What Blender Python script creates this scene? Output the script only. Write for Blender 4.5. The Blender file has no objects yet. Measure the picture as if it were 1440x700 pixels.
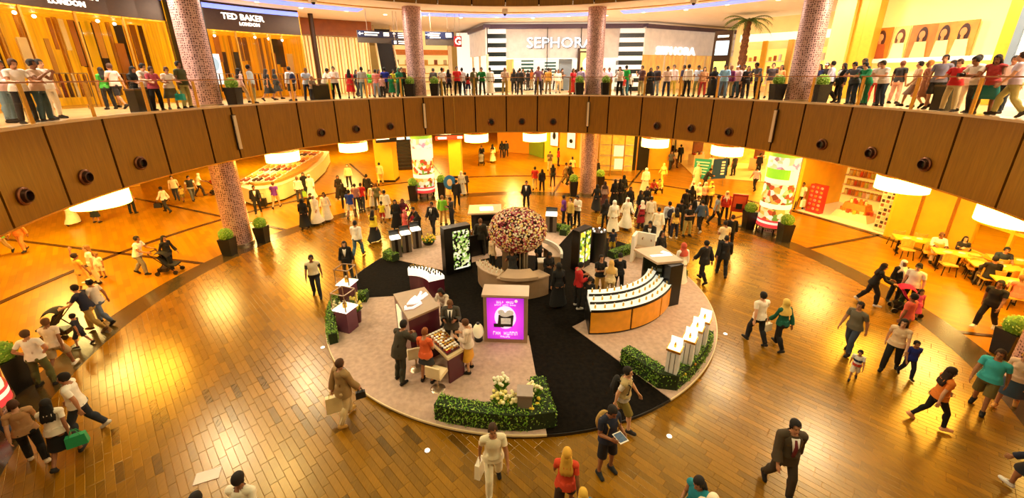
import bpy, bmesh, math, random
import numpy as np
from mathutils import Matrix, Vector
RND = random.Random(7)
SC = bpy.context.scene
COL = SC.collection
# ---------------------------------------------------------------- camera
FPX, PITCH, ROLL, CYP, CAMH = 578.7, math.radians(18.93), math.radians(-0.328), 305.0, 8.0
cd = bpy.data.cameras.new('camera'); cam = bpy.data.objects.new('camera', cd); COL.objects.link(cam)
cd.sensor_width = 36.0; cd.lens = FPX / 1440 * 36.0; cd.shift_y = -(350 - CYP) / 1440
cam.matrix_world = Matrix.Translation((0, 0, CAMH)) @ Matrix.Rotation(math.pi / 2 - PITCH, 4, 'X') @ Matrix.Rotation(ROLL, 4, 'Z')
SC.camera = cam
# ---------------------------------------------------------------- view, world
vs = SC.view_settings
vs.view_transform = 'Standard'; vs.look = 'None'; vs.gamma = 1.0; vs.use_curve_mapping = False
vs.exposure = 0.0
WORLD_COL, WORLD_STR = (1.0, 0.83, 0.44), 0.50
w = bpy.data.worlds.new('world'); SC.world = w; w.use_nodes = True
bg = w.node_tree.nodes['Background']; bg.inputs[0].default_value = (*WORLD_COL, 1); bg.inputs[1].default_value = WORLD_STR
# ---------------------------------------------------------------- layout constants
CC = (0.29, 14.4)                     # centre of the round atrium
RE, ZF, FH = 13.6, 6.82, 2.36         # edge radius, top of fascia, fascia height
ZU = 6.76                             # upper floor
ZS = ZF - FH                          # soffit of the gallery
ZC = 12.0                             # ceiling over the gallery
def pol(r, deg, z=0.0):
    a = math.radians(deg); return Vector((CC[0] + r * math.sin(a), CC[1] + r * math.cos(a), z))
def theta(x, y): return math.degrees(math.atan2(x - CC[0], y - CC[1]))
def G(px, py, z=0.0):
    """point of the horizontal plane z that the photograph shows at (px, py)"""
    xr, yr = px - 720, py - CYP
    x = (xr * math.cos(ROLL) + yr * math.sin(ROLL)) / FPX; y = (-xr * math.sin(ROLL) + yr * math.cos(ROLL)) / FPX
    d = Vector((x, math.cos(PITCH) - y * math.sin(PITCH), -math.sin(PITCH) - y * math.cos(PITCH)))
    t = (z - CAMH) / d.z
    return Vector((0, 0, CAMH)) + d * t
def PR(P):
    X, Y, Z = P[0], P[1], P[2] - CAMH
    zc = Y * math.cos(PITCH) - Z * math.sin(PITCH); v = -Z * math.cos(PITCH) - Y * math.sin(PITCH)
    x, y = FPX * X / zc, FPX * v / zc
    return 720 + x * math.cos(ROLL) - y * math.sin(ROLL), CYP + x * math.sin(ROLL) + y * math.cos(ROLL)
def HT(fx, fy, hy, z=0.0):
    P = G(fx, fy, z); lo, hi = 0., 20.
    for _ in range(40):
        m = (lo + hi) / 2
        if PR((P.x, P.y, z + m))[1] > hy: lo = m
        else: hi = m
    return lo
def on_ring(px, r, z):
    """the point at radius r, height z, on the far half of the ring, seen in column px"""
    lo, hi = -128.0, 128.0
    for _ in range(40):
        m = (lo + hi) / 2
        if PR(pol(r, m, z))[0] < px: lo = m
        else: hi = m
    return pol(r, lo, z)
# ---------------------------------------------------------------- lamps of the place
def lamp(name, kind, loc, power, color, size=0.5, rot=None, spot=None, blend=0.5):
    l = bpy.data.lights.new(name, kind); l.energy = power; l.color = color
    if kind == 'AREA': l.shape = 'DISK'; l.size = size
    else: l.shadow_soft_size = size
    if kind == 'SPOT': l.spot_size = math.radians(spot); l.spot_blend = blend
    o = bpy.data.objects.new(name, l); COL.objects.link(o); o.location = loc
    if rot is not None: o.rotation_euler = rot
    return o
def aim(o, target):
    d = Vector(target) - o.location; o.rotation_euler = d.to_track_quat('-Z', 'Y').to_euler()
WARM, GOLD, WHITE = (1.0, 0.72, 0.30), (1.0, 0.77, 0.24), (1.0, 0.86, 0.66)
# spotlights on the rim of the storey above, turned into the atrium
for t in (-150, -120, -80, -35, 10, 55, 100, 130, 160):
    o = lamp('atrium_spotlight', 'SPOT', pol(13.0, t, 12.6), 960, (1.0, 0.83, 0.40), 0.6, spot=100, blend=0.8)
    aim(o, pol(4.0, t, 0))
# downlights in the ceiling over the gallery
for i in range(13):
    t = -118 + i * 236 / 12
    lamp('gallery_downlight', 'AREA', pol(16.6, t, ZC - 0.06), 620, (1.0, 0.87, 0.66), 1.2)
# warm ceiling lamps in the ground-floor mall under the gallery
for r, n, p in ((18.0, 13, 280), (24.0, 9, 550), (33.0, 7, 900)):
    for i in range(n):
        t = -105 + i * 210 / (n - 1) if r < 30 else -48 + i * 96 / (n - 1)
        lamp('mall_ceiling_lamp', 'AREA', pol(r, t, ZS - 0.05), p, GOLD, 1.6)
# ---------------------------------------------------------------- materials
def lin(h):
    if isinstance(h, str):
        h = h.lstrip('#'); c = [int(h[i:i + 2], 16) / 255 for i in (0, 2, 4)]
    else: c = list(h)
    return tuple((x / 12.92 if x <= .04045 else ((x + .055) / 1.055) ** 2.4) for x in c)
MATS = {}
def mat(name, color, rough=.6, metal=0., noise=0., scale=8., emit=0., coat=0., bump=0., trans=0., ecol=None, spec=None, stretch=None, alpha=None):
    if name in MATS: return MATS[name]
    m = bpy.data.materials.new(name); MATS[name] = m; m.use_nodes = True
    nt = m.node_tree; b = nt.nodes['Principled BSDF']; c = lin(color)
    b.inputs['Base Color'].default_value = (*c, 1); b.inputs['Roughness'].default_value = rough; b.inputs['Metallic'].default_value = metal
    if coat: b.inputs['Coat Weight'].default_value = coat; b.inputs['Coat Roughness'].default_value = .12
    if trans: b.inputs['Transmission Weight'].default_value = trans
    if spec is not None: b.inputs['Specular IOR Level'].default_value = spec
    if alpha is not None: b.inputs['Alpha'].default_value = alpha
    if emit: b.inputs['Emission Color'].default_value = (*lin(ecol or color), 1); b.inputs['Emission Strength'].default_value = emit
    if noise or bump:
        tc = nt.nodes.new('ShaderNodeTexCoord'); n = nt.nodes.new('ShaderNodeTexNoise'); n.inputs['Scale'].default_value = scale; n.inputs['Detail'].default_value = 4
        if stretch:
            mp = nt.nodes.new('ShaderNodeMapping'); mp.inputs['Scale'].default_value = stretch
            nt.links.new(tc.outputs['Object'], mp.inputs[0]); nt.links.new(mp.outputs[0], n.inputs[0])
        else: nt.links.new(tc.outputs['Object'], n.inputs[0])
        if noise:
            r = nt.nodes.new('ShaderNodeValToRGB'); r.color_ramp.elements[0].position = .3; r.color_ramp.elements[1].position = .7
            r.color_ramp.elements[0].color = (*[x * (1 - noise) for x in c], 1); r.color_ramp.elements[1].color = (*[min(1, x * (1 + noise)) for x in c], 1)
            nt.links.new(n.outputs['Fac'], r.inputs[0]); nt.links.new(r.outputs[0], b.inputs['Base Color'])
        if bump:
            bp = nt.nodes.new('ShaderNodeBump'); bp.inputs['Strength'].default_value = bump; bp.inputs['Distance'].default_value = .02
            nt.links.new(n.outputs['Fac'], bp.inputs['Height']); nt.links.new(bp.outputs[0], b.inputs['Normal'])
    return m
def fab(h):  return mat('fabric_' + h.lstrip('#'), h, .85, noise=.07, scale=9)
def plas(h, rough=.35): return mat('paint_%s_%d' % (h.lstrip('#'), int(rough * 100)), h, rough, noise=.04, scale=3)
def glow(h, s): return mat('glow_%s_%g' % (h.lstrip('#'), s), h, .5, emit=s)
M = {}
M['black'] = plas('#14110e'); M['white'] = plas('#f1e9dc'); M['steel'] = mat('brushed_steel', '#b9a68c', .3, .9, noise=.1, scale=30)
M['gold'] = mat('brushed_gold', '#c9983f', .3, .9, noise=.1, scale=20)
M['darkmetal'] = mat('dark_metal', '#2a231c', .4, .7, noise=.1)
M['woodpanel'] = mat('fascia_veneer', '#8e5c04', .36, noise=.16, scale=3, stretch=(6, 6, .5), spec=.4)
M['joint'] = mat('joint_shadow_gap', '#170a03', 1.0, noise=.1, spec=0.)
M['cream'] = plas('#ead2a4', .5); M['yellowwall'] = mat('yellow_plaster', '#f0b41c', .55, noise=.06, scale=2)
M['orangewall'] = mat('orange_plaster', '#e6920e', .55, noise=.06, scale=2)
M['ceil'] = mat('white_plaster', '#f6ece0', .7, noise=.03, scale=2)
M['soffit'] = mat('soffit_plaster', '#e6b765', .6, noise=.03, scale=2)
M['lampwhite'] = mat('lamp_fabric', '#fff6e4', .6, emit=26.0, ecol='#ffbe40', noise=.02)
M['blueglow'] = mat('blue_cove_light', '#90a6ff', .5, emit=1.5, ecol='#6080ff', noise=.02)
M['glass'] = mat('clear_glass', '#f4f1e4', .03, trans=1.0, noise=.001)
M['glass'].node_tree.nodes['Principled BSDF'].inputs['IOR'].default_value = 1.12
M['leafgreen'] = mat('hedge_leaf', '#6a9a1e', .7, noise=.45, scale=25)
M['leaflight'] = mat('hedge_leaf_tip', '#a9c650', .7, noise=.3, scale=25)
M['planter'] = plas('#191410', .4)
M['flowerwhite'] = plas('#f6ecc0', .7); M['floweryellow'] = plas('#f3d33c', .7)
# ---------------------------------------------------------------- mesh builder
class MB:
    def __init__(s): s.v = []; s.f = []; s.m = []
    def add(s, vs, fs, m=0):
        b = len(s.v); s.v += [tuple(p) for p in vs]; s.f += [tuple(i + b for i in f) for f in fs]; s.m += [m] * len(fs); return s
    def box(s, c, d, rz=0., m=0, taper=1.0):
        x, y, z = d[0] / 2, d[1] / 2, d[2] / 2; ca, sa = math.cos(rz), math.sin(rz); vs = []
        for dz in (-z, z):
            k = taper if dz > 0 else 1.0
            for dx, dy in ((-x, -y), (x, -y), (x, y), (-x, y)):
                dx, dy = dx * k, dy * k; vs.append((c[0] + dx * ca - dy * sa, c[1] + dx * sa + dy * ca, c[2] + dz))
        return s.add(vs, [(3, 2, 1, 0), (4, 5, 6, 7), (0, 1, 5, 4), (1, 2, 6, 5), (2, 3, 7, 6), (3, 0, 4, 7)], m)
    def prism(s, poly, z0, z1, m=0, mtop=None, top=None):
        n = len(poly); tp = top or poly
        vs = [(p[0], p[1], z0) for p in poly] + [(p[0], p[1], z1) for p in tp]
        s.add(vs, [(i, (i + 1) % n, n + (i + 1) % n, n + i) for i in range(n)] + [tuple(range(n - 1, -1, -1))], m)
        s.add([(p[0], p[1], z1) for p in tp], [tuple(range(n))], m if mtop is None else mtop); return s
    def cyl(s, c, r, h, n=16, r2=None, m=0, caps=True, ax='z'):
        r2 = r if r2 is None else r2; vs = []
        for k, (rr, z) in enumerate(((r, 0), (r2, h))):
            for i in range(n):
                a = 2 * math.pi * i / n; p = (rr * math.cos(a), rr * math.sin(a), z)
                if ax == 'y': p = (p[0], p[2], p[1])
                if ax == 'x': p = (p[2], p[0], p[1])
                vs.append((c[0] + p[0], c[1] + p[1], c[2] + p[2]))
        fs = [(i, (i + 1) % n, n + (i + 1) % n, n + i) for i in range(n)]
        if caps: fs += [tuple(range(n - 1, -1, -1)), tuple(range(n, 2 * n))]
        return s.add(vs, fs, m)
    def tube(s, pts, r, n=6, m=0, r2=None):
        pts = [Vector(p) for p in pts]; vs = []; k = len(pts)
        for i, p in enumerate(pts):
            t = (pts[min(i + 1, k - 1)] - pts[max(i - 1, 0)]).normalized()
            u = t.cross(Vector((0, 0, 1)))
            if u.length < 1e-3: u = t.cross(Vector((0, 1, 0)))
            u.normalize(); w_ = t.cross(u); rr = r if r2 is None else r + (r2 - r) * i / max(1, k - 1)
            for j in range(n):
                a = 2 * math.pi * j / n; vs.append(p + u * rr * math.cos(a) + w_ * rr * math.sin(a))
        fs = [(i * n + j, i * n + (j + 1) % n, (i + 1) * n + (j + 1) % n, (i + 1) * n + j) for i in range(k - 1) for j in range(n)]
        return s.add(vs, fs + [tuple(range(n - 1, -1, -1)), tuple(range((k - 1) * n, k * n))], m)
    def ell(s, c, r, nu=12, nv=8, m=0, noise=0., rot=None):
        vs = []; rot = rot or Matrix.Identity(3)
        for j in range(1, nv):
            b = math.pi * j / nv
            for i in range(nu):
                a = 2 * math.pi * i / nu; k = 1 + (RND.uniform(-noise, noise) if noise else 0)
                p = rot @ Vector((r[0] * math.sin(b) * math.cos(a) * k, r[1] * math.sin(b) * math.sin(a) * k, r[2] * math.cos(b) * k)); vs.append(Vector(c) + p)
        t = len(vs); vs += [Vector(c) + rot @ Vector((0, 0, r[2])), Vector(c) - rot @ Vector((0, 0, r[2]))]
        fs = [(j * nu + i, (j + 1) * nu + i, (j + 1) * nu + (i + 1) % nu, j * nu + (i + 1) % nu) for j in range(nv - 2) for i in range(nu)]
        fs += [(t, i, (i + 1) % nu) for i in range(nu)] + [(t + 1, (nv - 2) * nu + (i + 1) % nu, (nv - 2) * nu + i) for i in range(nu)]
        return s.add(vs, fs, m)
    def loft(s, rings, m=0, cap=True, closed=True):
        n = len(rings[0]); vs = [p for r in rings for p in r]; e = n if closed else n - 1
        fs = [(i * n + j, i * n + (j + 1) % n, (i + 1) * n + (j + 1) % n, (i + 1) * n + j) for i in range(len(rings) - 1) for j in range(e)]
        if cap: fs += [tuple(range(n - 1, -1, -1)), tuple(range((len(rings) - 1) * n, len(rings) * n))]
        return s.add(vs, fs, m)
    def arc(s, r0, r1, t0, t1, z0, z1, n=None, m=0, c=None):
        """curved block round the atrium centre (or c), between radii, angles and heights"""
        n = n or max(2, int(abs(t1 - t0) / 2.5)); c = c or CC; vs = []
        for i in range(n + 1):
            a = math.radians(t0 + (t1 - t0) * i / n); sx, cy = math.sin(a), math.cos(a)
            for r, z in ((r0, z0), (r1, z0), (r1, z1), (r0, z1)): vs.append((c[0] + r * sx, c[1] + r * cy, z))
        fs = []
        for i in range(n):
            for j in range(4):
                k = (j + 1) % 4; fs.append((i * 4 + j, (i + 1) * 4 + j, (i + 1) * 4 + k, i * 4 + k))
        fs += [(0, 1, 2, 3), (n * 4 + 3, n * 4 + 2, n * 4 + 1, n * 4)]
        return s.add(vs, fs, m)
    def mesh(s, name, mats):
        me = bpy.data.meshes.new(name); me.from_pydata([tuple(p) for p in s.v], [], s.f)
        for m_ in mats: me.materials.append(m_)
        if len(mats) > 1: me.polygons.foreach_set('material_index', s.m)
        return me
    def build(s, name, mats, parent=None, smooth=False, kind=None, loc=None, rz=None):
        if not isinstance(mats, (list, tuple)): mats = [mats]
        me = s.mesh(name, mats)
        if smooth:
            me.polygons.foreach_set('use_smooth', [True] * len(me.polygons))
            if smooth != 'all': me.set_sharp_from_angle(angle=math.radians(40))
        return link(name, me, parent, kind, loc, rz)
def link(name, me, parent=None, kind=None, loc=None, rz=None):
    o = bpy.data.objects.new(name, me); COL.objects.link(o)
    if parent is not None: o.parent = parent
    if kind: o['kind'] = kind
    if loc is not None: o.location = loc
    if rz is not None: o.rotation_euler = (0, 0, rz)
    return o
def tag(o, label, cat, group=None):
    o['label'] = label; o['category'] = cat
    if group: o['group'] = group
    return o
def thing(name, label, cat, loc=(0, 0, 0), rz=0., group=None):
    o = bpy.data.objects.new(name, None); COL.objects.link(o); o.empty_display_size = .2
    o.location = loc; o.rotation_euler = (0, 0, rz)
    return tag(o, label, cat, group)
def struct(mb, name, mats, smooth=False, parent=None):
    o = mb.build(name, mats, parent, smooth)
    if parent is None: o['kind'] = 'structure'
    return o
def dup(root, loc, rz=None, label=None, group=None):
    r = root.copy(); COL.objects.link(r); r.location = loc
    if rz is not None: r.rotation_euler = (0, 0, rz)
    if label: r['label'] = label
    if group: r['group'] = group
    for ch in list(root.children):
        c = ch.copy(); COL.objects.link(c); c.parent = r
        for g in ch.children: d = g.copy(); COL.objects.link(d); d.parent = c
    return r
def text(name, s, size, mt, parent, loc, rot, depth=.02, font_shear=0., align='CENTER', sx=1.0, bold=0.):
    """raised lettering as a mesh part"""
    cu = bpy.data.curves.new(name, 'FONT'); cu.body = s; cu.size = size; cu.extrude = depth; cu.align_x = align; cu.align_y = 'CENTER'; cu.shear = font_shear; cu.offset = bold
    cu.resolution_u = 2
    t = bpy.data.objects.new(name, cu); COL.objects.link(t)
    dg = bpy.context.evaluated_depsgraph_get(); me = bpy.data.meshes.new_from_object(t.evaluated_get(dg)); bpy.data.objects.remove(t)
    me.materials.clear(); me.materials.append(mt); me.name = name
    o = link(name, me, parent); o.matrix_local = Matrix.Translation(loc) @ rot.to_4x4() @ Matrix.Diagonal((sx, 1, 1, 1)); return o
def facing_rot(deg_out):
    """rotation that stands text up at angle deg_out of the ring, read from the atrium centre"""
    a = math.radians(deg_out)
    x = Vector((math.cos(a), -math.sin(a), 0)); z = Vector((-math.sin(a), -math.cos(a), 0)); y = Vector((0, 0, 1))
    return Matrix((x, y, z)).transposed()
# ================================================================ STRUCTURE: floors
def floor_material():
    m = bpy.data.materials.new('wood_look_tile'); m.use_nodes = True; nt = m.node_tree; b = nt.nodes['Principled BSDF']
    oi = nt.nodes.new('ShaderNodeAttribute'); oi.attribute_name = 'tone'
    tc = nt.nodes.new('ShaderNodeTexCoord'); mp = nt.nodes.new('ShaderNodeMapping'); mp.inputs['Rotation'].default_value = (0, 0, math.radians(-45)); mp.inputs['Scale'].default_value = (14, 1.2, 1)
    n = nt.nodes.new('ShaderNodeTexNoise'); n.inputs['Scale'].default_value = 2.2; n.inputs['Detail'].default_value = 6
    nt.links.new(tc.outputs['Object'], mp.inputs[0]); nt.links.new(mp.outputs[0], n.inputs[0])
    add = nt.nodes.new('ShaderNodeMath'); add.operation = 'MULTIPLY_ADD'; add.inputs[1].default_value = .5
    nt.links.new(n.outputs['Fac'], add.inputs[0]); nt.links.new(oi.outputs['Fac'], add.inputs[2])
    r = nt.nodes.new('ShaderNodeValToRGB'); e = r.color_ramp.elements
    e[0].position = .1; e[0].color = (*lin('#36240a'), 1); e[1].position = 1.1; e[1].color = (*lin('#9c6e08'), 1)
    k = e.new(.55); k.color = (*lin('#785406'), 1)
    nt.links.new(add.outputs[0], r.inputs[0]); nt.links.new(r.outputs[0], b.inputs['Base Color'])
    b.inputs['Specular Tint'].default_value = (1, .78, .22, 1); b.inputs['Coat Tint'].default_value = (1, .85, .5, 1); b.inputs['Roughness'].default_value = .27; b.inputs['Specular IOR Level'].default_value = .75
    b.inputs['Coat Weight'].default_value = .65; b.inputs['Coat Roughness'].default_value = .24
    return m
def big_floor_material():
    """the same wood-look tiles where they are too far away to tell apart"""
    m = bpy.data.materials.new('wood_look_tile_far'); m.use_nodes = True; nt = m.node_tree; b = nt.nodes['Principled BSDF']
    tc = nt.nodes.new('ShaderNodeTexCoord'); mp = nt.nodes.new('ShaderNodeMapping'); mp.inputs['Rotation'].default_value = (0, 0, math.radians(45))
    br = nt.nodes.new('ShaderNodeTexBrick'); br.inputs['Scale'].default_value = 1.0; br.inputs['Brick Width'].default_value = .9; br.inputs['Row Height'].default_value = .2; br.inputs['Mortar Size'].default_value = .004
    br.inputs['Color1'].default_value = (*lin('#bd7e02'), 1); br.inputs['Color2'].default_value = (*lin('#9e6804'), 1); br.inputs['Mortar'].default_value = (*lin('#7a5606'), 1)
    nt.links.new(tc.outputs['Object'], mp.inputs[0]); nt.links.new(mp.outputs[0], br.inputs[0]); nt.links.new(br.outputs['Color'], b.inputs['Base Color'])
    b.inputs['Specular Tint'].default_value = (1, .72, .22, 1); b.inputs['Roughness'].default_value = .3; b.inputs['Specular IOR Level'].default_value = .8; b.inputs['Coat Weight'].default_value = .2; b.inputs['Coat Roughness'].default_value = .2; b.inputs['Coat Tint'].default_value = (1, .85, .5, 1)
    return m
MF, MFB = floor_material(), big_floor_material()
M['band'] = mat('dark_stone_band', '#4a3a1c', .22, noise=.15, scale=3, coat=.3)
M['thinband'] = mat('dark_stone_line', '#3a2410', .25, noise=.1, scale=3)
floor = struct(MB().box((0, 25, -.2), (150, 130, .36)), 'floor', [MFB])
# ring band of dark stone under the columns, and thinner rings further out
MB().arc(13.7, 14.62, -150, 150, -.019, .013, 150).build('stone_band', M['band'], floor)
MB().arc(19.55, 19.8, -125, 125, -.019, .006, 120).build('stone_line', M['thinband'], floor)
for k in range(8):
    t = -70.5 + 45.25 * (k - 1)
    for dt in (-9, 9):
        a, b_ = pol(14.6, t + dt), pol(30, t + dt * .8); d = (b_ - a); L = d.length
        MB().box((*((a + b_) / 2).xy, -.006), (L, .16, .024), math.atan2(d.y, d.x)).build('stone_line', M['thinband'], floor)
# wood-look tiles inside the ring: one by one near the camera, joined further off
PW, PL = .15, .66
ca, sa = math.cos(math.radians(135)), math.sin(math.radians(135))
def plank_at(i, j):
    u = (j + (.5 if i % 2 else 0) + .25 * ((i * 7) % 3)) * PL; v = i * PW
    return CC[0] + u * ca - v * sa, CC[1] + u * sa + v * ca
def in_view(x, y):
    px, py = PR((x, y, 0)); return -60 < px < 1500 and py < 760
planks = []
for i in range(-96, 97):
    for j in range(-24, 25):
        x, y = plank_at(i, j); r = math.hypot(x - CC[0], y - CC[1])
        if 6.8 < r < 14.0 and y > 1.5: planks.append((x, y, RND.uniform(0 if y < 9.5 and x < 1 else .16, 1)))
planks.sort(key=lambda p: p[0] ** 2 + p[1] ** 2)
def plank_geo(mb, x, y):
    # slightly eased top edges
    d = .004
    for (hx, hy, z) in (): pass
    pts = []
    for hx, hy, z in ((PL / 2 - .002, PW / 2 - .002, -.01), (PL / 2 - .002, PW / 2 - .002, .006), (PL / 2 - .006, PW / 2 - .006, .009)):
        for a, b_ in ((-1, -1), (1, -1), (1, 1), (-1, 1)): pts.append((x + a * hx * ca - b_ * hy * sa, y + a * hx * sa + b_ * hy * ca, z))
    mb.add(pts, [(k, (k + 1) % 4, 4 + (k + 1) % 4, 4 + k) for k in range(4)] + [(4 + k, 4 + (k + 1) % 4, 8 + (k + 1) % 4, 8 + k) for k in range(4)] + [(8, 9, 10, 11)])
def tone_attr(me, vals):
    at = me.attributes.new('tone', 'FLOAT', 'FACE'); at.data.foreach_set('value', vals)
def plank_tone(t): return .04 if t < .10 else .2 + .4 * t
variants = []
for q in range(14):
    mb = MB(); plank_geo(mb, 0, 0); me = mb.mesh('floor_tile', [MF]); tone_attr(me, [plank_tone((q + .5) / 14)] * 9); variants.append(me)
n_near = 0; rest = MB(); tones = []
for x, y, t in planks:
    if n_near < 300 and in_view(x, y) and math.hypot(x - CC[0], y - CC[1]) > 7.3:
        o = link('floor_tile', variants[int(t * 14)], floor, loc=(x, y, 0)); n_near += 1
    else:
        plank_geo(rest, x, y); tones += [plank_tone(t)] * 9
o = rest.build('floor_tile_field', MF, floor, kind='stuff'); tone_attr(o.data, tones)
# small floor lights let into the wood
for px, py, lab in ((601, 634, 'below the long hedge'), (941, 614, 'below the V-shaped hedge'), (454, 489, 'beside the vitrine hedge'), (1020, 470, 'beside the tall white plinths')):
    p = G(px, py); mb = MB().cyl((0, 0, .004), .07, .012, 20, m=0); mb.cyl((0, 0, .016), .055, .004, 20, m=1)
    tag(mb.build('floor_light', [M['steel'], glow('#fff3d8', 3)], loc=(p.x, p.y, .005)), 'small round white light in the wooden floor ' + lab, 'floor light', 'floor lights round the podium')
# ================================================================ upper gallery: floor, soffit, fascia
T0, T1 = -150, 150
M['gfloor'] = mat('gallery_stone', '#dcb98c', .22, noise=.08, scale=1.5, coat=.2)
struct(MB().arc(RE + .28, 60, T0, T1, ZU - .3, ZU, 120), 'floor_gallery', [M['gfloor']])
struct(MB().arc(RE + .25, 60, T0, T1, ZS, ZS + .12, 120), 'ceiling_mall', [M['soffit']])
struct(MB().arc(RE, 60, -172, 172, ZC, ZC + .25, 120), 'ceiling_gallery', [M['ceil']])
uf = struct(MB().arc(RE, RE + .2, -172, 172, ZC + .1, ZC + 2.6, 140), 'wall_upper_fascia', [M['joint']])
fas = struct(MB().arc(RE + .03, RE + .3, T0, T1, ZS, ZF - .06, 140), 'wall_fascia', [M['joint']])
COLS = [-70.5 + 45.25 * k for k in range(-1, 5)]
joints = []
for s in COLS: joints += [s - 5.35, s, s + 5.35, s + 14.0, s + 22.62, s + 31.25]
joints = sorted(t for t in joints if T0 <= t <= T1)
for a, b_ in zip(joints, joints[1:]):
    g = .17
    MB().arc(RE - .02, RE + .05, a + g, b_ - g, ZS, ZF - .07, 5).build('fascia_panel', M['woodpanel'], fas)
    MB().arc(RE - .02, RE + .02, a + g, b_ - g, ZC + .02, ZC + 2.5, 5).build('fascia_panel', M['woodpanel'], uf)
MB().arc(RE - .05, RE + .35, T0, T1, ZF - .07, ZF, 140).build('stone_coping', M['gfloor'], fas)
MB().arc(RE - .04, RE + .05, T0, T1, ZS - .05, ZS + .0, 140).build('bottom_trim', M['gold'], fas)
where = {-115.75: 'beside the lit poster wrap at the gallery edge', -70.5: 'between the two clothing shop fronts', -25.25: 'beside the hanging direction signs', 20.0: 'in front of the bright cosmetics shop', 65.25: 'beside the palm and photo wall', 110.5: 'beside the cafe seating'}
# vertical strip lights on the fascia in front of each column
for s in COLS:
    t = thing('strip_light', 'slim pale strip light before the column ' + where.get(round(s, 2), 'of the gallery'), 'light', pol(RE - .075, s, ZS + .4), math.radians(-s), 'strip lights on the fascia')
    MB().box((0, 0, .78), (.20, .05, 1.56)).build('housing', M['darkmetal'], t); MB().box((.0, -.05, .78), (.13, .06, 1.5)).build('diffuser', mat('strip_diffuser', '#d8bc94', .4, noise=.02), t)
p = on_ring(639, RE - .03, 5.6); MB().box((0, 0, 0), (.06, .03, 2.2)).build('metal_strip', M['gold'], fas, loc=p, rz=math.radians(-theta(p.x, p.y)))
# round loudspeakers low on the fascia
spk = None; n_spk = 0
for px, py in ((33, 282), (119.5, 256), (197, 234), (452, 190), (501, 184), (549, 180), (691, 173), (734, 173), (778, 173), (924, 179), (972, 183), (1025, 188), (1156, 207.5), (1225, 219), (1301, 236)):
    p = on_ring(px, RE - .03, 5.12)
    sec = ('long golden shop', 'cream slats', 'cosmetics shop', 'orange shop windows', 'photo wall')[n_spk // 3]; lab = 'round bronze loudspeaker on the fascia below the %s, %s of three' % (sec, ('first', 'middle', 'last')[n_spk % 3]); n_spk += 1
    q = dup(spk, p, math.radians(-theta(p.x, p.y)), lab) if spk else None
    if not spk:
        spk = q = thing('wall_speaker', lab, 'speaker', p, math.radians(-theta(p.x, p.y)), 'loudspeakers on the fascia')
        n = 20
        ring = lambda r, y: [(r * math.cos(2 * math.pi * i / n), y, r * math.sin(2 * math.pi * i / n)) for i in range(n)]
        MB().loft([ring(.24, .01), ring(.24, -.04), ring(.2, -.06), ring(.17, -.05)], cap=False).build('rim', mat('bronze', '#7a4a28', .35, .7, noise=.1), q, True)
        MB().loft([ring(.18, -.05), ring(.16, -.13), ring(.13, -.14), ring(.11, -.03)], cap=False).build('horn', mat('bronze_dark', '#4a2c18', .4, .6, noise=.1), q, True)
        MB().loft([ring(.12, -.035), ring(.02, -.02)], cap=True).build('cone', M['black'], q, True)
# balustrade: posts, glass panes, hand rail
bal = thing('balustrade', 'frameless glass balustrade with bronze hand rail round the gallery edge', 'balustrade', (0, 0, 0))
MB().arc(RE + .14, RE + .21, T0, T1, ZF + 1.06, ZF + 1.10, 140).build('hand_rail', mat('rail_bronze', '#a06a3c', .3, .6, noise=.1), bal)
pj = [t for t in joints if not any(abs(t - s) < .1 for s in COLS)]
for a in pj:
    p = pol(RE + .17, a, ZF - .01); MB().box((0, 0, .53), (.11, .035, 1.06)).build('post', M['gold'], bal, loc=p, rz=math.radians(-a))
for a, b_ in zip(pj, pj[1:]):
    MB().arc(RE + .165, RE + .177, a + .4, b_ - .4, ZF + .04, ZF + 1.02, 4).build('glass_pane', M['glass'], bal)
# ================================================================ columns
def column_material():
    m = bpy.data.materials.new('perforated_metal'); m.use_nodes = True; nt = m.node_tree; b = nt.nodes['Principled BSDF']
    tc = nt.nodes.new('ShaderNodeUVMap'); mp = nt.nodes.new('ShaderNodeMapping'); mp.inputs['Scale'].default_value = (1, 1, 1)
    v = nt.nodes.new('ShaderNodeTexVoronoi'); v.inputs['Scale'].default_value = 11; v.inputs['Randomness'].default_value = .35
    nt.links.new(tc.outputs[0], mp.inputs[0]); nt.links.new(mp.outputs[0], v.inputs[0])
    r = nt.nodes.new('ShaderNodeValToRGB'); r.color_ramp.elements[0].position = .28; r.color_ramp.elements[0].color = (*lin('#5c383c'), 1); r.color_ramp.elements[1].position = .42; r.color_ramp.elements[1].color = (*lin('#cfa8a4'), 1)
    nt.links.new(v.outputs['Distance'], r.inputs[0]); nt.links.new(r.outputs[0], b.inputs['Base Color'])
    bp = nt.nodes.new('ShaderNodeBump'); bp.inputs['Strength'].default_value = .5; nt.links.new(v.outputs['Distance'], bp.inputs['Height']); nt.links.new(bp.outputs[0], b.inputs['Normal'])
    b.inputs['Roughness'].default_value = .45; b.inputs['Metallic'].default_value = .35
    return m
M['column'] = column_material()
def shaft(name, c, r, z0, z1, mt, parent, n=28):
    me = bpy.data.meshes.new(name); vs = []; fs = []
    for i in range(n + 1):
        a = 2 * math.pi * i / n; vs += [(c[0] + r * math.cos(a), c[1] + r * math.sin(a), z0), (c[0] + r * math.cos(a), c[1] + r * math.sin(a), z1)]
    for i in range(n): fs.append((2 * i, 2 * i + 2, 2 * i + 3, 2 * i + 1))
    me.from_pydata(vs, [], fs); me.materials.append(mt); uv = me.uv_layers.new()
    for p_ in me.polygons:
        p_.use_smooth = True
        for li in p_.loop_indices:
            vi = me.loops[li].vertex_index; uv.data[li].uv = ((vi // 2) / n * 2 * math.pi * r, vs[vi][2])
    return link(name, me, parent)
CR = .56
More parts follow.
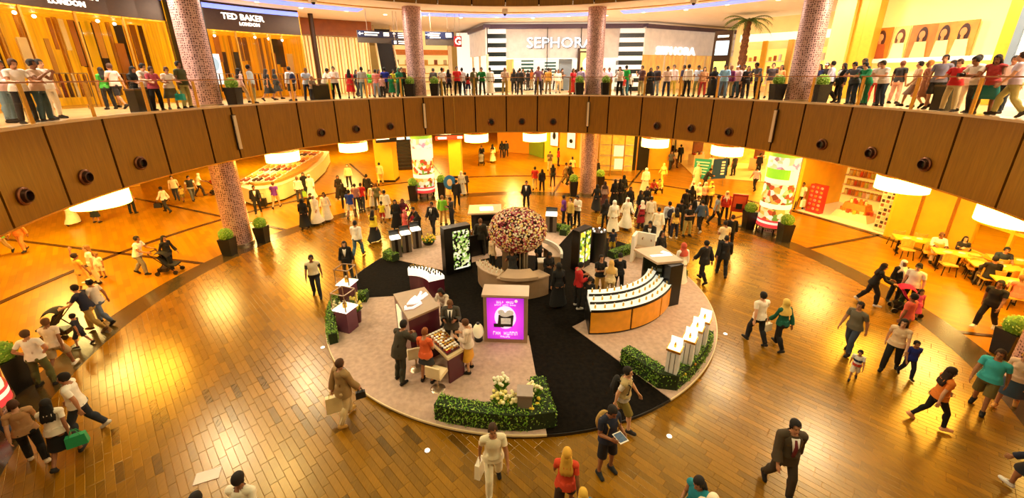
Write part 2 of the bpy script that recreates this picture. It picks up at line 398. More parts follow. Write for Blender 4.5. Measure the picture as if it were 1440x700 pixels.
where = {-115.75: 'beside the lit poster wrap at the gallery edge', -70.5: 'between the two clothing shop fronts', -25.25: 'beside the hanging direction signs', 20.0: 'in front of the bright cosmetics shop', 65.25: 'beside the palm and photo wall', 110.5: 'beside the cafe seating'}
for s in COLS:
    p = pol(14.95, s)
    t = thing('column', 'round column clad in pinkish perforated metal %s' % where.get(round(s, 2), 'of the gallery'), 'column', p)
    shaft('shaft', (0, 0), CR, .12, ZC, M['column'], t)
    MB().cyl((0, 0, 0), CR + .06, .14, 28).build('base_ring', M['steel'], t, True)
    MB().cyl((0, 0, ZU), CR + .05, .1, 28).build('base_ring', M['steel'], t, True)
# ================================================================ PEOPLE: a posable figure
def caps(mb, p0, p1, r0, r1, n=12, squash=None):
    p0, p1 = Vector(p0), Vector(p1); t = (p1 - p0).normalized()
    u = t.cross(Vector((0, 1, 0)));
    if u.length < 1e-2: u = t.cross(Vector((1, 0, 0)))
    u.normalize(); w_ = t.cross(u); rings = []
    for c, r, angs in ((p0, r0, (-80, -50, -20, 0)), (p1, r1, (0, 20, 50, 80))):
        for a in angs:
            a = math.radians(a); k = r * math.cos(a); q = c + t * (r * math.sin(a))
            ring = []
            for i in range(n):
                b = 2 * math.pi * i / n; d = u * (k * math.cos(b)) + w_ * (k * math.sin(b))
                if squash: d = Vector((d.x * squash[0], d.y * squash[1], d.z * squash[2]))
                ring.append(q + d)
            rings.append(ring)
    mb.loft(rings)
ARM = {s: Vector((s * math.cos(math.radians(48)), 0, -math.sin(math.radians(48)))) for s in (1, -1)}
def joints_rest(fem):
    sh = .172 if fem else .19
    J = {}
    for s in (1, -1):
        S = Vector((s * sh, .012, 1.415)); J['sh', s] = S; J['el', s] = S + ARM[s] * .285; J['wr', s] = S + ARM[s] * .535
        J['hip', s] = Vector((s * .092, 0, .93)); J['kn', s] = Vector((s * .105, -.012, .50)); J['an', s] = Vector((s * .112, .02, .085))
    return J
def template(fem, voxel, target):
    J = joints_rest(fem); mb = MB()
    tors = [(.84, .13, .10), (.90, .168, .122), (.96, .172, .122), (1.02, .158, .112), (1.09, .14, .10), (1.18, .148, .107), (1.28, .165, .117), (1.36, .172, .112), (1.42, .15, .092), (1.455, .095, .072), (1.48, .06, .058)]
    if fem: tors = [(z, x * (1.04 if z < 1.0 else .9), y * (1.04 if z < 1.0 else .92)) for z, x, y in tors]
    mb.loft([[Vector((x * math.cos(2 * math.pi * i / 20), y * math.sin(2 * math.pi * i / 20), z)) for i in range(20)] for z, x, y in tors])
    mb.ell((0, .03, 1.36), (.14, .10, .13))
    if fem:
        for s in (1, -1): mb.ell((s * .062, -.07, 1.28), (.06, .048, .06))
    else: mb.ell((0, -.03, 1.30), (.15, .095, .11))
    for s in (1, -1): mb.ell((s * .075, .07, .90), (.085, .085, .095))
    caps(mb, (0, .012, 1.44), (0, 0, 1.56), .056, .052)
    mb.ell((0, .012, 1.652), (.074, .096, .102), 18, 14); mb.ell((0, -.022, 1.585), (.058, .07, .072), 16, 12); mb.ell((0, -.05, 1.535), (.03, .03, .022))
    caps(mb, (0, -.088, 1.645), (0, -.108, 1.603), .010, .016, 8); mb.ell((0, -.075, 1.668), (.05, .02, .014)); mb.ell((0, -.086, 1.568), (.026, .012, .012))
    for s in (1, -1):
        mb.ell((s * .076, .012, 1.615), (.012, .02, .032))
        caps(mb, (s * .08, .015, 1.42), J['sh', s] + Vector((0, 0, -.005)), .07, .062)
        caps(mb, J['sh', s], J['el', s], .056 if not fem else .046, .043 if not fem else .036)
        caps(mb, J['el', s] + Vector((0, 0, 0)), J['wr', s], .044 if not fem else .037, .028)
        caps(mb, J['el', s] + ARM[s] * .03, J['el', s] + ARM[s] * .12, .046 if not fem else .038, .038)
        W = J['wr', s]; a = ARM[s]; nrm = Vector((-a.z * s, 0, a.x * s)) * -s    # towards the palm side
        nrm = Vector((a.z * s, 0, -abs(a.x))) ; nrm.normalize()
        caps(mb, W, W + a * .03, .027, .03, squash=None)
        for k in range(4):
            yy = (-.033, -.011, .011, .033)[k]; base = W + a * .045 + Vector((0, yy * .8, 0)); kn = W + a * .10 + Vector((0, yy, 0))
            caps(mb, base, kn, .0135, .0115, 8)
            L = (.042, .047, .043, .034)[k]; mid = kn + a * L + nrm * .008 + Vector((0, yy * .18, 0)); tip = mid + a * L * .62 + nrm * .022 + Vector((0, yy * .08, 0))
            caps(mb, kn, mid, .0098, .0088, 8); caps(mb, mid, tip, .0088, .0075, 8)
        b0 = W + a * .03 + Vector((0, -.022, 0)); b1 = W + a * .07 + Vector((0, -.058, 0)) + nrm * .012; b2 = b1 + a * .035 + Vector((0, -.010, 0)) + nrm * .006
        caps(mb, b0, b1, .016, .0115, 8); caps(mb, b1, b2, .0112, .009, 8)
        caps(mb, J['hip', s] + Vector((0, .005, -.02)), J['kn', s], .088, .055); caps(mb, J['kn', s], J['an', s], .053, .036)
        mb.ell(J['kn', s] + Vector((0, .03, -.12)), (.05, .052, .11))
        an = J['an', s]; caps(mb, (an.x, .045, .042), (an.x + s * .018, -.13, .03), .042, .034, squash=(1, 1, .85)); caps(mb, an, (an.x + s * .008, -.05, .05), .04, .036)
    me = mb.mesh('template', [bpy.data.materials.new('tmp')]); o = bpy.data.objects.new('template', me); COL.objects.link(o)
    r = o.modifiers.new('r', 'REMESH'); r.mode = 'VOXEL'; r.voxel_size = voxel; r.adaptivity = 0
    sm = o.modifiers.new('s', 'SMOOTH'); sm.factor = .5; sm.iterations = 2
    dg = bpy.context.evaluated_depsgraph_get(); n = len(o.evaluated_get(dg).data.polygons) * 2
    d = o.modifiers.new('d', 'DECIMATE'); d.ratio = target / n
    dg = bpy.context.evaluated_depsgraph_get(); m2 = bpy.data.meshes.new_from_object(o.evaluated_get(dg)); bpy.data.objects.remove(o)
    bm = bmesh.new(); bm.from_mesh(m2)
    def cut(co, no, test):
        fs = [f for f in bm.faces if test(f.calc_center_median())]; g = set(fs)
        for f in fs: g.update(f.edges); g.update(f.verts)
        bmesh.ops.bisect_plane(bm, geom=list(g), plane_co=co, plane_no=no, dist=1e-4)
    for z in (1.015, 1.0): cut((0, 0, z), (0, 0, 1), lambda c: abs(c.x) < .2 and abs(c.z - 1.0) < .15)
    cut((0, 0, 1.455), (0, .25, 1), lambda c: abs(c.x) < .12 and 1.36 < c.z < 1.56)
    cut((0, 0, 1.44), (0, 0, 1), lambda c: abs(c.x) < .12 and c.z > 1.40 and c.y < -.02)
    for s in (1, -1):
        sh = J['sh', s]
        for q in (.17, .25, .50): cut(sh + ARM[s] * q, ARM[s], lambda c: (c - sh).dot(ARM[s]) > .1 and c.x * s > .2)
    for z in (.52, .105, .86): cut((0, 0, z), (0, 0, 1), lambda c: c.z < .95 and abs(c.x) < .26)
    bmesh.ops.triangulate(bm, faces=bm.faces[:])
    V = np.array([v.co[:] for v in bm.verts]); bm.verts.index_update(); F = np.array([[v.index for v in f.verts] for f in bm.faces]); bm.free(); bpy.data.meshes.remove(m2)
    return V, F, J
def sst(x, a, b):
    t = np.clip((x - a) / (b - a), 0, 1); return t * t * (3 - 2 * t)
BN = ['pelvis', 'chest', 'head'] + [n + str(s) for s in (1, -1) for n in ('ua', 'fa', 'th', 'shin', 'foot')]
BI = {n: i for i, n in enumerate(BN)}
def weights(V, J, head_only=None):
    W = np.zeros((len(V), len(BN))); x, z = V[:, 0], V[:, 2]
    arm = np.zeros(len(V))
    for s in (1, -1):
        S = np.array(J['sh', s]); a = np.array(ARM[s]); d = V - S; q = d @ a; ax = np.linalg.norm(d - np.outer(q, a), axis=1)
        m = (x * s > .13) & ((ax < .085) | (q > .2)) & (z < 1.55) & (x * s > .19 + np.maximum(0, (1.36 - z)) * .25)
        wa = np.where(m | ((q > -.03) & (ax < .075) & (x * s > .15) & (z > 1.33)), sst(q, -.05, .06), 0.)
        wf = sst(q, .25, .32); W[:, BI['ua%d' % s]] = wa * (1 - wf); W[:, BI['fa%d' % s]] = wa * wf; arm += wa
    leg = (1 - sst(z, .86, .98)) * (1 - arm)
    shr = sst(x, -.025, .025)
    for s in (1, -1):
        side = shr if s == 1 else 1 - shr
        kn = 1 - sst(z, .45, .55); ft = 1 - sst(z, .07, .12)
        W[:, BI['th%d' % s]] = leg * side * (1 - kn); W[:, BI['shin%d' % s]] = leg * side * kn * (1 - ft); W[:, BI['foot%d' % s]] = leg * side * kn * ft
    body = 1 - arm - leg; hd = sst(z, 1.47, 1.54); ch = sst(z, 1.0, 1.16)
    W[:, BI['head']] = body * hd; W[:, BI['chest']] = body * ch * (1 - hd); W[:, BI['pelvis']] = body * (1 - ch) * (1 - hd)
    return W
def vnormals(V, F):
    n = np.cross(V[F[:, 1]] - V[F[:, 0]], V[F[:, 2]] - V[F[:, 0]]); N = np.zeros_like(V)
    for k in range(3): np.add.at(N, F[:, k], n)
    return N / (np.linalg.norm(N, axis=1, keepdims=True) + 1e-12)
def sub(V, F, mask, off, J, wt=None):
    """part of the figure's skin, moved outwards: a garment"""
    N = vnormals(V, F); f = F[mask]; idx, inv = np.unique(f, return_inverse=True)
    o = off(V[idx]) if callable(off) else off
    P = V[idx] + N[idx] * (np.asarray(o).reshape(-1, 1) if np.ndim(o) else o)
    return [P, [tuple(t) for t in inv.reshape(-1, 3)], weights(V[idx], J) if wt is None else wt(V[idx])]
def mbpart(mb, J, bone=None):
    V = np.array([tuple(p) for p in mb.v]); W = weights(V, J)
    if bone: W[:] = 0; W[:, BI[bone]] = 1
    return [V, list(mb.f), W]
def join(*ps):
    V = np.concatenate([p[0] for p in ps]); W = np.concatenate([p[2] for p in ps]); F = []; b = 0
    for p in ps: F += [tuple(i + b for i in f) for f in p[1]]; b += len(p[0])
    return [V, F, W]
def ellring(z, rx, ry, y0=0, n=16): return [Vector((rx * math.cos(2 * math.pi * i / n), y0 + ry * math.sin(2 * math.pi * i / n), z)) for i in range(n)]
def make_kit(fem, voxel, target, fine):
    V, F, J = template(fem, voxel, target); c = V[F].mean(1); K = {'J': J}
    q = np.zeros(len(F)) - 1; axd = np.zeros(len(F))
    for s in (1, -1):
        S = np.array(J['sh', s]); a = np.array(ARM[s]); d = c - S; qq = d @ a
        on = (c[:, 0] * s > .19 + np.maximum(0, 1.36 - c[:, 2]) * .25) & (qq > 0) & (c[:, 2] < 1.52); q = np.where(on, qq, q)
    arm = q > .07
    rho = np.hypot(c[:, 0], c[:, 1] - .012); neck = (c[:, 2] < 1.52) & ((rho > .078) | (c[:, 2] < 1.44))
    torso = (~arm) & (c[:, 2] > 1.0) & neck
    ext = []
    if fine:
        mb = MB()
        for s in (1, -1): mb.ell((s * .03, -.085, 1.636), (.013, .008, .007), 8, 6)
        nE = len(mb.f); mb.ell((0, -.098, 1.567), (.024, .006, .006), 8, 6)
        e = mbpart(mb, J, 'head'); K['nE'] = (nE, len(mb.f))
        b = join([V, [tuple(t) for t in F], weights(V, J)], e)
    else: b = [V, [tuple(t) for t in F], weights(V, J)]; K['nE'] = (0, 0)
    K['body'] = b; K['nbody'] = len(F)
    wx = .176 if not fem else .172; wy = .126
    hem = lambda z0, z1, k: mbpart(MB().loft([ellring(z0, wx * .96 * k, wy * .97 * k), ellring((z0 + z1) / 2, wx * 1.05 * k, wy * 1.06 * k, .012), ellring(z1, wx * 1.1 * k, wy * 1.14 * k, .014)], cap=False), J)
    hemw = lambda z0, z1, k: [hem(z0, z1, k)[0], hem(z0, z1, k)[1], np.eye(len(BN))[[BI['pelvis']] * len(hem(z0, z1, k)[0])]]
    tof = lambda v: .013 + .028 * (1 - sst(v[:, 2], 1.0, 1.28))
    K['tee'] = join(sub(V, F, torso | (arm & (q < .17)), tof, J), hemw(1.04, .90, 1.15))
    K['tank'] = join(sub(V, F, torso & (q < .02), lambda v: tof(v) + .007, J), hemw(1.04, .90, 1.15))
    K['long'] = join(sub(V, F, torso | (arm & (q < .50)), tof, J), hemw(1.04, .90, 1.15))
    K['jacket'] = join(sub(V, F, torso | (arm & (q < .50)), lambda v: tof(v) + .014, J), hemw(1.07, .80, 1.22))
    K['trousers'] = sub(V, F, (c[:, 2] < 1.015) & (c[:, 2] > .105) & (~arm), lambda v: .014 + .016 * (1 - sst(v[:, 2], .2, .9)), J)
    K['leggings'] = sub(V, F, (c[:, 2] < 1.015) & (c[:, 2] > .105) & (~arm), .009, J)
    K['shorts'] = sub(V, F, (c[:, 2] < 1.015) & (c[:, 2] > .52) & (~arm), lambda v: .014 + .03 * (1 - sst(v[:, 2], .5, .95)), J)
    for s in (1, -1): K['shoe%d' % s] = sub(V, F, (c[:, 2] < .105) & (c[:, 0] * s > 0) & (~arm), .012, J)
    hz = c[:, 2]; hy = c[:, 1]
    scalp = (hz > 1.55) & (hz + .9 * np.minimum(0, hy + .035) * 1.2 > 1.60 - .5 * hy) & ~((hy < -.045) & (hz < 1.70))
    hw = lambda v: np.eye(len(BN))[[BI['head']] * len(v)]
    K['hair'] = sub(V, F, scalp, lambda v: .010 + .014 * sst(v[:, 2], 1.6, 1.74), J, hw)
    strand = lambda z, rx_, ry_, y0, n=22: [Vector((rx_ * (1 + .12 * (i % 2)) * math.cos(2 * math.pi * i / n), y0 + ry_ * (1 + .35 * (i % 2)) * math.sin(2 * math.pi * i / n), z - .02 * (i % 3))) for i in range(n)]
    # long hair: cap plus a fall down the back
    fall = MB().loft([strand(1.68, .07, .05, .04), strand(1.61, .094, .062, .045), strand(1.52, .105, .052, .055), strand(1.44, .118, .045, .08), strand(1.36, .12, .034, .11), strand(1.28, .105, .024, .125)])
    fp = mbpart(fall, J); t = sst(fp[0][:, 2], 1.40, 1.58); fp[2][:] = 0; fp[2][:, BI['head']] = t; fp[2][:, BI['chest']] = 1 - t
    K['longhair'] = join(K['hair'], fp)
    # head scarf: head cover without the face, and a drape on neck and shoulders
    face = (hy < -.035) & (hz < 1.70) & (hz > 1.545) & (np.abs(c[:, 0]) < .062)
    cover = sub(V, F, (hz > 1.53) & ~face & (np.abs(c[:, 0]) < .13), lambda v: .020 + .012 * sst(v[:, 2], 1.6, 1.74), J, hw)
    dr = MB().loft([ellring(1.60, .10, .105, .022), ellring(1.54, .10, .10, .015), ellring(1.48, .14, .115, .012), ellring(1.42, .19, .14, .015), ellring(1.34, .205, .15, .02), ellring(1.27, .20, .152, .025)], cap=False)
    keep = [f for f in dr.f if not all(dr.v[i][1] < -.05 and dr.v[i][2] > 1.535 for i in f)]; dr.f = keep; dr.m = [0] * len(keep)
    dp = mbpart(dr, J); t = sst(dp[0][:, 2], 1.46, 1.56); dp[2][:] = 0; dp[2][:, BI['head']] = t; dp[2][:, BI['chest']] = 1 - t
    K['scarf'] = join(cover, dp)
    K['skullcap'] = sub(V, F, (hz > 1.665) & (np.abs(c[:, 0]) < .13), lambda v: .014 + .012 * sst(v[:, 2], 1.68, 1.76), J, hw)
    vis = MB().loft([[Vector((.078 * math.cos(a), -.03 - .075 * math.sin(a), 1.69)) for a in np.linspace(0, math.pi, 9)], [Vector((.085 * math.cos(a), -.05 - .15 * math.sin(a), 1.675)) for a in np.linspace(0, math.pi, 9)]], cap=False, closed=False)
    vis.loft([[Vector((.085 * math.cos(a), -.05 - .15 * math.sin(a), 1.675)) for a in np.linspace(0, math.pi, 9)], [Vector((.078 * math.cos(a), -.03 - .075 * math.sin(a), 1.68)) for a in np.linspace(0, math.pi, 9)]], cap=False, closed=False)
    K['cap'] = join(K['skullcap'], mbpart(vis, J, 'head'))
    yf = .172 if not fem else .175
    K['tie'] = mbpart(MB().loft([[Vector((-.02, -.132, 1.43)), Vector((.02, -.132, 1.43)), Vector((.016, -.085, 1.43)), Vector((-.016, -.085, 1.43))], [Vector((-.03, -yf - .032, 1.30)), Vector((.03, -yf - .032, 1.30)), Vector((.028, -yf, 1.30)), Vector((-.028, -yf, 1.30))], [Vector((-.032, -yf - .016, 1.10)), Vector((.032, -yf - .016, 1.10)), Vector((.03, -yf + .01, 1.10)), Vector((-.03, -yf + .01, 1.10))], [Vector((-.004, -yf, 1.05)), Vector((.004, -yf, 1.05)), Vector((.004, -yf + .01, 1.05)), Vector((-.004, -yf + .01, 1.05))]]), J, 'chest')
    K['shirt_front'] = mbpart(MB().loft([[Vector((-.075, -.108, 1.45)), Vector((.075, -.108, 1.45)), Vector((.06, -.07, 1.45)), Vector((-.06, -.07, 1.45))], [Vector((-.055, -yf - .008, 1.32)), Vector((.055, -yf - .008, 1.32)), Vector((.055, -yf + .02, 1.32)), Vector((-.055, -yf + .02, 1.32))], [Vector((-.012, -yf + .002, 1.12)), Vector((.012, -yf + .002, 1.12)), Vector((.012, -yf + .02, 1.12)), Vector((-.012, -yf + .02, 1.12))]]), J, 'chest')
    return K
KITS = {('m', 1): make_kit(False, .0075, 4600, True), ('f', 1): make_kit(True, .0075, 4600, True), ('m', 0): make_kit(False, .012, 1500, False), ('f', 0): make_kit(True, .012, 1500, False)}
def rotb(a, b):
    a = np.asarray(a, float) / np.linalg.norm(a); b = np.asarray(b, float) / np.linalg.norm(b); v = np.cross(a, b); c = a @ b
    if c < -.999: return -np.eye(3)
    K = np.array([[0, -v[2], v[1]], [v[2], 0, -v[0]], [-v[1], v[0], 0]]); return np.eye(3) + K + K @ K / (1 + c)
def rx(d): a = math.radians(d); return np.array([[1, 0, 0], [0, math.cos(a), -math.sin(a)], [0, math.sin(a), math.cos(a)]])
def rz_(d): a = math.radians(d); return np.array([[math.cos(a), -math.sin(a), 0], [math.sin(a), math.cos(a), 0], [0, 0, 1]])
dn = lambda s, o=.16, y=0.: (s * o, y, -1)
POSES = {
 'stand': {'ua': (dn(1, .2, .03), dn(-1, .2, .03)), 'fa': (dn(1, .1, -.18), dn(-1, .1, -.18)), 'th': (dn(1, .06), dn(-1, .06)), 'sh': (dn(1, .03, .02), dn(-1, .03, .02))},
 'walk': {'ua': (dn(1, .18, -.35), dn(-1, .18, .42)), 'fa': (dn(1, .05, -.75), dn(-1, .08, .12)), 'th': (dn(1, .02, .22), dn(-1, .02, -.45)), 'sh': (dn(1, .02, .62), dn(-1, .02, -.12)), 'foot': (38, -8), 'lean': 4},
 'walk2': {'ua': (dn(1, .18, .38), dn(-1, .18, -.3)), 'fa': (dn(1, .08, .1), dn(-1, .05, -.6)), 'th': (dn(1, .02, -.38), dn(-1, .02, .2)), 'sh': (dn(1, .02, -.08), dn(-1, .02, .5)), 'foot': (-6, 30), 'lean': 3},
 'hold': {'ua': (dn(1, .18, -.12), dn(-1, .18, -.12)), 'fa': ((-.35, -1, .25), (.35, -1, .25)), 'th': (dn(1, .06), dn(-1, .06)), 'sh': (dn(1, .03, .02), dn(-1, .03, .02)), 'headp': 22},
 'phone': {'ua': (dn(1, .2, .05), dn(-1, .2, -.5)), 'fa': (dn(1, .1, -.2), (.3, -.7, .75)), 'th': (dn(1, .08), dn(-1, .05)), 'sh': (dn(1, .03, .02), dn(-1, .03, .05)), 'headp': 5},
 'photo': {'ua': (dn(1, .35, -.9), dn(-1, .35, -.9)), 'fa': ((-.55, -.7, .75), (.55, -.7, .75)), 'th': (dn(1, .08), dn(-1, .05)), 'sh': (dn(1, .03, .02), dn(-1, .03, .05)), 'lean': 8},
 'cross': {'ua': (dn(1, .2, -.3), dn(-1, .2, -.3)), 'fa': ((-1, -.42, .12), (1, -.52, .12)), 'th': (dn(1, .1), dn(-1, .1)), 'sh': (dn(1, .05, .02), dn(-1, .05, .02))},
 'hips': {'ua': ((.75, .25, -1), (-.75, .25, -1)), 'fa': ((-.75, -.35, -.8), (.75, -.35, -.8)), 'th': (dn(1, .12), dn(-1, .12)), 'sh': (dn(1, .06, .02), dn(-1, .06, .02))},
 'lean': {'ua': (dn(1, .35, -.75), dn(-1, .35, -.75)), 'fa': ((-.75, -.75, .05), (.75, -.75, .05)), 'th': (dn(1, .06, -.1), dn(-1, .06, .12)), 'sh': (dn(1, .03, .12), dn(-1, .03, .2)), 'lean': 24, 'headp': 12},
 'rail': {'ua': (dn(1, .3, -.5), dn(-1, .3, -.5)), 'fa': ((.1, -1, -.1), (-.1, -1, -.1)), 'th': (dn(1, .06), dn(-1, .1)), 'sh': (dn(1, .03, .04), dn(-1, .03, .04)), 'lean': 9, 'headp': 14},
 'push': {'ua': (dn(1, .18, -.6), dn(-1, .18, -.6)), 'fa': ((-.05, -1, -.35), (.05, -1, -.35)), 'th': (dn(1, .02, .25), dn(-1, .02, -.4)), 'sh': (dn(1, .02, .6), dn(-1, .02, -.1)), 'foot': (35, -6), 'lean': 16},
 'bend': {'ua': (dn(1, .2, -.75), dn(-1, .2, -.8)), 'fa': ((-.1, -.9, -.6), (.1, -.9, -.5)), 'th': (dn(1, .1, -.12), dn(-1, .1, -.02)), 'sh': (dn(1, .05, .1), dn(-1, .05, .12)), 'lean': 32, 'headp': 10},
 'point': {'ua': (dn(1, .18, .03), (-.5, -.9, .15)), 'fa': (dn(1, .1, -.2), (-.3, -1, .35)), 'th': (dn(1, .1), dn(-1, .06)), 'sh': (dn(1, .05, .02), dn(-1, .03, .02))},
 'raise': {'ua': ((.8, -.2, .35), (-.5, -.2, -1)), 'fa': ((.2, -.2, 1), dn(-1, .1, -.3)), 'th': (dn(1, .08, .1), dn(-1, .05, -.2)), 'sh': (dn(1, .03, .2), dn(-1, .03, .02))},
 'sit': {'ua': (dn(1, .25, -.4), dn(-1, .25, -.4)), 'fa': ((-.3, -1, .1), (.3, -1, .1)), 'th': ((.15, -1, -.12), (-.15, -1, -.12)), 'sh': (dn(1, .03, .08), dn(-1, .03, -.1)), 'lean': 10, 'headp': 8},
 'sitside': {'ua': (dn(1, .3, -.1), dn(-1, .25, -.5)), 'fa': ((-.5, -1, .3), (.4, -1, .5)), 'th': ((.2, -1, -.1), (-.05, -1, -.16)), 'sh': (dn(1, .1, .15), dn(-1, .03, .1)), 'lean': 4, 'headp': -4},
 'squat': {'ua': (dn(1, .3, -.8), dn(-1, .3, -.8)), 'fa': ((-.2, -1, -.2), (.2, -1, -.2)), 'th': ((.3, -1, .15), (-.3, -1, .1)), 'sh': (dn(1, .05, .75), dn(-1, .05, .7)), 'lean': 26, 'foot': (0, 0)},
}
def pose_figure(K, pose, mirror=False):
    P = POSES[pose]; J = K['J']; T = {}
    get = lambda k, s: P[k][0 if s == 1 else 1]
    if mirror:
        g0 = get; get = lambda k, s: (lambda d: (-d[0], d[1], d[2]) if isinstance(d, tuple) else d)(g0(k, -s))
    lean = P.get('lean', 0)
    Rp = rx(lean * .25); pv = np.array((0, 0, .95)); T['pelvis'] = (Rp, pv - Rp @ pv)
    ap = lambda t, p: t[0] @ np.asarray(p) + t[1]
    Rc = rx(lean); pc = np.array((0, .01, 1.06)); T['chest'] = (Rc, ap(T['pelvis'], pc) - Rc @ pc)
    Rh = rz_(P.get('heady', 0)) @ rx(lean * .35 + P.get('headp', 0)); ph = np.array((0, .012, 1.49)); T['head'] = (Rh, ap(T['chest'], ph) - Rh @ ph)
    hands = {}; legs = {}
    for s in (1, -1):
        S, E, Wr = (np.array(J[k, s]) for k in ('sh', 'el', 'wr')); a = np.array(ARM[s])
        Ru = rotb(Rc @ a, get('ua', s)) @ Rc; T['ua%d' % s] = (Ru, ap(T['chest'], S) - Ru @ S)
        Rf = rotb(Ru @ a, get('fa', s)) @ Ru; T['fa%d' % s] = (Rf, ap(T['ua%d' % s], E) - Rf @ E)
        hands[s] = ap(T['fa%d' % s], Wr + a * .085)
        H_, Kn, A = (np.array(J[k, s]) for k in ('hip', 'kn', 'an'))
        Rt = rotb((0, 0, -1), get('th', s)); T['th%d' % s] = (Rt, ap(T['pelvis'], H_) - Rt @ H_)
        Rs = rotb((0, 0, -1), get('sh', s)); T['shin%d' % s] = (Rs, ap(T['th%d' % s], Kn) - Rs @ Kn)
        Rfo = rx(get('foot', s) if 'foot' in P else 0); T['foot%d' % s] = (Rfo, ap(T['shin%d' % s], A) - Rfo @ A)
        legs[s] = [ap(T['th%d' % s], H_), ap(T['shin%d' % s], Kn), ap(T['shin%d' % s], A)]
    return T, hands, legs
def skin_pts(part, T):
    V, F, W = part; out = np.zeros_like(V)
    for n, i in BI.items():
        w_ = W[:, i]; k = w_ > 1e-5
        if k.any(): out[k] += w_[k, None] * (V[k] @ T[n][0].T + T[n][1])
    return out
def skirt(legs, T, u1, flare, top=1.03, n=18):
    """a hanging skirt or robe round both posed legs, down to fraction u1 of the leg"""
    rings = []; Rp, tp = T['pelvis']; base = np.array(ellring(top, .17, .125, 0, n)) @ Rp.T + tp; rings.append([Vector(p) for p in base])
    base = np.array(ellring(.95, .19, .15, .01, n)) @ Rp.T + tp; rings.append([Vector(p) for p in base])
    at = lambda L, u: L[0] + (L[1] - L[0]) * (u / .5) if u < .5 else L[1] + (L[2] - L[1]) * ((u - .5) / .5)
    for k in range(1, 6):
        u = u1 * k / 5; a, b = at(legs[1], u), at(legs[-1], u); c = (a + b) / 2; r = .10 + flare * u; hx, hy = abs(a[0] - b[0]) / 2 + r, abs(a[1] - b[1]) / 2 + r * .95
        ring = []
        for i in range(n):
            t = 2 * math.pi * i / n; f = 1 + .05 * math.sin(5 * t + k) * u; ring.append(Vector((c[0] + hx * f * math.cos(t), c[1] + hy * f * math.sin(t), c[2])))
        rings.append(ring)
    return rings
SKIN = ['#b9805a', '#8f5c3a', '#d8a27c', '#a56f48', '#6e452c']
def np_obj(name, V, F, mats, parent, midx=None):
    me = bpy.data.meshes.new(name); me.from_pydata([tuple(p) for p in V], [], F)
    for m_ in mats: me.materials.append(m_)
    me.polygons.foreach_set('use_smooth', [True] * len(me.polygons))
    if midx is not None: me.polygons.foreach_set('material_index', midx)
    return link(name, me, parent)
PEOPLE = []
